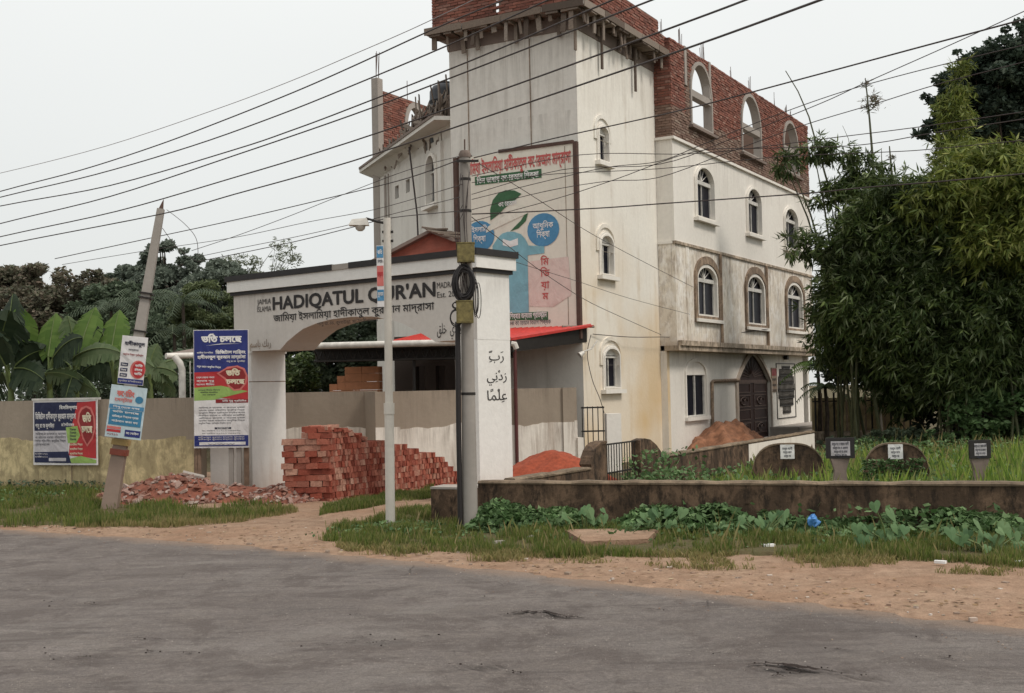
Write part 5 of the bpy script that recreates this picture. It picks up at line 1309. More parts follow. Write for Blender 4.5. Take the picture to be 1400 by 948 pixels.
def coil(cx, cz, rx, rz, n, r, seed, jit=0.03):
    q = random.Random(seed); m_ = MB(UM)
    for k in range(n):
        ox, oz, sx, sz = q.uniform(-jit, jit), q.uniform(-jit, jit), q.uniform(0.72, 1.08), q.uniform(0.78, 1.08); yy = -0.22 + q.uniform(-0.07, 0.05); tl = q.uniform(-0.05, 0.05)
        pts = [(cx+ox+rx*sx*math.cos(a*math.pi/10), yy+tl*math.cos(a*math.pi/10), cz+oz+rz*sz*math.sin(a*math.pi/10)) for a in range(21)]
        m_.tube(pts, r, 5, False)
    return m_
cx, cz = xz(632.5, 387); coil(cx, cz, 0.17, 0.275, 22, 0.016, 3).build('cable_coil', MAT['black'], up_)
cx, cz = xz(623, 418); coil(cx-0.02, cz, 0.055, 0.06, 2, 0.010, 4, 0.01).build('cable_loop', MAT['black'], up_)
cx, cz = xz(622, 436); coil(cx, cz, 0.11, 0.14, 3, 0.010, 6, 0.02).build('cable_loop', MAT['black'], up_)
cx, cz = xz(650, 410); coil(cx, cz, 0.05, 0.33, 4, 0.007, 8, 0.03).build('cable_loop', MAT['black'], up_)
q = random.Random(9); m_ = MB(UM)
for k in range(6):
    x = q.uniform(-0.20, 0.16); pts = [(q.uniform(-0.12, 0.1), -0.14, 6.1-q.uniform(0, 0.9)), (x, -0.17, 5.2), (x*0.8+q.uniform(-0.05, .05), -0.18, 4.6), (q.uniform(-0.14, 0.12), -0.2, 3.7)]
    m_.tube(pts, 0.006, 4, False)
m_.build('drop_cable', MAT['wire'], up_)

lt = thing('street_lamp', (-2.05, 19.47, 0), 'slim white painted lamp pole with a side arm lamp in the gateway path', 'street lamp')
LM = Matrix.Translation((-2.05, 19.47, 0)) @ Matrix.Rotation(math.radians(0.35), 4, 'Y')
m_ = MB(LM); m_.tube([(0, 0, -0.1), (0, 0, 1.98)], 0.078, 14); m_.build('pole_base', MAT['polew'], lt, True)
m_ = MB(LM); m_.tube([(0, 0, 1.98), (0, 0, 5.15)], [0.066, 0.062], 14); m_.build('pole_shaft', MAT['polew'], lt, True)
m_ = MB(LM); m_.tube([(0, 0, 1.92), (0, 0, 2.10)], 0.088, 14); m_.build('collar', MAT['polew'], lt, True)
def lx(px, py): p = at(px, py, 19.4); return p.x+2.05, p.z
x_, z_ = lx(497, 298); m_ = MB(LM); m_.tube([(0, 0, 5.06), (-0.15, 0, 5.09), (x_, 0, z_)], [0.022, 0.022, 0.018], 7); m_.build('arm', MAT['iron'], lt, True)
x0, z0 = lx(474, 306); x1, z1 = lx(501, 300)
m_ = MB(LM); m_.hexa([(x0, -0.10, z0-0.03), (x1, -0.08, z0-0.03), (x1, 0.08, z0-0.03), (x0, 0.10, z0-0.03)], [(x0+0.05, -0.06, z0+0.07), (x1-0.03, -0.05, z0+0.09), (x1-0.03, 0.05, z0+0.09), (x0+0.05, 0.06, z0+0.07)]); m_.build('lamp_hood', MAT['metalw'], lt)
m_ = MB(LM); xc = (x0+x1)/2+0.02; m_.tube([(xc, 0, z0-0.03), (xc, 0, z0-0.09), (xc, 0, z0-0.12)], [0.09, 0.075, 0.04], 12); m_.build('lamp_cover', MAT['lens'], lt, True)
for z_ in (4.9, 4.75): m_ = MB(LM); m_.box(-0.08, 0.10, -0.02, 0.02, z_, z_+0.04); m_.build('bracket', MAT['iron'], lt)
M_, w_, h_ = quad_frame((514.5, 336), (524, 335.8), (515.5, 420), 19.35)
ps = thing('pole_banner', (M_.translation.x+w_/2, 19.35, M_.translation.z-h_), 'narrow red white and blue banner hanging on the lamp pole', 'banner')
sheet_mesh(M_, w_, h_, 0.01).build('banner_sheet', F('paper'), ps)
pr(ps, M_, w_, h_, 0.03, 0.97, 0.01, 0.20, 'blue'); pr(ps, M_, w_, h_, 0.03, 0.97, 0.33, 0.66, 'pink'); pr(ps, M_, w_, h_, 0.03, 0.97, 0.72, 0.90, 'blue')
tx(ps, M_, w_, h_, 'ভতি', 0.5, 0.14, 0.06, 'white', 0.7, 'C'); tx(ps, M_, w_, h_, 'চলছে', 0.5, 0.28, 0.05, 'ink', 0.7, 'C'); tx(ps, M_, w_, h_, 'মাদ্রাসা', 0.5, 0.50, 0.07, 'red', 0.8, 'C', bold=0.04); tx(ps, M_, w_, h_, 'কুরআন', 0.5, 0.82, 0.06, 'white', 0.8, 'C')

# ================================================================== WIRES
def wire(pts, r, label, mat='wire', group='overhead wires', name='overhead_wire'):
    P = [at(*p) for p in pts]
    # smooth through the points
    out = []
    for i in range(len(P)-1):
        a, b, c, d = P[max(i-1, 0)], P[i], P[i+1], P[min(i+2, len(P)-1)]
        n_ = 5
        for k in range(n_):
            t = k/n_
            out.append(0.5*((2*b) + (c-a)*t + (2*a-5*b+4*c-d)*t*t + (3*b-a-3*c+d)*t**3))
    out.append(P[-1])
    o = P[0]
    m_ = MB(Matrix.Translation(o)); m_.tube([q-o for q in out], r, 6, False)
    ob_ = m_.build(name, MAT[mat], None, True, fixn=False)
    tag(ob_, label, 'wire', group); return ob_
W = 0.011
def yw(px): return 26.0 - 10.2*(px/690.0) if px <= 1150 else 9.0
def W2(pts, dx=0): return [(x, y, max(9.0, yw(x))) for x, y in pts]
def slopeext(p, q, x): return q[1] + (q[1]-p[1])/(q[0]-p[0])*(x-q[0])
ups = [([(0, 262), (110, 233), (212, 200), (300, 167), (400, 127), (480, 92), (593, 40), (689, 0)], 'topmost thick wire crossing above the wing roof'),
       ([(0, 270), (130, 239), (262, 200), (380, 158), (480, 118), (613, 62), (750, 0)], 'second thick wire from the top, passing the tower beam corner'),
       ([(0, 282), (150, 254), (320, 205), (400, 178), (480, 148), (649, 81), (838, 0)], 'third thick wire from the top, crossing the tower front high up'),
       ([(0, 306), (150, 269), (320, 213), (480, 158), (613, 108), (760, 51), (892, 0)], 'fourth thick wire from the top, close below the third'),
       ([(0, 324), (160, 289), (320, 243), (480, 194), (700, 118), (940, 30), (1020, 0)], 'fifth thick wire, crossing the middle of the tower front'),
       ([(0, 336), (220, 293), (320, 266), (480, 221), (700, 148), (940, 66), (1125, -1)], 'sixth thick wire, touching the leaning pole top and the tower')]
for pts, lab in ups:
    x_, y_ = pts[0]; ex = (-160, slopeext(pts[1], pts[0], -160)+4)
    xe = pts[-1]; e2 = (xe[0]+60, slopeext(pts[-2], pts[-1], xe[0]+60))
    wire(W2([ex]+pts+[e2]), W, lab)
wire(W2([(-120, 262), (0, 237), (145, 200), (300, 148), (400, 110), (480, 76), (563, 40), (660, -6)]), 0.006, 'faint thin wire above all the others in the sky', 'wiref')
wire([(75, 354, 26), (200, 327, 25), (330, 299, 24), (470, 266, 22.5), (560, 243, 20.6), (640, 214, 18.95)], 0.009, 'wire rising from the treetops to the utility pole top')
wire([(648, 216, 18.95), (755, 190, 17.8), (860, 167, 17), (956, 145, 15.5), (1100, 107, 14), (1275, 60, 12.5), (1440, 16, 11)], 0.009, 'thick wire rising right from the utility pole top')
wire([(85, 362, 27), (200, 343, 26), (320, 325, 24.5), (420, 304, 23), (511, 287, 22), (600, 262, 18.95), (638, 250, 18.95)], 0.006, 'thin wire just above the lamp arm on the left')
wire([(228, 287, 23.7), (252, 306, 23.5), (268, 326, 23.4), (271, 350, 23.3)], 0.006, 'slack loop hanging from the leaning pole top', group=None)
wire([(222, 312, 23.7), (235, 330, 23.5), (249, 345, 23.4), (268, 357, 23.3)], 0.006, 'short slack wire below the loop on the leaning pole', group=None)
wire([(262, 343, 23.4), (325, 322, 23), (400, 294, 22.5), (470, 266, 22), (560, 232, 21), (636, 212, 18.95)], 0.006, 'thin wire climbing from the leaning pole loop to the utility pole')
wire([(272, 351, 23.4), (330, 339, 23), (400, 325, 22.5), (480, 307, 21.8), (560, 287, 21), (636, 268, 18.95)], 0.006, 'upper of the two wires passing behind the lamp head')
wire([(270, 358, 23.4), (340, 344, 23), (410, 329, 22.5), (478, 312, 21.8), (536, 298, 21), (638, 288, 18.95)], 0.008, 'lower of the two wires passing behind the lamp head')
rts = [([(645, 273), (750, 247), (830, 229), (900, 221+0), (960, 198), (1060, 158), (1164, 122), (1303, 85), (1430, 55)], 'upper right wire crossing the second brick window'),
       ([(645, 266), (770, 232), (900, 231-6), (1000, 190), (1121, 142), (1186, 112), (1303, 60), (1430, 2)], 'right wire that climbs steeply over the small bamboo tip'),
       ([(645, 287), (745, 262), (830, 248), (900, 243), (1000, 207), (1100, 171), (1200, 141), (1284, 115), (1420, 80)], 'right wire crossing low over the brick storey'),
       ([(645, 241), (793, 212), (955, 210), (1143, 188), (1270, 172), (1420, 150)], 'nearly level wire running right from the pole top'),
       ([(645, 303), (760, 272), (840, 246), (948, 208), (1040, 203), (1171, 199), (1282, 181), (1420, 160)], 'right wire crossing below the cornice corner'),
       ([(645, 250), (760, 238), (900, 231), (1060, 215), (1214, 208), (1275, 204), (1420, 190)], 'level wire through the top of the upper white windows')]
for i, (pts, lab) in enumerate(rts):
    n_ = len(pts); wire([(x, y, 18.95 - (x-645)/775*6.0) for x, y in pts], 0.0055, lab)
wire([(645, 293, 18.95), (740, 289, 18.8), (832, 284, 18.6), (900, 279, 18.3), (1000, 272, 17.8), (1110, 264, 17), (1178, 257, 16.5), (1290, 248, 15.6), (1420, 236, 14.5)], 0.010, 'dark knotted cable running right across the upper white windows')
wire([(655, 224, 18.95), (720, 263, 24), (794, 311, 28), (838, 336, 31), (895, 366, 34), (948, 393, 37)], 0.007, 'service wire sloping down from the pole top to a first floor window', group='service wires to the building')
wire([(645, 297, 18.95), (703, 343, 23), (744, 374, 26), (800, 410, 29), (850, 434, 32), (904, 458, 36.5)], 0.007, 'service wire sloping down across the signboard to the ledge', group='service wires to the building')
wire([(700, 357, 26), (745, 371, 28), (790, 385, 30), (860, 408, 33.5), (943, 430, 37)], 0.006, 'short service wire low across the tower side', group='service wires to the building')
wire([(811, 457, 33.3), (860, 461, 35), (905, 461, 37), (960, 461, 40), (1050, 450, 45)], 0.012, 'level cable from the tower corner along the ledge', group='service wires to the building')
wire([(808, 458, 33), (803, 485, 32.9), (810, 520, 32.9), (820, 545, 33.0), (826, 565, 33.1)], 0.010, 'drooping cable beside the lowest tower window', group=None)

# small yard light and bracket on the tower corner
yl = thing('yard_lamp', at(797, 480, 32.9), 'small white lamp on an arm at the tower corner under the red roof', 'lamp')
c_ = at(797, 481, 32.6); m_ = MB(Matrix.Translation(c_)); m_.tube([(0, 0, 0), (0.25, 0.2, 0.08), (0.42, 0.3, 0.3)], 0.02, 5); m_.build('arm', MAT['metalw'], yl)
m_ = MB(Matrix.Translation(c_)); m_.tube([(0.02, 0, -0.02), (-0.1, -0.05, -0.10)], [0.05, 0.09], 10); m_.build('lamp_head', MAT['metalw'], yl, True)

# ================================================================== BRICK STACK
stt = thing('brick_stack', (-3.7, 24.1, 0), 'long stack of loose red bricks stepping down behind the lamp pole', 'brick stack')
PA, PB = Vector((-3.72, 24.10)), Vector((-1.10, 28.35))
dS = PB-PA; LS = dS.length; SM = frame(PA.x, PA.y, dS.x, dS.y); CH = 0.122
# height profile along the run
prof_px = [(448, 588), (458, 584), (475, 590), (500, 600), (512, 603), (541, 607), (566, 610), (585, 617), (603, 622), (613, 634), (628, 650), (640, 664)]
prof = [onplane(SM, x, y) for x, y in prof_px]
def hprof(s):
    if s <= prof[0][0]: return prof[0][1]
    for a, b in zip(prof, prof[1:]):
        if a[0] <= s <= b[0]: return a[1] + (b[1]-a[1])*(s-a[0])/(b[0]-a[0])
    return prof[-1][1]
st_me = [q.mesh('brick', MAT['stackbrick']) for q in brick_me]
def wob(s): return 0.06*math.sin(s*2.3+0.5) + 0.03*math.sin(s*6.1)
placed = []; rest_ = MB()
TH = 0.088
s = 0.0
fy = -0.0
cols = int(LS/TH)
for c in range(cols):
    s_ = (c+0.5)*TH; top_ = hprof(s_) + rr.uniform(-0.03, 0.02)
    row = 0
    while (row+0.7)*CH < top_:
        z = (row+0.5)*CH
        for layer in range(3):
            y = 0.12 + 0.25*layer + wob(s_) + rr.uniform(-0.012, 0.012) + 0.004*row
            if layer == 2 and (row+2.5)*CH < top_: continue
            Mx = SM @ Matrix.Translation((s_ + rr.uniform(-0.006, 0.006) + (TH/2 if row % 2 else 0), y, z)) @ Matrix.Rotation(rr.uniform(-0.06, 0.06), 4, 'Z') @ Matrix.Rotation(rr.uniform(-0.05, 0.05), 4, 'Y') @ Matrix.Diagonal((0.081, 0.235, 0.118, 1))
            (placed if layer == 0 else None) and None
            if layer == 0: placed.append(Mx)
            elif (row+2.2)*CH > top_ or layer == 1 and c % 3 == 0: rest_.add([Mx @ Vector(v) for v in rr.choice(brick_me).v], brick_me[0].f)
        row += 1
# left face: bricks laid lengthwise, facing the road
SL = frame(-4.72, 24.20, 0.99, -0.04)
for col in range(4):
    tops = (1.36, 1.40, 1.62, 1.66)[col]
    row = 0
    while (row+0.7)*CH < tops:
        z = (row+0.5)*CH
        Mx = SL @ Matrix.Translation((0.12+0.245*col+(0.06 if row % 2 else -0.02)+rr.uniform(-0.02, 0.02), 0.05+rr.uniform(-0.035, 0.03), z)) @ Matrix.Rotation(rr.uniform(-0.2, 0.16), 4, 'Z') @ Matrix.Rotation(rr.uniform(-0.06, 0.06), 4, 'Y') @ Matrix.Diagonal((0.240, 0.078 if row % 2 else 0.11, rr.uniform(0.108, 0.119), 1))
        placed.append(Mx)
        for ly in (1, 2, 3):
            My = SL @ Matrix.Translation((0.12+0.245*col+rr.uniform(-0.02, 0.02), 0.05+0.10*ly, z)) @ Matrix.Diagonal((0.24, 0.09, 0.112, 1)); rest_.add([My @ Vector(v) for v in brick_me[1].v], brick_me[1].f)
        row += 1
for k in range(26):   # loose ones thrown on top
    s_ = abs(rr.gauss(0.5, 0.8)) % 3.5; Mx = SM @ Matrix.Translation((s_, rr.uniform(0.05, 0.5), hprof(s_)+rr.uniform(-0.02, 0.06))) @ Matrix.Rotation(rr.uniform(0, 3.1), 4, 'Z') @ Matrix.Rotation(rr.uniform(-0.5, 0.5), 4, 'X') @ Matrix.Diagonal((0.24, 0.112, 0.075, 1)); placed.append(Mx)
placed.sort(key=lambda m: (m.translation-Vector((0, 0, EYE))).length)
for i, Mx in enumerate(placed):
    if i < 300: link('brick', rr.choice(st_me), stt, Mx)
    else: rest_.add([Mx @ Vector(v) for v in rr.choice(brick_me).v], brick_me[0].f)
o = rest_.build('bricks_behind', MAT['stackbrick'], stt, fixn=False); o['kind'] = 'stuff'
core = MB(SM)
for k in range(24):
    a_, b_ = LS*k/24, LS*(k+1)/24; h_ = max(0.05, min(hprof(a_), hprof(b_))-0.22); core.box(a_, b_, 0.2+wob(a_), 0.85+wob(a_), 0, h_)
core.build('core', MAT['mortar'], stt)

# ================================================================== HEAPS
def heap(name, label, cat, c, rx, ry, h, mat, seed, cut=None, rot=0.0, kind='stuff', shape=1.0, noise_a=0.06):
    q = np.random.default_rng(seed); n_ = 44; vs = []; fs = []
    ph = q.uniform(0, 6, 8)
    for j in range(n_):
        for i in range(n_):
            x = -1+2*i/(n_-1); y = -1+2*j/(n_-1); r = math.hypot(x, y)
            r2 = r*(1+0.10*math.sin(3*math.atan2(y, x)+ph[0])+0.06*math.sin(7*math.atan2(y, x)+ph[1]))
            z = max(0.0, 1-r2**1.25)**(0.85*shape)
            z = z*h + (noise_a*(math.sin(x*9+ph[2])*math.sin(y*8+ph[3])*0.6+math.sin(x*21+ph[4])*math.sin(y*19+ph[5])*0.35) + q.uniform(-0.4, 0.4)*noise_a*0.45)*(1 if z > 0.02 else 0)
            vs.append((x*rx, y*ry, z-0.02 if r2 < 1 else -0.05))
    for j in range(n_-1):
        for i in range(n_-1): a = j*n_+i; fs.append((a, a+1, a+n_+1, a+n_))
    M_ = Matrix.Translation((c[0], c[1], 0)) @ Matrix.Rotation(rot, 4, 'Z'); m_ = MB(M_); m_.add(vs, fs)
    o = m_.build(name, mat, None, True); tag(o, label, cat, None, kind); return o
def hz(o, x, y):
    M_ = WM[o]; p = M_.inverted() @ Vector((x, y, 0)); me = o.data; n_ = 44
    xs = [v.co.x for v in (me.vertices[0], me.vertices[n_-1])]; ys = [me.vertices[0].co.y, me.vertices[-1].co.y]
    i = int(round((p.x-xs[0])/(xs[1]-xs[0])*(n_-1))); j = int(round((p.y-ys[0])/(ys[1]-ys[0])*(n_-1)))
    if 0 <= i < n_ and 0 <= j < n_: return max(0.0, me.vertices[j*n_+i].co.z)
    return 0.0
MAT['rubble'] = island('rubble_pieces', [(0.16, 0.055, 0.038), (0.34, 0.21, 0.165), (0.24, 0.085, 0.055), (0.50, 0.42, 0.37), (0.20, 0.07, 0.045), (0.38, 0.30, 0.26), (0.27, 0.13, 0.095)], bumpn=0.3)
h1 = heap('rubble_heap', 'wide heap of red soil and brick rubble at the foot of the leaning pole', 'rubble', (-7.15, 25.05), 1.75, 1.15, 0.62, MAT['soilmix'], 3)
h2 = heap('rubble_heap', 'low mound of red earth under the large upright banner', 'rubble', (-5.85, 25.3), 1.5, 1.1, 0.36, MAT['soilmix'], 5, noise_a=0.05)
h3 = heap('rubble_heap', 'heap of broken brick pieces between the banner and the stacked bricks', 'rubble', (-4.75, 24.55), 1.05, 0.95, 0.42, MAT['soilmix'], 7)
def chunks(parent, o, n, size, seed, big=0, pale=False, spread=0.98):
    q = random.Random(seed); M_ = WM[o]; me = o.data; rx = abs(me.vertices[0].co.x); ry = abs(me.vertices[0].co.y)
    m_ = MB()
    for k in range(n):
        a = q.uniform(0, 6.28); r = math.sqrt(q.random())*spread; x, y = r*math.cos(a)*rx, r*math.sin(a)*ry
        p = M_ @ Vector((x, y, 0)); z = hz(o, p.x, p.y); s_ = size*q.choice((0.45, 0.6, 0.8, 1.0, 1.3))
        R_ = Matrix.Translation((p.x, p.y, z+s_*0.12)) @ Matrix.Rotation(q.uniform(0, 6.28), 4, 'Z') @ Matrix.Rotation(q.uniform(-0.7, 0.7), 4, 'X') @ Matrix.Rotation(q.uniform(-0.6, 0.6), 4, 'Y') @ Matrix.Diagonal((s_*q.uniform(0.7, 1.4), s_*q.uniform(0.5, 1.0), s_*q.uniform(0.3, 0.6), 1))
        base = [(-0.5, -0.5, -0.5), (0.5, -0.4, -0.5), (0.45, 0.5, -0.5), (-0.4, 0.45, -0.5), (-0.45, -0.4, 0.5), (0.4, -0.5, 0.45), (0.5, 0.35, 0.5), (-0.5, 0.5, 0.4)]
        vs = [R_ @ Vector((v[0]+q.uniform(-.18, .18), v[1]+q.uniform(-.18, .18), v[2]+q.uniform(-.18, .18))) for v in base]
        fs = [(0,3,2,1),(4,5,6,7),(0,1,5,4),(1,2,6,5),(2,3,7,6),(3,0,4,7)]
        if k < big:
            mm = MB(Matrix.Translation((p.x, p.y, z))); mm.add([v-Vector((p.x, p.y, z)) for v in vs], fs); mm.build('brick_chunk', MAT['rubble'], parent)
        else: m_.add(vs, fs)
    ob_ = m_.build('brick_chunks', MAT['rubble'], parent, fixn=False); ob_['kind'] = 'stuff'
chunks(h1, h1, 620, 0.115, 1, 60); chunks(h2, h2, 150, 0.09, 2, 20, spread=1.1); chunks(h3, h3, 760, 0.10, 3, 60, spread=1.08)
cs = MB(Matrix.Translation((-6.85, 25.3, 0.55)) @ Matrix.Rotation(0.3, 4, 'Y') @ Matrix.Rotation(0.4, 4, 'Z')); cs.hexa([(-0.25, -0.16, 0), (0.22, -0.13, 0), (0.25, 0.15, 0), (-0.2, 0.18, 0)], [(-0.25, -0.16, 0.06), (0.22, -0.13, 0.06), (0.25, 0.15, 0.06), (-0.2, 0.18, 0.06)])
tag(cs.build('concrete_piece', MAT['concrete']), 'flat pale concrete piece lying on top of the rubble heap', 'concrete piece')
heap('sand_pile', 'bright red brick dust pile between the gateway pillar and the tower', 'sand pile', (0.85, 25.6), 1.75, 1.5, 0.97, MAT['soilred'], 11, noise_a=0.06)
h5 = heap('soil_pile', 'orange brown soil heap against the building below the ground floor window', 'soil pile', (7.25, 39.9), 2.5, 1.35, 1.08, MAT['soilbrown'], 13, rot=math.radians(60), noise_a=0.19)
# ================================================================== GROUND
def sheet(name, pts, z, mat, kind='structure'):
    m_ = MB(); tr = tessellate_polygon([[Vector((p[0], p[1], 0)) for p in pts]])
    m_.add([(p[0], p[1], z) for p in pts], [tuple(t) for t in tr])
    o = m_.build(name, mat); o['kind'] = kind; return o
def mat_soil(name, c1, c2, c3, sc=1.0):
    m, t, bs = newmat(name)
    a = noise(t, coords(t), 0.7*sc, 6, 0.65, 0.35, 0.65); b = noise(t, coords(t), 5*sc, 6, 0.7, 0.4, 0.65); d = noise(t, coords(t, (1, 1, 1)), 38*sc, 3, 0.7, 0.35, 0.7)
    c = mixc(t, c1, c2, a); c = mixc(t, c, c3, mth(t, 'MULTIPLY', b, 0.6)); c = mixc(t, c, tuple(q*0.5 for q in c2), mth(t, 'MULTIPLY', d, 0.45)); e9 = noise(t, coords(t), 1.9*sc, 5, 0.75, 0.50, 0.62, 1.0); c = mixc(t, c, tuple(q*0.62 for q in c2), mth(t, 'MULTIPLY', e9, 0.55))
    t.links.new(c, bs.inputs['Base Color']); bs.inputs['Roughness'].default_value = 0.95; bs.inputs['Specular IOR Level'].default_value = 0.15
    h = mth(t, 'ADD', mth(t, 'MULTIPLY', b, 0.7), mth(t, 'MULTIPLY', d, 0.3)); bump(t, bs, h, 0.6, 0.04); return m
m_far = mat_soil('ground_soil', (0.10, 0.085, 0.05), (0.16, 0.12, 0.07), (0.07, 0.075, 0.035))
m_sand = mat_soil('sandy_dirt', (0.42, 0.29, 0.205), (0.33, 0.20, 0.13), (0.23, 0.155, 0.105))
m_turf = mat_soil('turf_soil', (0.10, 0.095, 0.04), (0.16, 0.115, 0.065), (0.07, 0.085, 0.03), 1.5)
sheet('ground', [(-260, -60), (260, -60), (260, 420), (-260, 420)], 0.0, m_far)

# dirt shoulder and path, a rolling grid with a ragged edge
edge = [gr(*p) for p in ((0, 728), (250, 745), (440, 762), (600, 777), (800, 800), (1000, 822), (1200, 845), (1400, 867))]
eL = edge[0] + (edge[0]-edge[1]).normalized()*30; eR = edge[-1] + (edge[-1]-edge[-2]).normalized()*14
EDGE = [eL] + edge + [eR]
def edge_y(x):
    for a, b in zip(EDGE, EDGE[1:]):
        if a.x <= x <= b.x: return a.y + (b.y-a.y)*(x-a.x)/(b.x-a.x)
    return EDGE[0].y if x < EDGE[0].x else EDGE[-1].y
from mathutils import noise as mn
def n2(x, y, s, o=0.0): return mn.noise(Vector((x*s+o, y*s-o, o)))
m_ = MB()
xs = np.arange(-24, 13.01, 0.14); ny = 56
for x in xs:
    y0 = edge_y(x) - 0.35
    for j in range(ny):
        y = y0 + (13.5)*(j/(ny-1))**1.5
        dd = y-y0-0.35
        z = 0.050 + 0.026*n2(x, y, 1.3) + 0.014*n2(x, y, 5) + 0.022
        if dd < 0.9: z = 0.050 + (z-0.050)*max(0.0, min(1.0, (dd+0.18+0.22*n2(x, y, 2.2, 3))/0.9)) - (0.03 if dd + 0.20*n2(x, y, 2.0, 3) + 0.08*n2(x, y, 8, 3) < 0 else 0)
        m_.v.append((x, y, z))
for i in range(len(xs)-1):
    for j in range(ny-1): a = i*ny+j; m_.f.append((a, a+ny, a+ny+1, a+1)); m_.mi.append(0)
o = m_.build('dirt_shoulder', m_sand, smooth=True, fixn=False); o['kind'] = 'structure'

# asphalt road: gentle waves, potholes pressed into the surface
POT = [(gr(745, 850), 0.45, 0.10, 0.020, 0.22), (gr(1085, 924), 0.55, 0.10, 0.020, 0.12), (gr(520, 886), 0.34, 0.12, 0.012, 0.0), (gr(655, 921), 0.28, 0.10, 0.016, 0.0), (gr(120, 833), 0.3, 0.10, 0.010, 0.0), (gr(1180, 936), 0.16, 0.05, 0.02, 0.3), (gr(310, 801), 0.30, 0.05, 0.014, 0.0), (gr(35, 812), 0.3, 0.06, 0.012, 0.0), (gr(100, 905), 0.35, 0.10, 0.012, 0.0)]
m, t, bs = newmat('worn_asphalt')
cc = coords(t)
a = noise(t, coords(t, (1.0, 1.0, 1)), 0.35, 5, 0.6, 0.35, 0.65); b = noise(t, cc, 2.2, 6, 0.7, 0.42, 0.68); d = noise(t, cc, 55, 4, 0.85, 0.42, 0.62)
rd = N(t, 'ShaderNodeMapping'); rd.inputs['Rotation'].default_value = (0, 0, math.radians(29)); rd.inputs['Scale'].default_value = (0.22, 1.5, 1); g_ = N(t, 'ShaderNodeNewGeometry'); t.links.new(g_.outputs['Position'], rd.inputs['Vector'])
band = noise(t, rd.outputs[0], 1.1, 5, 0.6, 0.35, 0.68)
c = mixc(t, (0.245, 0.206, 0.186), (0.345, 0.296, 0.268), a); c = mixc(t, c, (0.175, 0.142, 0.128), mth(t, 'MULTIPLY', band, 0.8)); c = mixc(t, c, (0.32, 0.27, 0.23), mth(t, 'MULTIPLY', b, 0.6)); agg = noise(t, cc, 16, 5, 0.8, 0.40, 0.62); c = mixc(t, c, (0.13, 0.105, 0.095), mth(t, 'MULTIPLY', agg, 0.5)); pch = noise(t, cc, 1.15, 6, 0.75, 0.50, 0.58, 0.5); c = mixc(t, c, (0.150, 0.118, 0.104), mth(t, 'MULTIPLY', pch, 0.85)); pc2 = noise(t, coords(t), 0.55, 7, 0.7, 0.52, 0.60, 0.8); c = mixc(t, c, (0.36, 0.32, 0.29), mth(t, 'MULTIPLY', pc2, 0.35)); rut = noise(t, rd.outputs[0], 4.5, 5, 0.75, 0.52, 0.68); c = mixc(t, c, (0.075, 0.058, 0.052), mth(t, 'MULTIPLY', rut, 0.5))
sp_ = noise(t, cc, 130, 2, 0.5, 0.62, 0.70); c = mixc(t, c, (0.42, 0.38, 0.34), mth(t, 'MULTIPLY', sp_, 0.5)); c = mixc(t, c, (0.10, 0.085, 0.08), mth(t, 'MULTIPLY', d, 0.50))
vo = N(t, 'ShaderNodeTexVoronoi', feature='DISTANCE_TO_EDGE'); vo.inputs['Scale'].default_value = 0.9; nn = noise(t, cc, 3, 5, 0.7, 0, 1)
mapv = N(t, 'ShaderNodeMix', data_type='VECTOR'); mapv.inputs['Factor'].default_value = 0.16; t.links.new(cc, mapv.inputs['A']); 
nz = N(t, 'ShaderNodeTexNoise'); nz.inputs['Scale'].default_value = 3.0; nz.inputs['Detail'].default_value = 5; t.links.new(cc, nz.inputs['Vector']); t.links.new(nz.outputs['Color'], mapv.inputs['B']); t.links.new(mapv.outputs['Result'], vo.inputs['Vector'])
vc = N(t, 'ShaderNodeMapRange'); vc.inputs['From Min'].default_value = 0.0; vc.inputs['From Max'].default_value = 0.012; vc.inputs['To Min'].default_value = 1.0; vc.inputs['To Max'].default_value = 0.0; t.links.new(vo.outputs['Distance'], vc.inputs['Value'])
cmask = noise(t, cc, 0.45, 3, 0.5, 0.56, 0.68); crk = mth(t, 'MULTIPLY', vc.outputs[0], cmask)
c = mixc(t, c, (0.035, 0.028, 0.026), mth(t, 'MULTIPLY', crk, 0.8))
va = N(t, 'ShaderNodeVertexColor'); va.layer_name = 'worn'; sc_ = N(t, 'ShaderNodeSeparateColor'); t.links.new(va.outputs[0], sc_.inputs[0])
c = mixc(t, c, (0.030, 0.022, 0.02), sc_.outputs[0]); c = mixc(t, c, (0.36, 0.25, 0.18), mth(t, 'MULTIPLY', sc_.outputs[1], 0.75))
t.links.new(c, bs.inputs['Base Color']); bs.inputs['Roughness'].default_value = 0.78; bs.inputs['Specular IOR Level'].default_value = 0.35
hh = mth(t, 'SUBTRACT', mth(t, 'SUBTRACT', mth(t, 'ADD', mth(t, 'MULTIPLY', d, 0.5), mth(t, 'MULTIPLY', b, 0.4)), mth(t, 'MULTIPLY', agg, 0.8)), crk); bump(t, bs, hh, 0.8, 0.025)
m_road = m
m_ = MB(); cols_ = []
ys_ = np.concatenate([np.arange(0, 3.0, 0.5), np.arange(3.0, 13.7, 0.075)])      # distance inward from the far edge, reversed below
xs = np.concatenate([np.arange(-40, -10, 1.0), np.arange(-10, 7.0, 0.085), np.arange(7.0, 20, 1.0)])
ys_ = np.concatenate([np.arange(-0.25, 10.5, 0.075), np.arange(10.5, 16.0, 0.5)])
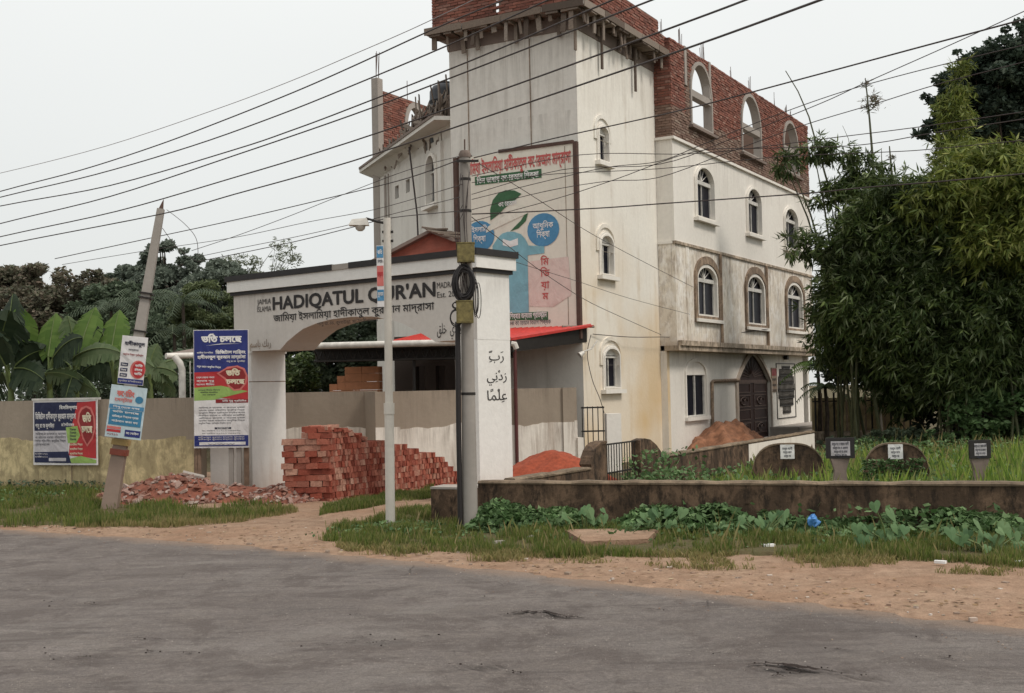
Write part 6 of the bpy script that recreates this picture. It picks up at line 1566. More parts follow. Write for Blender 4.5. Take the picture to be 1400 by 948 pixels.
for x in xs:
    ye = edge_y(x)
    for w_ in ys_:
        y = ye - w_; z = 0.048 + 0.008*n2(x, y, 0.8, 7) + 0.003*n2(x, y, 6, 2) + 0.0025*n2(x, y, 14, 4); r_ = 0.0
        if -10 < x < 7:
            for p, la, lb, dp, tilt in POT:
                dx, dy = x-p.x, y-p.y + tilt*(x-p.x); wv = 0.35*n2(x, y, 9, 1)
                q = math.sqrt((dx/la)**2 + (dy/(lb*(0.45+0.55*math.exp(-(dx/la)**2))))**2) + wv*1.6
                if q < 1: z -= dp*(1-q)**0.4; r_ = max(r_, min(1.0, (1-q)*3)*(0.45 if dp > 0.015 else 0.22))
        e_ = max(0.0, 1-(w_ + 0.25*n2(x, y, 1.5, 5) + 0.15*n2(x, y, 5, 5))/0.55)
        m_.v.append((x, y, z)); cols_.append((r_, min(1.0, e_), 0, 1))
nyy = len(ys_)
for i in range(len(xs)-1):
    for j in range(nyy-1): a = i*nyy+j; m_.f.append((a, a+1, a+nyy+1, a+nyy)); m_.mi.append(0)
me = m_.mesh('road', m_road, True, fixn=False)
ca = me.color_attributes.new('worn', 'FLOAT_COLOR', 'POINT'); ca.data.foreach_set('color', [q for c_ in cols_ for q in c_])
o = link('road', me); o['kind'] = 'structure'

# broken edges of potholes and long ragged cracks: flat dark strips standing in for shaded hollows, with crumbs
def crack(pts, w0, seed, label, crumbs=14):
    q = random.Random(seed); P = [gr(*p) for p in pts]; L_, R_ = [], []
    n_ = 6
    line = []
    for a, b in zip(P, P[1:]):
        for k in range(n_): line.append(a.lerp(b, k/n_))
    line.append(P[-1]); m_ = MB(); N_ = len(line)
    for i, p in enumerate(line):
        u = i/(N_-1); w = w0*(0.10+0.75*math.sin(math.pi*u))*q.choice((0.25, 0.5, 0.8, 1.2)); c = p+Vector((q.uniform(-.02, .02), q.uniform(-.025, .025), 0))
        m_.v.append((c.x, c.y+w, 0.064)); m_.v.append((c.x, c.y-w*q.uniform(0.2, 1.0), 0.064))
    for i in range(N_-1): m_.f.append((2*i, 2*i+2, 2*i+3, 2*i+1)); m_.mi.append(0)
    for k in range(crumbs//3):
        p = line[q.randrange(N_)]+Vector((q.uniform(-.12, .12), q.uniform(-.08, .08), 0)); s_ = q.uniform(0.005, 0.012)
        M0 = Matrix.Translation((p.x, p.y, 0.062)) @ Matrix.Rotation(q.uniform(0, 6), 4, 'Z') @ Matrix.Diagonal((s_*1.6, s_, s_*0.8, 1)); m_.add([M0 @ Vector(v) for v in brick_me[k % 4].v], brick_me[0].f)
    o = m_.build('road_crack', MAT['crack'], fixn=False); o['kind'] = 'structure'; return o
MAT['crack'] = plain('crack_shadow_grit', (0.045, 0.033, 0.029), 0.95, var=0.3, scale=40, spec=0.1)
crack([(690, 847), (720, 845), (745, 845), (775, 851), (806, 855)], 0.06, 1, '', 26)
crack([(1020, 919), (1055, 917), (1085, 922), (1120, 926), (1175, 934)], 0.075, 2, '', 36)
crack([(1045, 921), (1080, 927), (1110, 930)], 0.045, 12, '')
crack([(1052, 935), (1066, 934), (1075, 937)], 0.02, 3, '', 6)
crack([(972, 903), (990, 902)], 0.015, 4, '', 4)
for k, (x0_, y0_, x1_, y1_) in enumerate(((655, 825, 675, 826), (475, 849, 500, 849), (25, 807, 48, 806), (97, 834, 142, 836), (290, 801, 320, 803), (160, 886, 190, 880), (430, 891, 452, 892), (760, 781, 800, 790), (1130, 896, 1170, 901), (1280, 908, 1310, 914), (880, 842, 905, 843), (575, 879, 590, 880), (180, 881, 230, 884), (1240, 879, 1262, 883))):
    crack([(x0_, y0_), ((x0_+x1_)/2, (y0_+y1_)/2-1), (x1_, y1_)], 0.014, 20+k, '', 5)
q = random.Random(71)
for k in range(26):      # patches where the surface has ravelled: rings of exposed stones
    x0_, y0_ = ((520, 886), (655, 921), (120, 833), (90, 905), (250, 905))[k % 5]; x = x0_+q.uniform(-55, 55); y = y0_+q.uniform(-9, 9)
    crack([(x, y), (x+q.uniform(6, 16), y+q.uniform(-2, 2))], 0.010, 100+k, '', 4)

# worn aggregate standing a few millimetres out of the binder
MAT['aggregate'] = island('road_aggregate', [(0.30, 0.26, 0.235), (0.13, 0.11, 0.10), (0.22, 0.19, 0.17), (0.40, 0.36, 0.32), (0.10, 0.08, 0.075)], 0.9)
q = np.random.default_rng(88); na = 17000
xa = q.uniform(-8.5, 5.5, na); ya = np.array([edge_y(x) for x in xa]) - 0.15 - q.uniform(0, 8.5, na); keep = np.array([n2(x, y, 0.9, 31)+0.4*n2(x, y, 3.5, 32) > q.uniform(-0.35, 0.25) for x, y in zip(xa, ya)]) & (ya > 8.2); xa, ya = xa[keep], ya[keep]
za = np.array([0.048+0.008*n2(x, y, 0.8, 7)+0.003*n2(x, y, 6, 2)+0.0025*n2(x, y, 14, 4) for x, y in zip(xa, ya)]); na = len(xa); ra = q.uniform(0.004, 0.010, na); aa = q.uniform(0, 6.28, na)
V = np.zeros((na, 5, 3))
for k in range(4): V[:, k] = np.c_[xa+ra*np.cos(aa+k*1.57)*(1.3 if k % 2 else 0.9), ya+ra*np.sin(aa+k*1.57), za-0.002]
V[:, 4] = np.c_[xa, ya, za+ra*0.35]
V[:, 0:4, 2] += 0.0
Fa = (np.array([[0, 1, 4], [1, 2, 4], [2, 3, 4], [3, 0, 4]])[None]+np.arange(na)[:, None, None]*5).reshape(-1, 3)
GRIT = (V.reshape(-1, 3), Fa)

# ================================================================== GRASS
SLAB = [tuple(gr(*p)[:2]) for p in ((768, 743), (904, 740), (890, 762), (796, 764))]
def blades(name, label, cat, poly, n, h0, h1, mat, seed, zbase=0.03, hfun=None, wd=0.012, dens=None, lean=0.35):
    q = np.random.default_rng(seed); P = np.array([(p[0], p[1]) for p in poly]); lo, hi = P.min(0), P.max(0)
    pts = []
    while len(pts) < n:
        c_ = lo + (hi-lo)*q.random((n, 2))
        for x, y in c_:
            if not inpoly((x, y), poly) or inpoly((x, y), SLAB): continue
            v = n2(x, y, 1.1, seed)+0.55*n2(x, y, 4.5, seed)
            if dens is not None and v < dens + q.uniform(-0.25, 0.25): continue
            pts.append((x, y, v))
            if len(pts) >= n: break
    pts = np.array(pts[:n]); k = len(pts)
    a = q.uniform(0, 2*np.pi, k); h = q.uniform(h0, h1, k)*(0.75+0.6*np.clip(pts[:, 2]+0.3, 0, 1)); l = q.uniform(0.05, lean, k)*h; la = q.uniform(0, 2*np.pi, k); w = wd*q.uniform(0.6, 1.4, k)
    z = np.full(k, zbase)
    if hfun is not None: h = h*np.array([hfun(x, y) for x, y in pts[:, :2]])
    V = np.zeros((k, 4, 3))
    dx, dy = np.cos(a)*w/2, np.sin(a)*w/2; lx_, ly_ = np.cos(la)*l, np.sin(la)*l
    V[:, 0] = np.c_[pts[:, 0]-dx, pts[:, 1]-dy, z-0.02]; V[:, 1] = np.c_[pts[:, 0]+dx, pts[:, 1]+dy, z-0.02]
    V[:, 2] = np.c_[pts[:, 0]+dx*0.7+lx_*0.35, pts[:, 1]+dy*0.7+ly_*0.35, z+h*0.6]; V[:, 3] = np.c_[pts[:, 0]+lx_, pts[:, 1]+ly_, z+h]
    F_ = np.array([[0, 1, 2], [0, 2, 3]])[None]+np.arange(k)[:, None, None]*4
    return raw(name, V.reshape(-1, 3), F_.reshape(-1, 3), mat, label, cat)
def raw(name, V, Fc, mat, label=None, cat=None, parent=None, M=None, kind='stuff', group=None):
    me = bpy.data.meshes.new(name); nv, nf, c = len(V), len(Fc), Fc.shape[1]
    me.vertices.add(nv); me.vertices.foreach_set('co', np.asarray(V, dtype=np.float32).ravel())
    me.loops.add(nf*c); me.loops.foreach_set('vertex_index', np.asarray(Fc, dtype=np.int32).ravel())
    me.polygons.add(nf); me.polygons.foreach_set('loop_start', np.arange(nf, dtype=np.int32)*c); me.polygons.foreach_set('loop_total', np.full(nf, c, dtype=np.int32))
    me.update(calc_edges=True); me.materials.append(mat)
    o = link(name, me, parent, M); tag(o, label, cat, group, kind); return o
raw('road_aggregate', GRIT[0], GRIT[1], MAT['aggregate'], 'coarse stones worn out of the asphalt surface')
MAT['grass'] = island('verge_grass', [(0.07, 0.115, 0.022), (0.15, 0.20, 0.040), (0.25, 0.23, 0.08), (0.09, 0.15, 0.03), (0.30, 0.25, 0.12)], 0.7, 0.35, clump=0.3)
MAT['grassdry'] = island('dry_verge_grass', [(0.22, 0.19, 0.07), (0.30, 0.24, 0.11), (0.14, 0.16, 0.045), (0.36, 0.28, 0.15)], 0.8, 0.25)
MAT['grassbright'] = island('bright_tall_grass', [(0.09, 0.17, 0.028), (0.20, 0.30, 0.050), (0.33, 0.40, 0.09), (0.06, 0.12, 0.024), (0.40, 0.38, 0.16)], 0.7, 0.45)
def G(*px): return [tuple(gr(x, y)[:2]) for x, y in px]
vR = G((428, 742), (455, 731), (500, 722), (545, 708), (592, 700)) + [(-1.2, 20.4), (-0.6, 19.45), (9.0, 16.6), (9.3, 14.2)] + G((1400, 786), (1280, 776), (1150, 772), (1000, 768), (880, 771), (760, 772), (640, 764), (540, 764), (470, 754))
turf = sheet('turf', vR, 0.001, m_turf)
me = turf.data
# a fine mound of turf soil so the verge does not look like a decal
def mound(name, poly, z, mat, step=0.12, seed=2):
    P = np.array(poly); lo, hi = P.min(0), P.max(0); m_ = MB(); idx = {}
    nx, ny_ = int((hi[0]-lo[0])/step)+2, int((hi[1]-lo[1])/step)+2
    ins = lambda x, y: inpoly((x+0.16*n2(x, y, 2.5, seed), y+0.16*n2(x, y, 2.5, seed+9)), poly)
    for i in range(nx):
        for j in range(ny_):
            x, y = lo[0]+i*step, lo[1]+j*step
            if not ins(x, y): continue
            a = []
            for (p, q_) in ((i, j), (i+1, j), (i+1, j+1), (i, j+1)):
                if (p, q_) not in idx:
                    X, Y = lo[0]+p*step, lo[1]+q_*step; full = all(ins(X+s*step*1.2, Y+u*step*1.2) for s in (-1, 1) for u in (-1, 1))
                    idx[(p, q_)] = len(m_.v); m_.v.append((X, Y, (z+0.03*n2(X, Y, 2.2, seed)+0.012*n2(X, Y, 7, seed)) if full else -0.02))
                a.append(idx[(p, q_)])
            m_.f.append(tuple(a)); m_.mi.append(0)
    o = m_.build(name, mat, smooth=True, fixn=False); o['kind'] = 'structure'; return o
bpy.data.objects.remove(turf)
mound('turf', vR, 0.098, m_turf)
blades('verge_grass', 'short patchy grass along the front of the graveyard wall', 'grass', vR, 46000, 0.04, 0.15, MAT['grass'], 4, 0.085, dens=-0.05)
vR2 = G((440, 745), (560, 755), (700, 760), (900, 764), (1100, 762), (1400, 776), (1400, 800), (1150, 784), (960, 788), (800, 780), (640, 774), (480, 764))
blades('dry_grass', 'yellowing ragged grass at the dusty edge of the verge', 'grass', vR2, 11000, 0.02, 0.09, MAT['grassdry'], 8, 0.07, dens=0.12, lean=0.8)
vL = G((-120, 735), (0, 726), (130, 727), (220, 724), (330, 718), (400, 706), (380, 700), (250, 700), (120, 690)) + [(-9.6, 27.6), (-13, 28.8), (-20, 31)]
mound('turf', vL, 0.095, m_turf, 0.14, 6)
blades('verge_grass', 'lush grass strip in front of the left boundary wall', 'grass', vL, 34000, 0.05, 0.20, MAT['grass'], 5, 0.08, dens=-0.02)
vLd = G((100, 728), (230, 727), (330, 720), (410, 706), (400, 698), (300, 706), (150, 715))
blades('dry_grass', 'brownish grass in front of the rubble heap', 'grass', vLd, 9000, 0.03, 0.12, MAT['grassdry'], 18, 0.08, dens=-0.2)
vM = G((435, 712), (445, 698), (540, 682), (592, 672), (592, 686), (520, 696), (470, 706))
mound('turf', vM, 0.09, m_turf, 0.12, 8)
blades('verge_grass', 'small grass patch at the foot of the stacked bricks', 'grass', vM, 9000, 0.04, 0.14, MAT['grass'], 6, 0.08, dens=-0.3)
# graveyard: tall bright grass
gy = [(0.3, 19.9), (9.5, 17.2), (30, 17), (42, 45), (17.5, 46), (13.5, 45.2), (9.4, 35.8), (3.9, 25.2)]
sheet('graveyard_ground', gy, 0.06, m_turf)
blades('graveyard_grass', 'tall bright green grass filling the graveyard', 'grass', [(3.2, 19.4), (9.5, 17.4), (16, 20), (22, 34), (20, 44), (14, 44), (9.8, 35.5), (5.2, 26.5)], 60000, 0.22, 0.62, MAT['grassbright'], 9, 0.0, wd=0.022, dens=-0.35, hfun=lambda x, y: 1.0+0.35*min(1, max(0, (x/y-0.36)/0.1)) if y < 30 else 0.55)
blades('graveyard_grass', 'low weedy grass inside the iron graveyard gate', 'grass', [(0.5, 19.9), (3.4, 19.2), (6, 27), (3.4, 24.3)], 9000, 0.15, 0.45, MAT['grassbright'], 19, 0.0, wd=0.02, dens=-0.4)
# blades between wall tops and path pebbles
q = random.Random(31); m_ = MB(); MAT['pebble'] = island('pebbles', [(0.36, 0.29, 0.23), (0.24, 0.17, 0.13), (0.33, 0.22, 0.16), (0.55, 0.50, 0.45)])
for k in range(420):
    x = q.uniform(-9, 7.5); y = edge_y(x)+abs(q.gauss(0.9, 0.9)) + 0.05; s_ = q.choice((0.012, 0.018, 0.025, 0.04))*q.uniform(0.7, 1.3)
    R_ = Matrix.Translation((x, y, 0.068)) @ Matrix.Rotation(q.uniform(0, 6), 4, 'Z') @ Matrix.Diagonal((s_*1.4, s_, s_*0.7, 1))
    m_.add([R_ @ Vector(v) for v in brick_me[k % 4].v], brick_me[0].f)
tag(m_.build('pebbles', MAT['pebble'], fixn=False), 'small stones and grit scattered over the dirt shoulder', 'pebbles', None, 'stuff')
MAT['litter'] = island('fallen_leaves', [(0.16, 0.09, 0.05), (0.28, 0.18, 0.10), (0.10, 0.06, 0.035), (0.36, 0.28, 0.18)])
m_ = MB()
for k in range(1500):
    x = q.uniform(-9, 8); y = edge_y(x)+abs(q.gauss(1.1, 0.8))*(1.0 if x > -1 else 1.3); s_ = q.uniform(0.015, 0.05); a_ = q.uniform(0, 6.28)
    R_ = Matrix.Translation((x, y, 0.085)) @ Matrix.Rotation(a_, 4, 'Z') @ Matrix.Rotation(q.uniform(-0.5, 0.5), 4, 'X')
    m_.add([R_ @ Vector(v) for v in ((-s_, 0, 0), (0, -s_*0.35, 0.004), (s_, 0, 0.006), (0, s_*0.35, 0.002))], [(0, 1, 2, 3)])
tag(m_.build('leaf_litter', MAT['litter'], fixn=False), 'dead leaves and twigs strewn over the dirt shoulder and verge', 'leaf litter', None, 'stuff')
# loose grit on the road
m_ = MB()
for k in range(260):
    x = q.uniform(-8, 6); y = edge_y(x)-abs(q.gauss(0, 0.8)); s_ = q.uniform(0.005, 0.012)
    R_ = Matrix.Translation((x, y, 0.053)) @ Matrix.Rotation(q.uniform(0, 6), 4, 'Z') @ Matrix.Diagonal((s_*1.4, s_, s_*0.7, 1)); m_.add([R_ @ Vector(v) for v in brick_me[k % 4].v], brick_me[0].f)
tag(m_.build('road_grit', MAT['pebble'], fixn=False), 'fine grit scattered on the asphalt', 'grit', None, 'stuff')
# sandy concrete slab in the verge
sl = G((772, 739), (902, 737), (886, 753), (800, 757)); m_ = MB(); m_.hexa([(x, y, 0.0) for x, y in sl], [(x, y, 0.165) for x, y in sl]); tag(m_.build('concrete_slab', m_sand), 'flat sandy concrete slab lying in the grass before the wall', 'slab')
for k, (px_, py_, s_, lab) in enumerate(((682, 752, 0.16, 'pale stone in the verge left of the sandy slab'), (726, 745, 0.20, 'flat whitish stone in the verge between the slab and the pole'), (1286, 781, 0.13, 'small white scrap on the sand at the right'), (1394, 781, 0.12, 'white scrap at the right edge of the frame'), (546, 733, 0.4, 'long pale kerb stone beside the lamp pole'), (68, 712, 0.25, 'pale flat stone in the left grass'), (1052, 757, 0.14, 'whitish crumpled scrap in the verge near the blue bag'))):
    p = gr(px_, py_); M_ = Matrix.Translation((p.x, p.y, 0.11)) @ Matrix.Rotation(0.5+k, 4, 'Z') @ Matrix.Diagonal((s_, s_*(0.5 if k != 4 else 0.3), s_*0.25, 1)); m_ = MB(M_); m_.add(brick_me[k % 4].v, brick_me[0].f); tag(m_.build('stone' if 'stone' in lab else 'litter', MAT['concrete'] if 'stone' in lab else F('white')), lab, 'stone' if 'stone' in lab else 'litter')
p = gr(1119, 742); m_ = MB(Matrix.Translation((p.x, p.y+0.25, 0.27)))
q = random.Random(4); vs = []; n_ = 9
for j in range(7):
    for i in range(n_): a_ = 2*math.pi*i/n_; r_ = 0.075*math.sin(math.pi*(j+0.4)/7)*(1+q.uniform(-.4, .5)); vs.append((r_*math.cos(a_), r_*math.sin(a_), -0.11+0.037*j+q.uniform(-.01, .01)))
m_.add(vs, [(j*n_+i, j*n_+(i+1) % n_, (j+1)*n_+(i+1) % n_, (j+1)*n_+i) for j in range(6) for i in range(n_)]); tag(m_.build('plastic_bag', MAT['bag']), 'crumpled bright blue plastic bag caught in the leaves by the wall', 'bag')
# ================================================================== VEGETATION
def leafset(C, size, q, up=0.3, aspect=0.45, droop=0.0, dirs=None):
    """leaf quads (folded diamonds): C centres (n,3)"""
    n = len(C); d = q.normal(size=(n, 3)) if dirs is None else dirs + q.normal(size=(n, 3))*0.25
    d[:, 2] = d[:, 2]*(0.6 if dirs is None else 1) - droop; d /= np.linalg.norm(d, axis=1)[:, None]
    nn = q.normal(size=(n, 3)); nn[:, 2] = np.abs(nn[:, 2])+up; s = np.cross(d, nn); s /= (np.linalg.norm(s, axis=1)[:, None]+1e-9)
    L = (size*q.uniform(0.6, 1.35, n))[:, None]; W_ = L*aspect
    V = np.zeros((n, 4, 3)); V[:, 0] = C-d*L*0.5; V[:, 1] = C+s*W_*0.5-d*L*0.05; V[:, 2] = C+d*L*0.5; V[:, 3] = C-s*W_*0.5-d*L*0.05
    return V.reshape(-1, 3)
def quads(n): return np.arange(n*4, dtype=np.int32).reshape(-1, 4)

def tree(name, label, cat, base, th, blobs, nleaf, size, mat, seed, group=None, trunk_r=0.25, clumps=26, csz=0.30, aspect=0.5, barkm='bark', lobe=1.0, droop=0.0, limbs=True):
    q = np.random.default_rng(seed); t = thing(name, base, label, cat, group); b = Vector(base)
    m_ = MB(Matrix.Translation(b)); r0 = trunk_r
    cx = sum(o[0]*o[3] for o in blobs)/sum(o[3] for o in blobs); cy = sum(o[1]*o[3] for o in blobs)/sum(o[3] for o in blobs)
    top = Vector((cx-b.x, cy-b.y, th)); pts = [Vector((0, 0, -0.1)), Vector((top.x*0.15+q.normal()*0.1, top.y*0.15, th*0.33)), Vector((top.x*0.55+q.normal()*0.15, top.y*0.5, th*0.68)), top]
    m_.tube(pts, [r0*1.25, r0, r0*0.75, r0*0.4], 9)
    m_.build('trunk', MAT[barkm], t, True)
    cc = []; R = []
    tot = sum((o[3]*o[4]*o[5])**0.67 for o in blobs)
    lm = MB(Matrix.Translation(b))
    for o in blobs:
        k = max(5, int(clumps*(o[3]*o[4]*o[5])**0.67/tot*len(blobs)/1.5)) if False else max(5, int(clumps*((o[3]*o[4]*o[5])**0.67)/tot*3))
        for _ in range(k):
            v = q.normal(size=3); v /= np.linalg.norm(v); r_ = q.uniform(0.45, 1.0)**0.5
            c_ = np.array([o[0]+v[0]*o[3]*r_, o[1]+v[1]*o[4]*r_, o[2]+v[2]*o[5]*r_]); cc.append(c_); R.append(csz*min(o[3], o[5])*q.uniform(0.6, 1.25))
            if limbs and q.random() < 0.35:
                p1 = Vector(c_)-b; p0 = pts[2].lerp(top, q.uniform(0, 0.9)); mid_ = p0.lerp(p1, 0.5)+Vector((q.normal()*0.2, q.normal()*0.2, q.uniform(-0.3, 0.3))); lm.tube([p0, mid_, p1], [r0*0.32, r0*0.18, r0*0.05], 5)
    if limbs and lm.v: lm.build('limbs', MAT[barkm], t, True)
    cc = np.array(cc); R = np.array(R); w = R**2; w /= w.sum()
    idx = q.choice(len(cc), nleaf, p=w); v = q.normal(size=(nleaf, 3)); v /= np.linalg.norm(v, axis=1)[:, None]; rad = q.uniform(0.25, 1.0, nleaf)**0.6
    C = cc[idx]+v*(R[idx]*rad)[:, None]*np.array([1.15, 1.15, 0.72])*lobe
    raw('crown', leafset(C, size, q, aspect=aspect, droop=droop)-np.array(b), quads(nleaf), mat, None, None, t, Matrix.Translation(b), 'stuff')
    return t

def LV(name, cols, clump=0.5, cs=0.6, tr=0.3): return island(name, cols, 0.65, tr, 0.3, clump, cs)
MAT['lv_brown'] = LV('brownish_leaves', [(0.09, 0.095, 0.062), (0.16, 0.125, 0.09), (0.12, 0.135, 0.08), (0.21, 0.155, 0.12)], 0.4)
MAT['lv_dark'] = LV('dark_leaves', [(0.065, 0.088, 0.055), (0.105, 0.14, 0.085), (0.080, 0.112, 0.068), (0.15, 0.18, 0.115)], 0.4)  # raised and greyed a little, so haze sits in the leaf colour
MAT['lv_grey'] = LV('haze_grey_leaves', [(0.13, 0.16, 0.125), (0.18, 0.21, 0.165), (0.11, 0.135, 0.105), (0.22, 0.25, 0.20)], 0.3)  # distance haze is painted into these greyed leaf colours
MAT['lv_lite'] = LV('pale_bamboo_leaves', [(0.11, 0.14, 0.06), (0.16, 0.19, 0.08), (0.085, 0.115, 0.05), (0.20, 0.22, 0.11)])
MAT['lv_pale'] = LV('thin_pale_leaves', [(0.17, 0.19, 0.13), (0.22, 0.24, 0.17), (0.13, 0.15, 0.10)], 0.2)
MAT['lv_bam'] = LV('bamboo_leaves', [(0.035, 0.060, 0.016), (0.085, 0.135, 0.036), (0.17, 0.22, 0.065), (0.050, 0.088, 0.025), (0.38, 0.43, 0.24)], 0.8, 0.8)  # palest tone stands in for highlights on top-lit leaves
MAT['lv_bamy'] = LV('yellow_bamboo_leaves', [(0.12, 0.165, 0.030), (0.25, 0.28, 0.055), (0.08, 0.125, 0.028), (0.42, 0.42, 0.14)], 0.6, 0.9)
MAT['lv_deep'] = LV('deep_green_leaves', [(0.030, 0.048, 0.034), (0.058, 0.085, 0.055), (0.042, 0.066, 0.044), (0.10, 0.125, 0.085)], 0.5, 0.5)
MAT['lv_creep'] = LV('creeper_leaves', [(0.055, 0.115, 0.035), (0.12, 0.21, 0.075), (0.23, 0.34, 0.15), (0.04, 0.08, 0.026)], 0.55, 2.5)
MAT['banana'] = LV('banana_leaf', [(0.085, 0.155, 0.030), (0.14, 0.22, 0.05)], 0.2, 1.0, 0.45)
MAT['bananad'] = LV('dark_banana_leaf', [(0.014, 0.028, 0.012), (0.034, 0.052, 0.024)], 0.2, 1.0, 0.25)
MAT['bananag'] = LV('greyish_banana_leaf', [(0.08, 0.12, 0.05), (0.12, 0.155, 0.075)], 0.2, 1.0, 0.3)
MAT['taro'] = LV('taro_leaf', [(0.08, 0.155, 0.062), (0.12, 0.21, 0.085), (0.16, 0.25, 0.11)], 0.15, 3.0, 0.3)
MAT['stem'] = plain('green_stem', (0.12, 0.16, 0.05), 0.6)

def ap(px, py, Y, rx, rz, ry=None):
    p = at(px, py, Y); return (p.x, p.y, p.z, rx/FOC*Y, (ry or rx)/FOC*Y, rz/FOC*Y)
GB = 'trees beyond the left boundary wall'
tree('broadleaf_tree', 'brownish rounded tree at the far left of the skyline', 'tree', (at(40, 500, 62).x, 62, 0), 8, [ap(50, 388, 62, 60, 30), ap(5, 405, 62, 60, 45), ap(115, 400, 61, 50, 34), ap(60, 440, 60, 110, 50), ap(140, 410, 61, 40, 30)], 42000, 0.26, MAT['lv_brown'], 1, GB, 0.35, 60, 0.40)
tree('broadleaf_tree', 'tall spreading tree with flat tiers right of the leaning pole top', 'tree', (at(235, 500, 66).x, 66, 0), 9.5, [ap(235, 350, 66, 46, 17), ap(205, 375, 66, 44, 20), ap(262, 370, 66, 40, 18), ap(165, 385, 66, 34, 16), ap(225, 405, 65, 90, 34)], 36000, 0.26, MAT['lv_grey'], 2, GB, 0.4, 46, 0.5, droop=0)
tree('broadleaf_tree', 'dark dense tree behind the leaning pole', 'tree', (at(180, 500, 58).x, 58, 0), 6, [ap(160, 430, 58, 70, 38), ap(210, 440, 58, 70, 34), ap(180, 475, 57, 110, 46), ap(265, 465, 58, 65, 42)], 34000, 0.26, MAT['lv_dark'], 3, GB, 0.3, 50, 0.42)
tree('broadleaf_tree', 'small grey-green tree left of the gateway cornice', 'tree', (at(290, 500, 60).x, 60, 0), 7, [ap(285, 372, 60, 34, 22), ap(305, 395, 60, 50, 34), ap(250, 410, 60, 60, 34)], 20000, 0.24, MAT['lv_grey'], 4, GB, 0.25, 24, 0.4)
tree('bamboo_thicket', 'yellow-green bamboo thicket just left of the gateway', 'bamboo', (at(290, 500, 50).x, 50, 0), 5, [ap(285, 430, 50, 52, 40), ap(250, 445, 50, 30, 26), ap(310, 470, 50, 50, 46)], 22000, 0.24, MAT['lv_lite'], 5, GB, 0.12, 34, 0.34, aspect=0.28, droop=0.3)
tree('broadleaf_tree', 'dark tree filling the space behind the gateway left pillar', 'tree', (at(330, 500, 54).x, 54, 0), 5, [ap(330, 480, 54, 60, 46), ap(280, 510, 53, 60, 36), ap(390, 500, 53, 50, 48)], 20000, 0.24, MAT['lv_dark'], 6, GB, 0.25, 30, 0.36)
tree('feathery_tree', 'thin pale feathery treetop above the gateway cornice', 'tree', (at(335, 500, 64).x, 64, 0), 8.5, [ap(325, 368, 64, 30, 20), ap(390, 352, 64, 17, 26), ap(355, 385, 64, 45, 12), ap(376, 330, 64, 10, 5)], 2600, 0.22, MAT['lv_pale'], 7, GB, 0.10, 30, 0.5, aspect=0.3)
tree('broadleaf_tree', 'dark trees seen through the gateway arch', 'tree', (at(450, 500, 50).x, 50, 0), 5, [ap(460, 460, 50, 60, 30), ap(500, 480, 50, 50, 50), ap(420, 490, 49, 50, 48)], 24000, 0.24, MAT['lv_dark'], 8, GB, 0.25, 34, 0.34)
tree('bush', 'leafy green bush just behind the grey wall in the gateway', 'bush', (at(410, 540, 35).x, 35, 0), 2.4, [ap(405, 512, 35, 36, 26), ap(388, 530, 35, 30, 22)], 3600, 0.16, MAT['lv_bam'], 9, None, 0.06, 20, 0.4)
tree('hedge', 'dim undergrowth along the ground behind the left boundary wall', 'undergrowth', (at(60, 530, 40).x, 40, 0), 1.6, [ap(-20, 530, 40, 110, 34), ap(120, 525, 41, 100, 34), ap(250, 520, 42, 80, 40)], 14000, 0.20, MAT['lv_dark'], 10, None, 0.06, 50, 0.5)

# areca palms behind the wall
def palm(px, py, Y, H, n, L, label, seed, mat='lv_dark', group=None, leafw=0.05):
    q = random.Random(seed); c = at(px, py, Y); t = thing('palm', (c.x, Y, 0), label, 'palm', group); b = Vector((c.x, Y, 0))
    m_ = MB(Matrix.Translation(b)); m_.tube([(0, 0, 0), (0.06, 0, c.z*0.5), (0, 0, c.z)], [0.10, 0.08, 0.06], 7); m_.build('trunk', MAT['bark'], t, True)
    for k in range(n):
        a = 2*math.pi*k/n+q.uniform(-.2, .2); el = q.uniform(0.25, 1.1); m_ = MB(Matrix.Translation((c.x, Y, c.z))); pts = []
        for i in range(9):
            u = i/8; r = L*u*math.cos(el*(1-0.5*u)); z = L*(u*math.sin(el)-0.75*u*u); pts.append(Vector((r*math.cos(a), r*math.sin(a), z)))
        m_.tube(pts, 0.012, 3)
        for i in range(1, 9):
            for sd in (-1, 1):
                for w in (0, 0.5):
                    p = pts[i-1].lerp(pts[i], w); d = (pts[i]-pts[i-1]).normalized(); s = d.cross(Vector((0, 0, 1))).normalized()*sd
                    l_ = L*0.26*(1-0.5*abs(i/8-0.4)); tip = p+s*l_*0.8+d*l_*0.45-Vector((0, 0, l_*0.45)); m_.add([p, p+d*leafw, tip], [(0, 1, 2)])
        m_.build('frond', MAT[mat], t, fixn=False)
for k, (px_, py_, lab) in enumerate(((152, 425, 'dark palm left of the leaning pole among the trees'), (188, 410, 'dark palm crown directly behind the leaning pole'), (250, 412, 'areca palm right of the leaning pole'), (238, 455, 'lower areca palm right of the posters'), (300, 470, 'dark palm just left of the tall blue banner'))):
    palm(px_, py_, 47, 6, 13, 1.9, lab, 20+k, 'lv_dark', 'palms among the background trees')

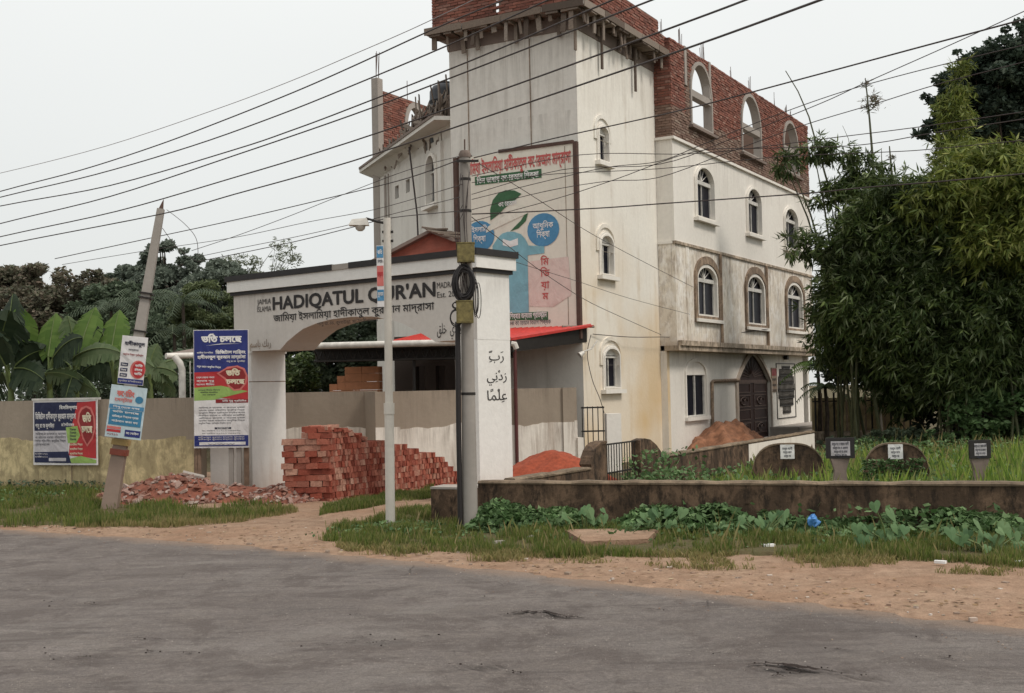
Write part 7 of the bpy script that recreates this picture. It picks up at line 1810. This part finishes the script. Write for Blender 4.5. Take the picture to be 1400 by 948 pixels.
# banana plants: every large leaf is a part
def banana_leaf(p0, p1, w, Y0, Y1, mat, parent, bend=0.15, seed=0, face=0.0, tatter=0.3, base=None):
    q = random.Random(seed); a = at(p0[0], p0[1], Y0); b = at(p1[0], p1[1], Y1); d = b-a; L = d.length; wid = 1.3*w/FOC*Y0
    dn = d.normalized(); sv = dn.cross(Vector((0, 1, 0))); sv = sv.normalized() if sv.length > 0.1 else Vector((1, 0, 0)); nv = sv.cross(dn).normalized()
    sv = (sv*math.cos(face)+nv*math.sin(face)).normalized(); nv = sv.cross(dn).normalized()
    n = 14; m_ = MB(Matrix.Translation(a)); up = Vector((0, 0, 1)); mids = []
    for i in range(n+1):
        u = i/n; mids.append(d*u + up*(bend*L*4*u*(1-u)))
    for sd in (-1, 1):
        for i in range(n):
            u0, u1 = i/n, (i+1)/n; pr_ = lambda u: wid*0.5*min(1.0, (math.sin(math.pi*min(1, u*0.93+0.06))**0.55)) 
            g = q.uniform(0.0, tatter)*0.05*L if q.random() < tatter else 0; drop = Vector((0, 0, -0.22*wid))
            e0 = mids[i]+sv*sd*pr_(u0)+drop*(0.5+q.uniform(0, tatter)); e1 = mids[i+1]+sv*sd*pr_(u1)+drop*(0.5+q.uniform(0, tatter))-dn*g
            h0 = mids[i]+sv*sd*pr_(u0)*0.5+nv*0.03; h1 = mids[i+1]+sv*sd*pr_(u1)*0.5+nv*0.03
            m_.add([mids[i], mids[i+1], h1, h0], [(0, 1, 2, 3)]); m_.add([h0, h1, e1, e0], [(0, 1, 2, 3)])
    lf_ = m_.build('leaf', MAT[mat], parent, fixn=False)
    r_ = MB(Matrix.Translation(a)); r_.tube([q_-nv*0.012 for q_ in mids], [0.022*(1-0.8*i/n) for i in range(n+1)], 5); r_.build('midrib', MAT['stem'], lf_, True)
    if base is not None:
        s_ = MB(Matrix.Translation(a)); bb = Vector(base)-a; s_.tube([bb, bb*0.4+Vector((0, 0, 0.1)), Vector((0, 0, 0))], [0.05, 0.035, 0.022], 6); s_.build('stalk', MAT['stem'], lf_, True)
BN = [  # plant base px, list of leaves
    (15, [((10, 490), (18, 402), 46, 'bananad'), ((32, 482), (26, 418), 34, 'banana'), ((8, 500), (-40, 440), 60, 'bananad'), ((20, 500), (70, 478), 44, 'bananad'), ((5, 510), (-30, 530), 50, 'bananad'), ((0, 470), (14, 425), 50, 'bananad'), ((18, 505), (60, 520), 40, 'bananad')]),
    (68, [((66, 488), (76, 428), 32, 'banana'), ((60, 490), (30, 470), 34, 'bananad'), ((72, 490), (112, 462), 32, 'bananad'), ((70, 492), (85, 530), 38, 'bananad'), ((60, 495), (20, 520), 36, 'bananad'), ((62, 510), (136, 540), 26, 'bananag')]),
    (104, [((108, 482), (130, 420), 34, 'banana'), ((102, 478), (92, 432), 26, 'bananag'), ((100, 490), (164, 482), 26, 'bananag'), ((95, 500), (60, 486), 30, 'bananad'), ((110, 495), (165, 510), 32, 'bananad'), ((105, 505), (90, 545), 30, 'bananad')]),
    (158, [((152, 482), (163, 424), 33, 'banana'), ((150, 484), (134, 446), 22, 'bananad'), ((158, 492), (210, 502), 26, 'bananag'), ((150, 495), (110, 512), 30, 'bananad'), ((160, 498), (215, 522), 26, 'bananad')]),
    (205, [((200, 505), (243, 512), 24, 'bananag'), ((205, 512), (240, 536), 24, 'bananag'), ((200, 515), (175, 542), 26, 'bananad'), ((204, 500), (216, 470), 20, 'bananag'), ((208, 508), (246, 493), 16, 'bananag')]),
]
labs = ('banana plant at the far left with a tall torn leaf', 'banana plant with one upright light leaf, second from the left', 'banana plant with a broad bright leaning leaf above the wall banner', 'banana plant with an upright oval leaf beside the posters', 'low banana plant behind the wall right of the posters')
for k, (bx, lvs) in enumerate(BN):
    b = at(bx, 545, 31.0); t = thing('banana_plant', (b.x, 31.0, 0), labs[k], 'banana plant', 'banana plants behind the boundary wall')
    m_ = MB(Matrix.Translation((b.x, 31, 0))); m_.tube([(0, 0, 0), (0.03, 0, 1.4), (0, 0, 2.6)], [0.16, 0.12, 0.07], 9); m_.build('stem', MAT['stem'], t, True)
    for i, (p0, p1, w, mt) in enumerate(lvs):
        Y0 = 31.0+0.35*math.sin(i*2.1); banana_leaf(p0, p1, w, Y0, Y0+0.5*math.cos(i*1.7), mt, t, 0.05 if mt == 'banana' else 0.12, k*10+i, 0.15*(-1)**i if mt == 'banana' else 0.5*(-1)**i, 0.25 if mt == 'banana' else 0.7, (b.x, 31.0, 2.4))

# ---- right side: bamboo
def bamboo(name, label, px, Y, culms, blobs, nleaf, mat, seed, size=0.24, group='bamboo clumps beside the building', sprays=120, tight=1.0):
    q = np.random.default_rng(seed); c = at(px, 600, Y); b = Vector((c.x, Y, 0)); t = thing(name, b, label, 'bamboo', group)
    for k in range(culms):
        a = q.uniform(0, 6.28); o = blobs[int(q.integers(len(blobs)))]; m_ = MB(Matrix.Translation(b)); s0 = Vector((math.cos(a)*0.5, math.sin(a)*0.4, 0)); e = Vector((o[0]-b.x+q.normal()*o[3]*0.4, o[1]-b.y+q.normal()*0.4, o[2]+o[5]*0.6))
        m_.tube([s0, s0.lerp(e, 0.35)*1.0+Vector((0, 0, e.z*0.12)), s0.lerp(e, 0.7)+Vector((0, 0, e.z*0.1)), e], [0.045, 0.04, 0.03, 0.01], 6); m_.build('culm', MAT['bamboo'], t, True)
    # drooping sprays: each a fan of narrow leaves hanging from a node
    w = np.array([(o[3]*o[5]) for o in blobs]); w /= w.sum(); ns = sprays
    ids = q.choice(len(blobs), ns, p=w); v = q.normal(size=(ns, 3)); v /= np.linalg.norm(v, axis=1)[:, None]; rr_ = q.uniform(0.2, 1, ns)**0.45
    O = np.array([o[:3] for o in blobs])[ids]; Rr = np.array([o[3:] for o in blobs])[ids]; N0 = O+v*Rr*rr_[:, None]
    nf = nleaf//6; idx = q.integers(0, ns, nf)
    Fc_ = N0[idx]+(q.normal(size=(nf, 3))*np.array([0.34, 0.34, 0.26])+v[idx]*q.uniform(0, 0.25, nf)[:, None])*tight
    main = v[idx]*0.55+np.array([0, 0, -0.5])+q.normal(size=(nf, 3))*0.25
    Fl = np.repeat(Fc_, 6, axis=0); dr = np.repeat(main, 6, axis=0)+q.normal(size=(nf*6, 3))*0.55; dr /= np.linalg.norm(dr, axis=1)[:, None]
    fs_ = np.repeat(q.uniform(0.7, 1.25, nf), 6)*size*q.uniform(0.75, 1.15, nf*6)
    C = Fl+dr*(fs_*0.5)[:, None]; nn = q.normal(size=(nf*6, 3)); nn[:, 2] = np.abs(nn[:, 2])+0.5; sd = np.cross(dr, nn); sd /= np.linalg.norm(sd, axis=1)[:, None]
    V = np.zeros((nf*6, 4, 3)); Ls = fs_[:, None]; V[:, 0] = C-dr*Ls*0.5; V[:, 1] = C+sd*Ls*0.085-dr*Ls*0.12; V[:, 2] = C+dr*Ls*0.5; V[:, 3] = C-sd*Ls*0.085-dr*Ls*0.12
    raw('foliage', V.reshape(-1, 3)-np.array(b), quads(nf*6), mat, None, None, t, Matrix.Translation(b), 'stuff'); return t
bamboo('bamboo_clump', 'arching bamboo nearest the building with loose sprays over its corner', 1165, 41, 8, [ap(1120, 203, 40, 22, 8), ap(1150, 208, 40, 26, 12), ap(1180, 228, 40, 22, 18), ap(1175, 262, 40, 26, 16), ap(1140, 262, 40, 14, 12), ap(1122, 272, 40, 16, 8), ap(1090, 318, 39.5, 12, 14), ap(1078, 338, 39.5, 9, 10), ap(1110, 335, 40, 16, 16), ap(1160, 290, 40, 20, 12), ap(1075, 222, 40, 10, 12)], 5600, MAT['lv_bam'], 51, 0.34, sprays=90, tight=0.45)
bamboo('bamboo_clump', 'dark dense bamboo mass filling the space right of the building', 1185, 39.5, 5, [ap(1180, 400, 39, 52, 70), ap(1220, 345, 39, 52, 62), ap(1150, 400, 40, 26, 50), ap(1230, 440, 39, 60, 70), ap(1195, 470, 40, 45, 50), ap(1175, 335, 39, 40, 40), ap(1235, 525, 40, 36, 40), ap(1150, 455, 40, 28, 40), ap(1215, 275, 39, 40, 26)], 62000, MAT['lv_bam'], 52, 0.36, sprays=420, tight=0.8)
bamboo('bamboo_clump', 'bamboo with yellowish tips in the middle of the right hand thicket', 1290, 38, 5, [ap(1290, 300, 38, 50, 44), ap(1310, 370, 38, 60, 70), ap(1270, 420, 38, 60, 70), ap(1330, 440, 38, 60, 60), ap(1255, 285, 38, 34, 30), ap(1290, 500, 39, 70, 50)], 42000, MAT['lv_bam'], 53, 0.36, sprays=260)
bamboo('bamboo_clump', 'yellow-green bamboo crown rising out of the middle of the thicket', 1315, 37, 2, [ap(1290, 275, 37, 40, 28), ap(1330, 250, 37, 30, 34), ap(1350, 300, 37, 36, 36)], 15000, MAT['lv_bamy'], 56, 0.36, sprays=90)
bamboo('bamboo_clump', 'yellow-green bamboo at the right edge of the frame', 1385, 36, 3, [ap(1385, 235, 36, 45, 32), ap(1405, 300, 36, 55, 60), ap(1430, 270, 36, 55, 70), ap(1365, 330, 36, 40, 36)], 22000, MAT['lv_bamy'], 54, 0.36, sprays=150)
bamboo('bamboo_clump', 'shaded lower bamboo at the right edge above the shrub', 1395, 37, 3, [ap(1390, 400, 37, 60, 60), ap(1430, 430, 37, 60, 70), ap(1370, 450, 37, 60, 60), ap(1320, 500, 37.5, 60, 44), ap(1400, 500, 37.5, 50, 40)], 38000, MAT['lv_bam'], 57, 0.36, sprays=230)
bamboo('bamboo_plume', 'tall narrow yellow bamboo plume in front of the dark tree', 1310, 44, 2, [ap(1314, 108, 44, 8, 22), ap(1308, 150, 44, 16, 28), ap(1302, 190, 44, 20, 26), ap(1300, 228, 44, 22, 22)], 6500, MAT['lv_bamy'], 55, 0.30, None, 80, tight=0.5)
# undergrowth
tree('bush', 'dark undergrowth beneath the bamboo at the back of the graveyard', 'undergrowth', (at(1250, 560, 42).x, 42, 0), 1.6, [ap(1240, 550, 40.5, 30, 44), ap(1285, 540, 41, 66, 60), ap(1370, 520, 42, 80, 70), ap(1250, 480, 43, 110, 60)], 32000, 0.24, MAT['lv_deep'], 61, None, 0.08, 40, 0.45)
tree('bush', 'leafy green shrub at the right behind the graveyard grass', 'bush', (at(1350, 580, 37).x, 37, 0), 1.6, [ap(1335, 565, 37, 38, 34), ap(1385, 560, 37, 40, 44), ap(1325, 525, 37, 20, 22), ap(1420, 560, 37, 40, 50), ap(1290, 590, 37, 30, 14)], 8500, 0.20, MAT['lv_creep'], 62, None, 0.05, 40, 0.42, aspect=0.55)
tree('bush', 'low dark weeds at the foot of the bamboo behind the gravestones', 'bush', (at(1200, 600, 38).x, 38, 0), 0.5, [ap(1160, 606, 38, 40, 8), ap(1225, 600, 38, 50, 12), ap(1290, 598, 38, 40, 10)], 4500, 0.16, MAT['lv_dark'], 63, None, 0.03, 40, 0.6, limbs=False)
palm(1118, 505, 46, 3, 9, 1.5, 'small bright palm beside the building end', 64, 'banana', None, 0.08)
palm(1128, 530, 45, 2, 8, 1.2, 'lower small palm in front of the back fence', 65, 'bananag', None, 0.08)
# big dark tree
tree('mango_tree', 'large dark round-crowned tree rising behind the bamboo at the right', 'tree', (at(1385, 500, 58).x, 58, 0), 13, [ap(1385, 110, 58, 70, 55), ap(1330, 130, 58, 48, 42), ap(1400, 60, 58, 60, 30), ap(1345, 185, 58, 52, 40), ap(1310, 180, 58, 30, 30), ap(1410, 180, 58, 60, 60), ap(1440, 120, 58, 70, 80), ap(1320, 95, 58, 24, 20), ap(1335, 225, 58, 30, 14), ap(1302, 128, 58, 40, 26), ap(1302, 182, 58, 42, 28), ap(1290, 155, 58, 24, 14), ap(1350, 150, 58, 60, 50), ap(1335, 70, 58, 34, 22), ap(1290, 152, 58, 16, 10)], 80000, 0.30, MAT['lv_deep'], 70, None, 0.5, 120, 0.34, aspect=0.5)
# bare bamboo shoots against the sky
def shoot(pts, r, label, tufts=(), mat='bamboo'):
    P = [at(*p) for p in pts]; t = thing('bamboo_shoot', (P[-1].x, P[-1].y, 0), label, 'bamboo', 'bare bamboo shoots against the sky')
    m_ = MB(Matrix.Translation(P[-1])); n_ = len(P); m_.tube([p-P[-1] for p in P], [r*(0.3+0.7*i/(n_-1)) for i in range(n_)], 6); m_.build('culm', MAT[mat], t, True)
    q = np.random.default_rng(len(label))
    for (px_, py_, Y, sp, n) in tufts:
        c = np.array(at(px_, py_, Y)); C = c+q.normal(size=(n, 3))*np.array([sp, sp, sp*0.8]); raw('tuft', leafset(C, 0.26, q, aspect=0.14, droop=0.3)-np.array(P[-1]), quads(n), MAT['lv_brown'], None, None, t, Matrix.Translation(P[-1]), 'stuff')
shoot([(1074, 97, 40), (1091, 125, 40), (1106, 160, 40), (1117, 200, 40), (1130, 245, 40), (1145, 285, 40), (1158, 320, 40), (1170, 400, 40)], 0.05, 'long thin bent shoot right of the brick storey')
shoot([(1183, 107, 42), (1185, 125, 42), (1189, 165, 42), (1193, 215, 42), (1196, 300, 42)], 0.055, 'straight shoot with two dry tufts', ((1190, 142, 42, 0.20, 130), (1184, 116, 42, 0.08, 30), (1196, 132, 42, 0.1, 40)))
shoot([(1205, 203, 42), (1206, 240, 42), (1207, 320, 42)], 0.035, 'short thin stub shoot left of the pair')
shoot([(1216, 200, 42), (1219, 235, 42), (1222, 320, 42)], 0.07, 'short thick stub shoot right of the pair', ((1219, 215, 42, 0.07, 30),))
shoot([(1152, 172, 44), (1160, 190, 44), (1164, 215, 44), (1166, 300, 44)], 0.02, 'faint whip-thin shoot between the taller ones')

# ---- ground cover along the graveyard wall
q = np.random.default_rng(77)
def cover(name, label, n, sampler, size, seed, mat='lv_creep'):
    q = np.random.default_rng(seed); C = np.array([sampler(q) for _ in range(n)]); d = q.normal(size=(n, 3))*0.7; d[:, 2] = np.abs(d[:, 2])*0.5+0.1; d /= np.linalg.norm(d, axis=1)[:, None]
    o = raw(name, leafset(C, size, q, up=0.8, aspect=0.62, dirs=d), quads(n), MAT[mat], label, 'ground cover'); return o
def along(u0, u1, dmax, hfun):
    def f(q):
        while True:
            u = q.uniform(u0, u1); d = abs(q.normal())*dmax*0.6; h = hfun(u)*(1-0.5*min(1, d/dmax))
            v = n2(u*1.0, d, 1.7, 3)
            if v+0.45 > q.random()*0.55: break
        p = FM @ Vector((u, -0.04-d, 0)); return (p.x, p.y, 0.04+h*q.random()**0.6)
    return f
hc = lambda u: 0.34+0.12*math.sin(u*2.3)+0.08*math.sin(u*5.1)
cover('creeper_cover', 'dense leafy creeper along the foot of the graveyard wall, left part', 7000, along(0.1, 4.7, 0.60, hc), 0.125, 78)
cover('creeper_cover', 'sparser leafy creeper along the foot of the graveyard wall, right part', 4600, along(4.5, 9.6, 0.55, lambda u: 0.34+0.1*math.sin(u*2)), 0.12, 79)
cover('creeper_cover', 'leafy weeds growing through the iron graveyard gate', 900, lambda q: tuple(MS2 @ Vector((q.uniform(0.9, 3.9), -0.1-abs(q.normal())*0.4, q.random()**0.8*(0.55 if q.random() < 0.6 else 1.0)))), 0.11, 80)
cover('creeper_cover', 'leafy weeds around the gravestone without a wall behind', 700, lambda q: tuple(at(1180+q.uniform(0, 85), 632, 23.2)[:2])+(0.25+0.5*q.random(),), 0.10, 81)
cover('creeper_cover', 'low weeds on the verge left of the utility pole', 500, lambda q: tuple(gr(520+q.uniform(0, 80), 727+q.uniform(0, 14))[:2])+(0.04+0.16*q.random(),), 0.08, 82)
cover('creeper_cover', 'dark weeds at the foot of the left boundary wall', 1500, lambda q: tuple(LWM @ Vector((q.uniform(0, 12.2), -0.08-abs(q.normal())*0.25, 0.05+0.28*q.random()))), 0.10, 83, 'lv_dark')
# taro plants with separate heart shaped leaves
def taro(px, py, label, leaves, seed):
    q = random.Random(seed); g = gr(px, py); t = thing('taro_plant', (g.x, g.y, 0), label, 'plant', 'taro plants at the foot of the wall')
    for (lx_, ly_, w) in leaves:
        Y = g.y+q.uniform(-0.12, 0.12); c = at(lx_, ly_, Y); W_ = 0.78*w/FOC*Y; yaw = q.uniform(-1.0, 1.0); pit = q.uniform(-0.9, -0.35)
        M_ = Matrix.Translation(c) @ Matrix.Rotation(yaw, 4, 'Z') @ Matrix.Rotation(pit, 4, 'X') @ Matrix.Rotation(q.uniform(-0.5, 0.5), 4, 'Y')
        o = [(0, -0.62, 0), (0.24, -0.30, 0.05), (0.42, 0.05, 0.07), (0.40, 0.32, 0.05), (0.22, 0.46, 0.04), (0.06, 0.36, 0.01), (0, 0.22, -0.03), (-0.06, 0.36, 0.01), (-0.22, 0.46, 0.04), (-0.40, 0.32, 0.05), (-0.42, 0.05, 0.07), (-0.24, -0.30, 0.05)]
        m_ = MB(M_); m_.add([(x*W_*1.1, z*W_, y*W_*1.1*-1*-1) for x, y, z in o]+[(0, -0.04*W_, 0)], [(i, (i+1) % 12, 12) for i in range(12)]); lf_ = m_.build('leaf', MAT['taro'], t, fixn=False)
        s_ = MB(Matrix.Translation(c)); bb = Vector((g.x, g.y, 0))-c; s_.tube([bb, bb*0.5+Vector((0.02, 0, 0.06)), Vector((0, 0.01, 0))], [0.014, 0.011, 0.008], 5); s_.build('stalk', MAT['stem'], lf_, True)
q = random.Random(90)
def lvs(cx, cy, rx, ry, n, w): return [(cx+q.uniform(-rx, rx), cy+q.uniform(-ry, ry), w*q.uniform(0.6, 1.25)) for _ in range(n)]
taro(1215, 758, 'taro plant with two tall leaves held up against the wall', [(1196, 692, 22), (1219, 703, 26), (1172, 722, 24), (1240, 738, 24)]+lvs(1208, 738, 38, 16, 22, 24), 91)
taro(1355, 765, 'taro plant at the right end with broad leaves and dark stems', [(1300, 728, 24), (1338, 718, 26), (1372, 722, 24), (1395, 745, 26)]+lvs(1355, 742, 46, 16, 22, 24), 92)
taro(1040, 742, 'taro leaves standing out of the creeper left of the blue bag', lvs(1040, 716, 36, 14, 18, 20), 93)
taro(905, 738, 'small taro tuft in the middle of the creeper', lvs(905, 712, 34, 12, 12, 18), 94)
taro(800, 735, 'small taro tuft above the sandy slab', lvs(800, 706, 28, 10, 11, 17), 95)

# small herbs and tufts in the verge so that it is not one even lawn
blades('tall_weeds', 'scattered taller seeding stalks among the verge plants', 'weeds', vR, 500, 0.15, 0.32, MAT['grassdry'], 23, 0.08, wd=0.006, lean=0.5)
cover('verge_herbs', 'small broad-leaved weeds scattered through the verge grass', 2600, lambda q: (lambda p: (p[0], p[1], 0.10+0.06*q.random()))(FM @ Vector((q.uniform(-2.2, 9.3), -0.3-1.9*q.random()*q.random(), 0))), 0.06, 84)
cover('verge_herbs', 'broad-leaved weeds mixed into the left roadside grass', 2200, lambda q: (lambda p: (p[0], p[1], 0.10+0.10*q.random()))(LWM @ Vector((q.uniform(2, 12.4), -0.3-3.6*q.random(), 0))), 0.08, 85)
blades('tall_weeds', 'pale seed stalks rising above the graveyard grass', 'weeds', [(3.2, 19.4), (9.5, 17.4), (16, 20), (22, 34), (20, 44), (14, 44), (9.8, 35.5), (5.2, 26.5)], 2500, 0.40, 0.70, MAT['grassdry'], 24, 0.0, wd=0.010, lean=0.5)
cover('graveyard_weeds', 'leafy weeds mixed through the graveyard grass', 9000, lambda q: (lambda x, y: (x, y, 0.15+0.35*q.random()))(*(lambda s_, d_: (0.3+0.494*s_+0.87*d_, 19.6+0.87*s_-0.494*d_))(22*q.random(), 0.5+9*q.random()**1.3)), 0.12, 86)
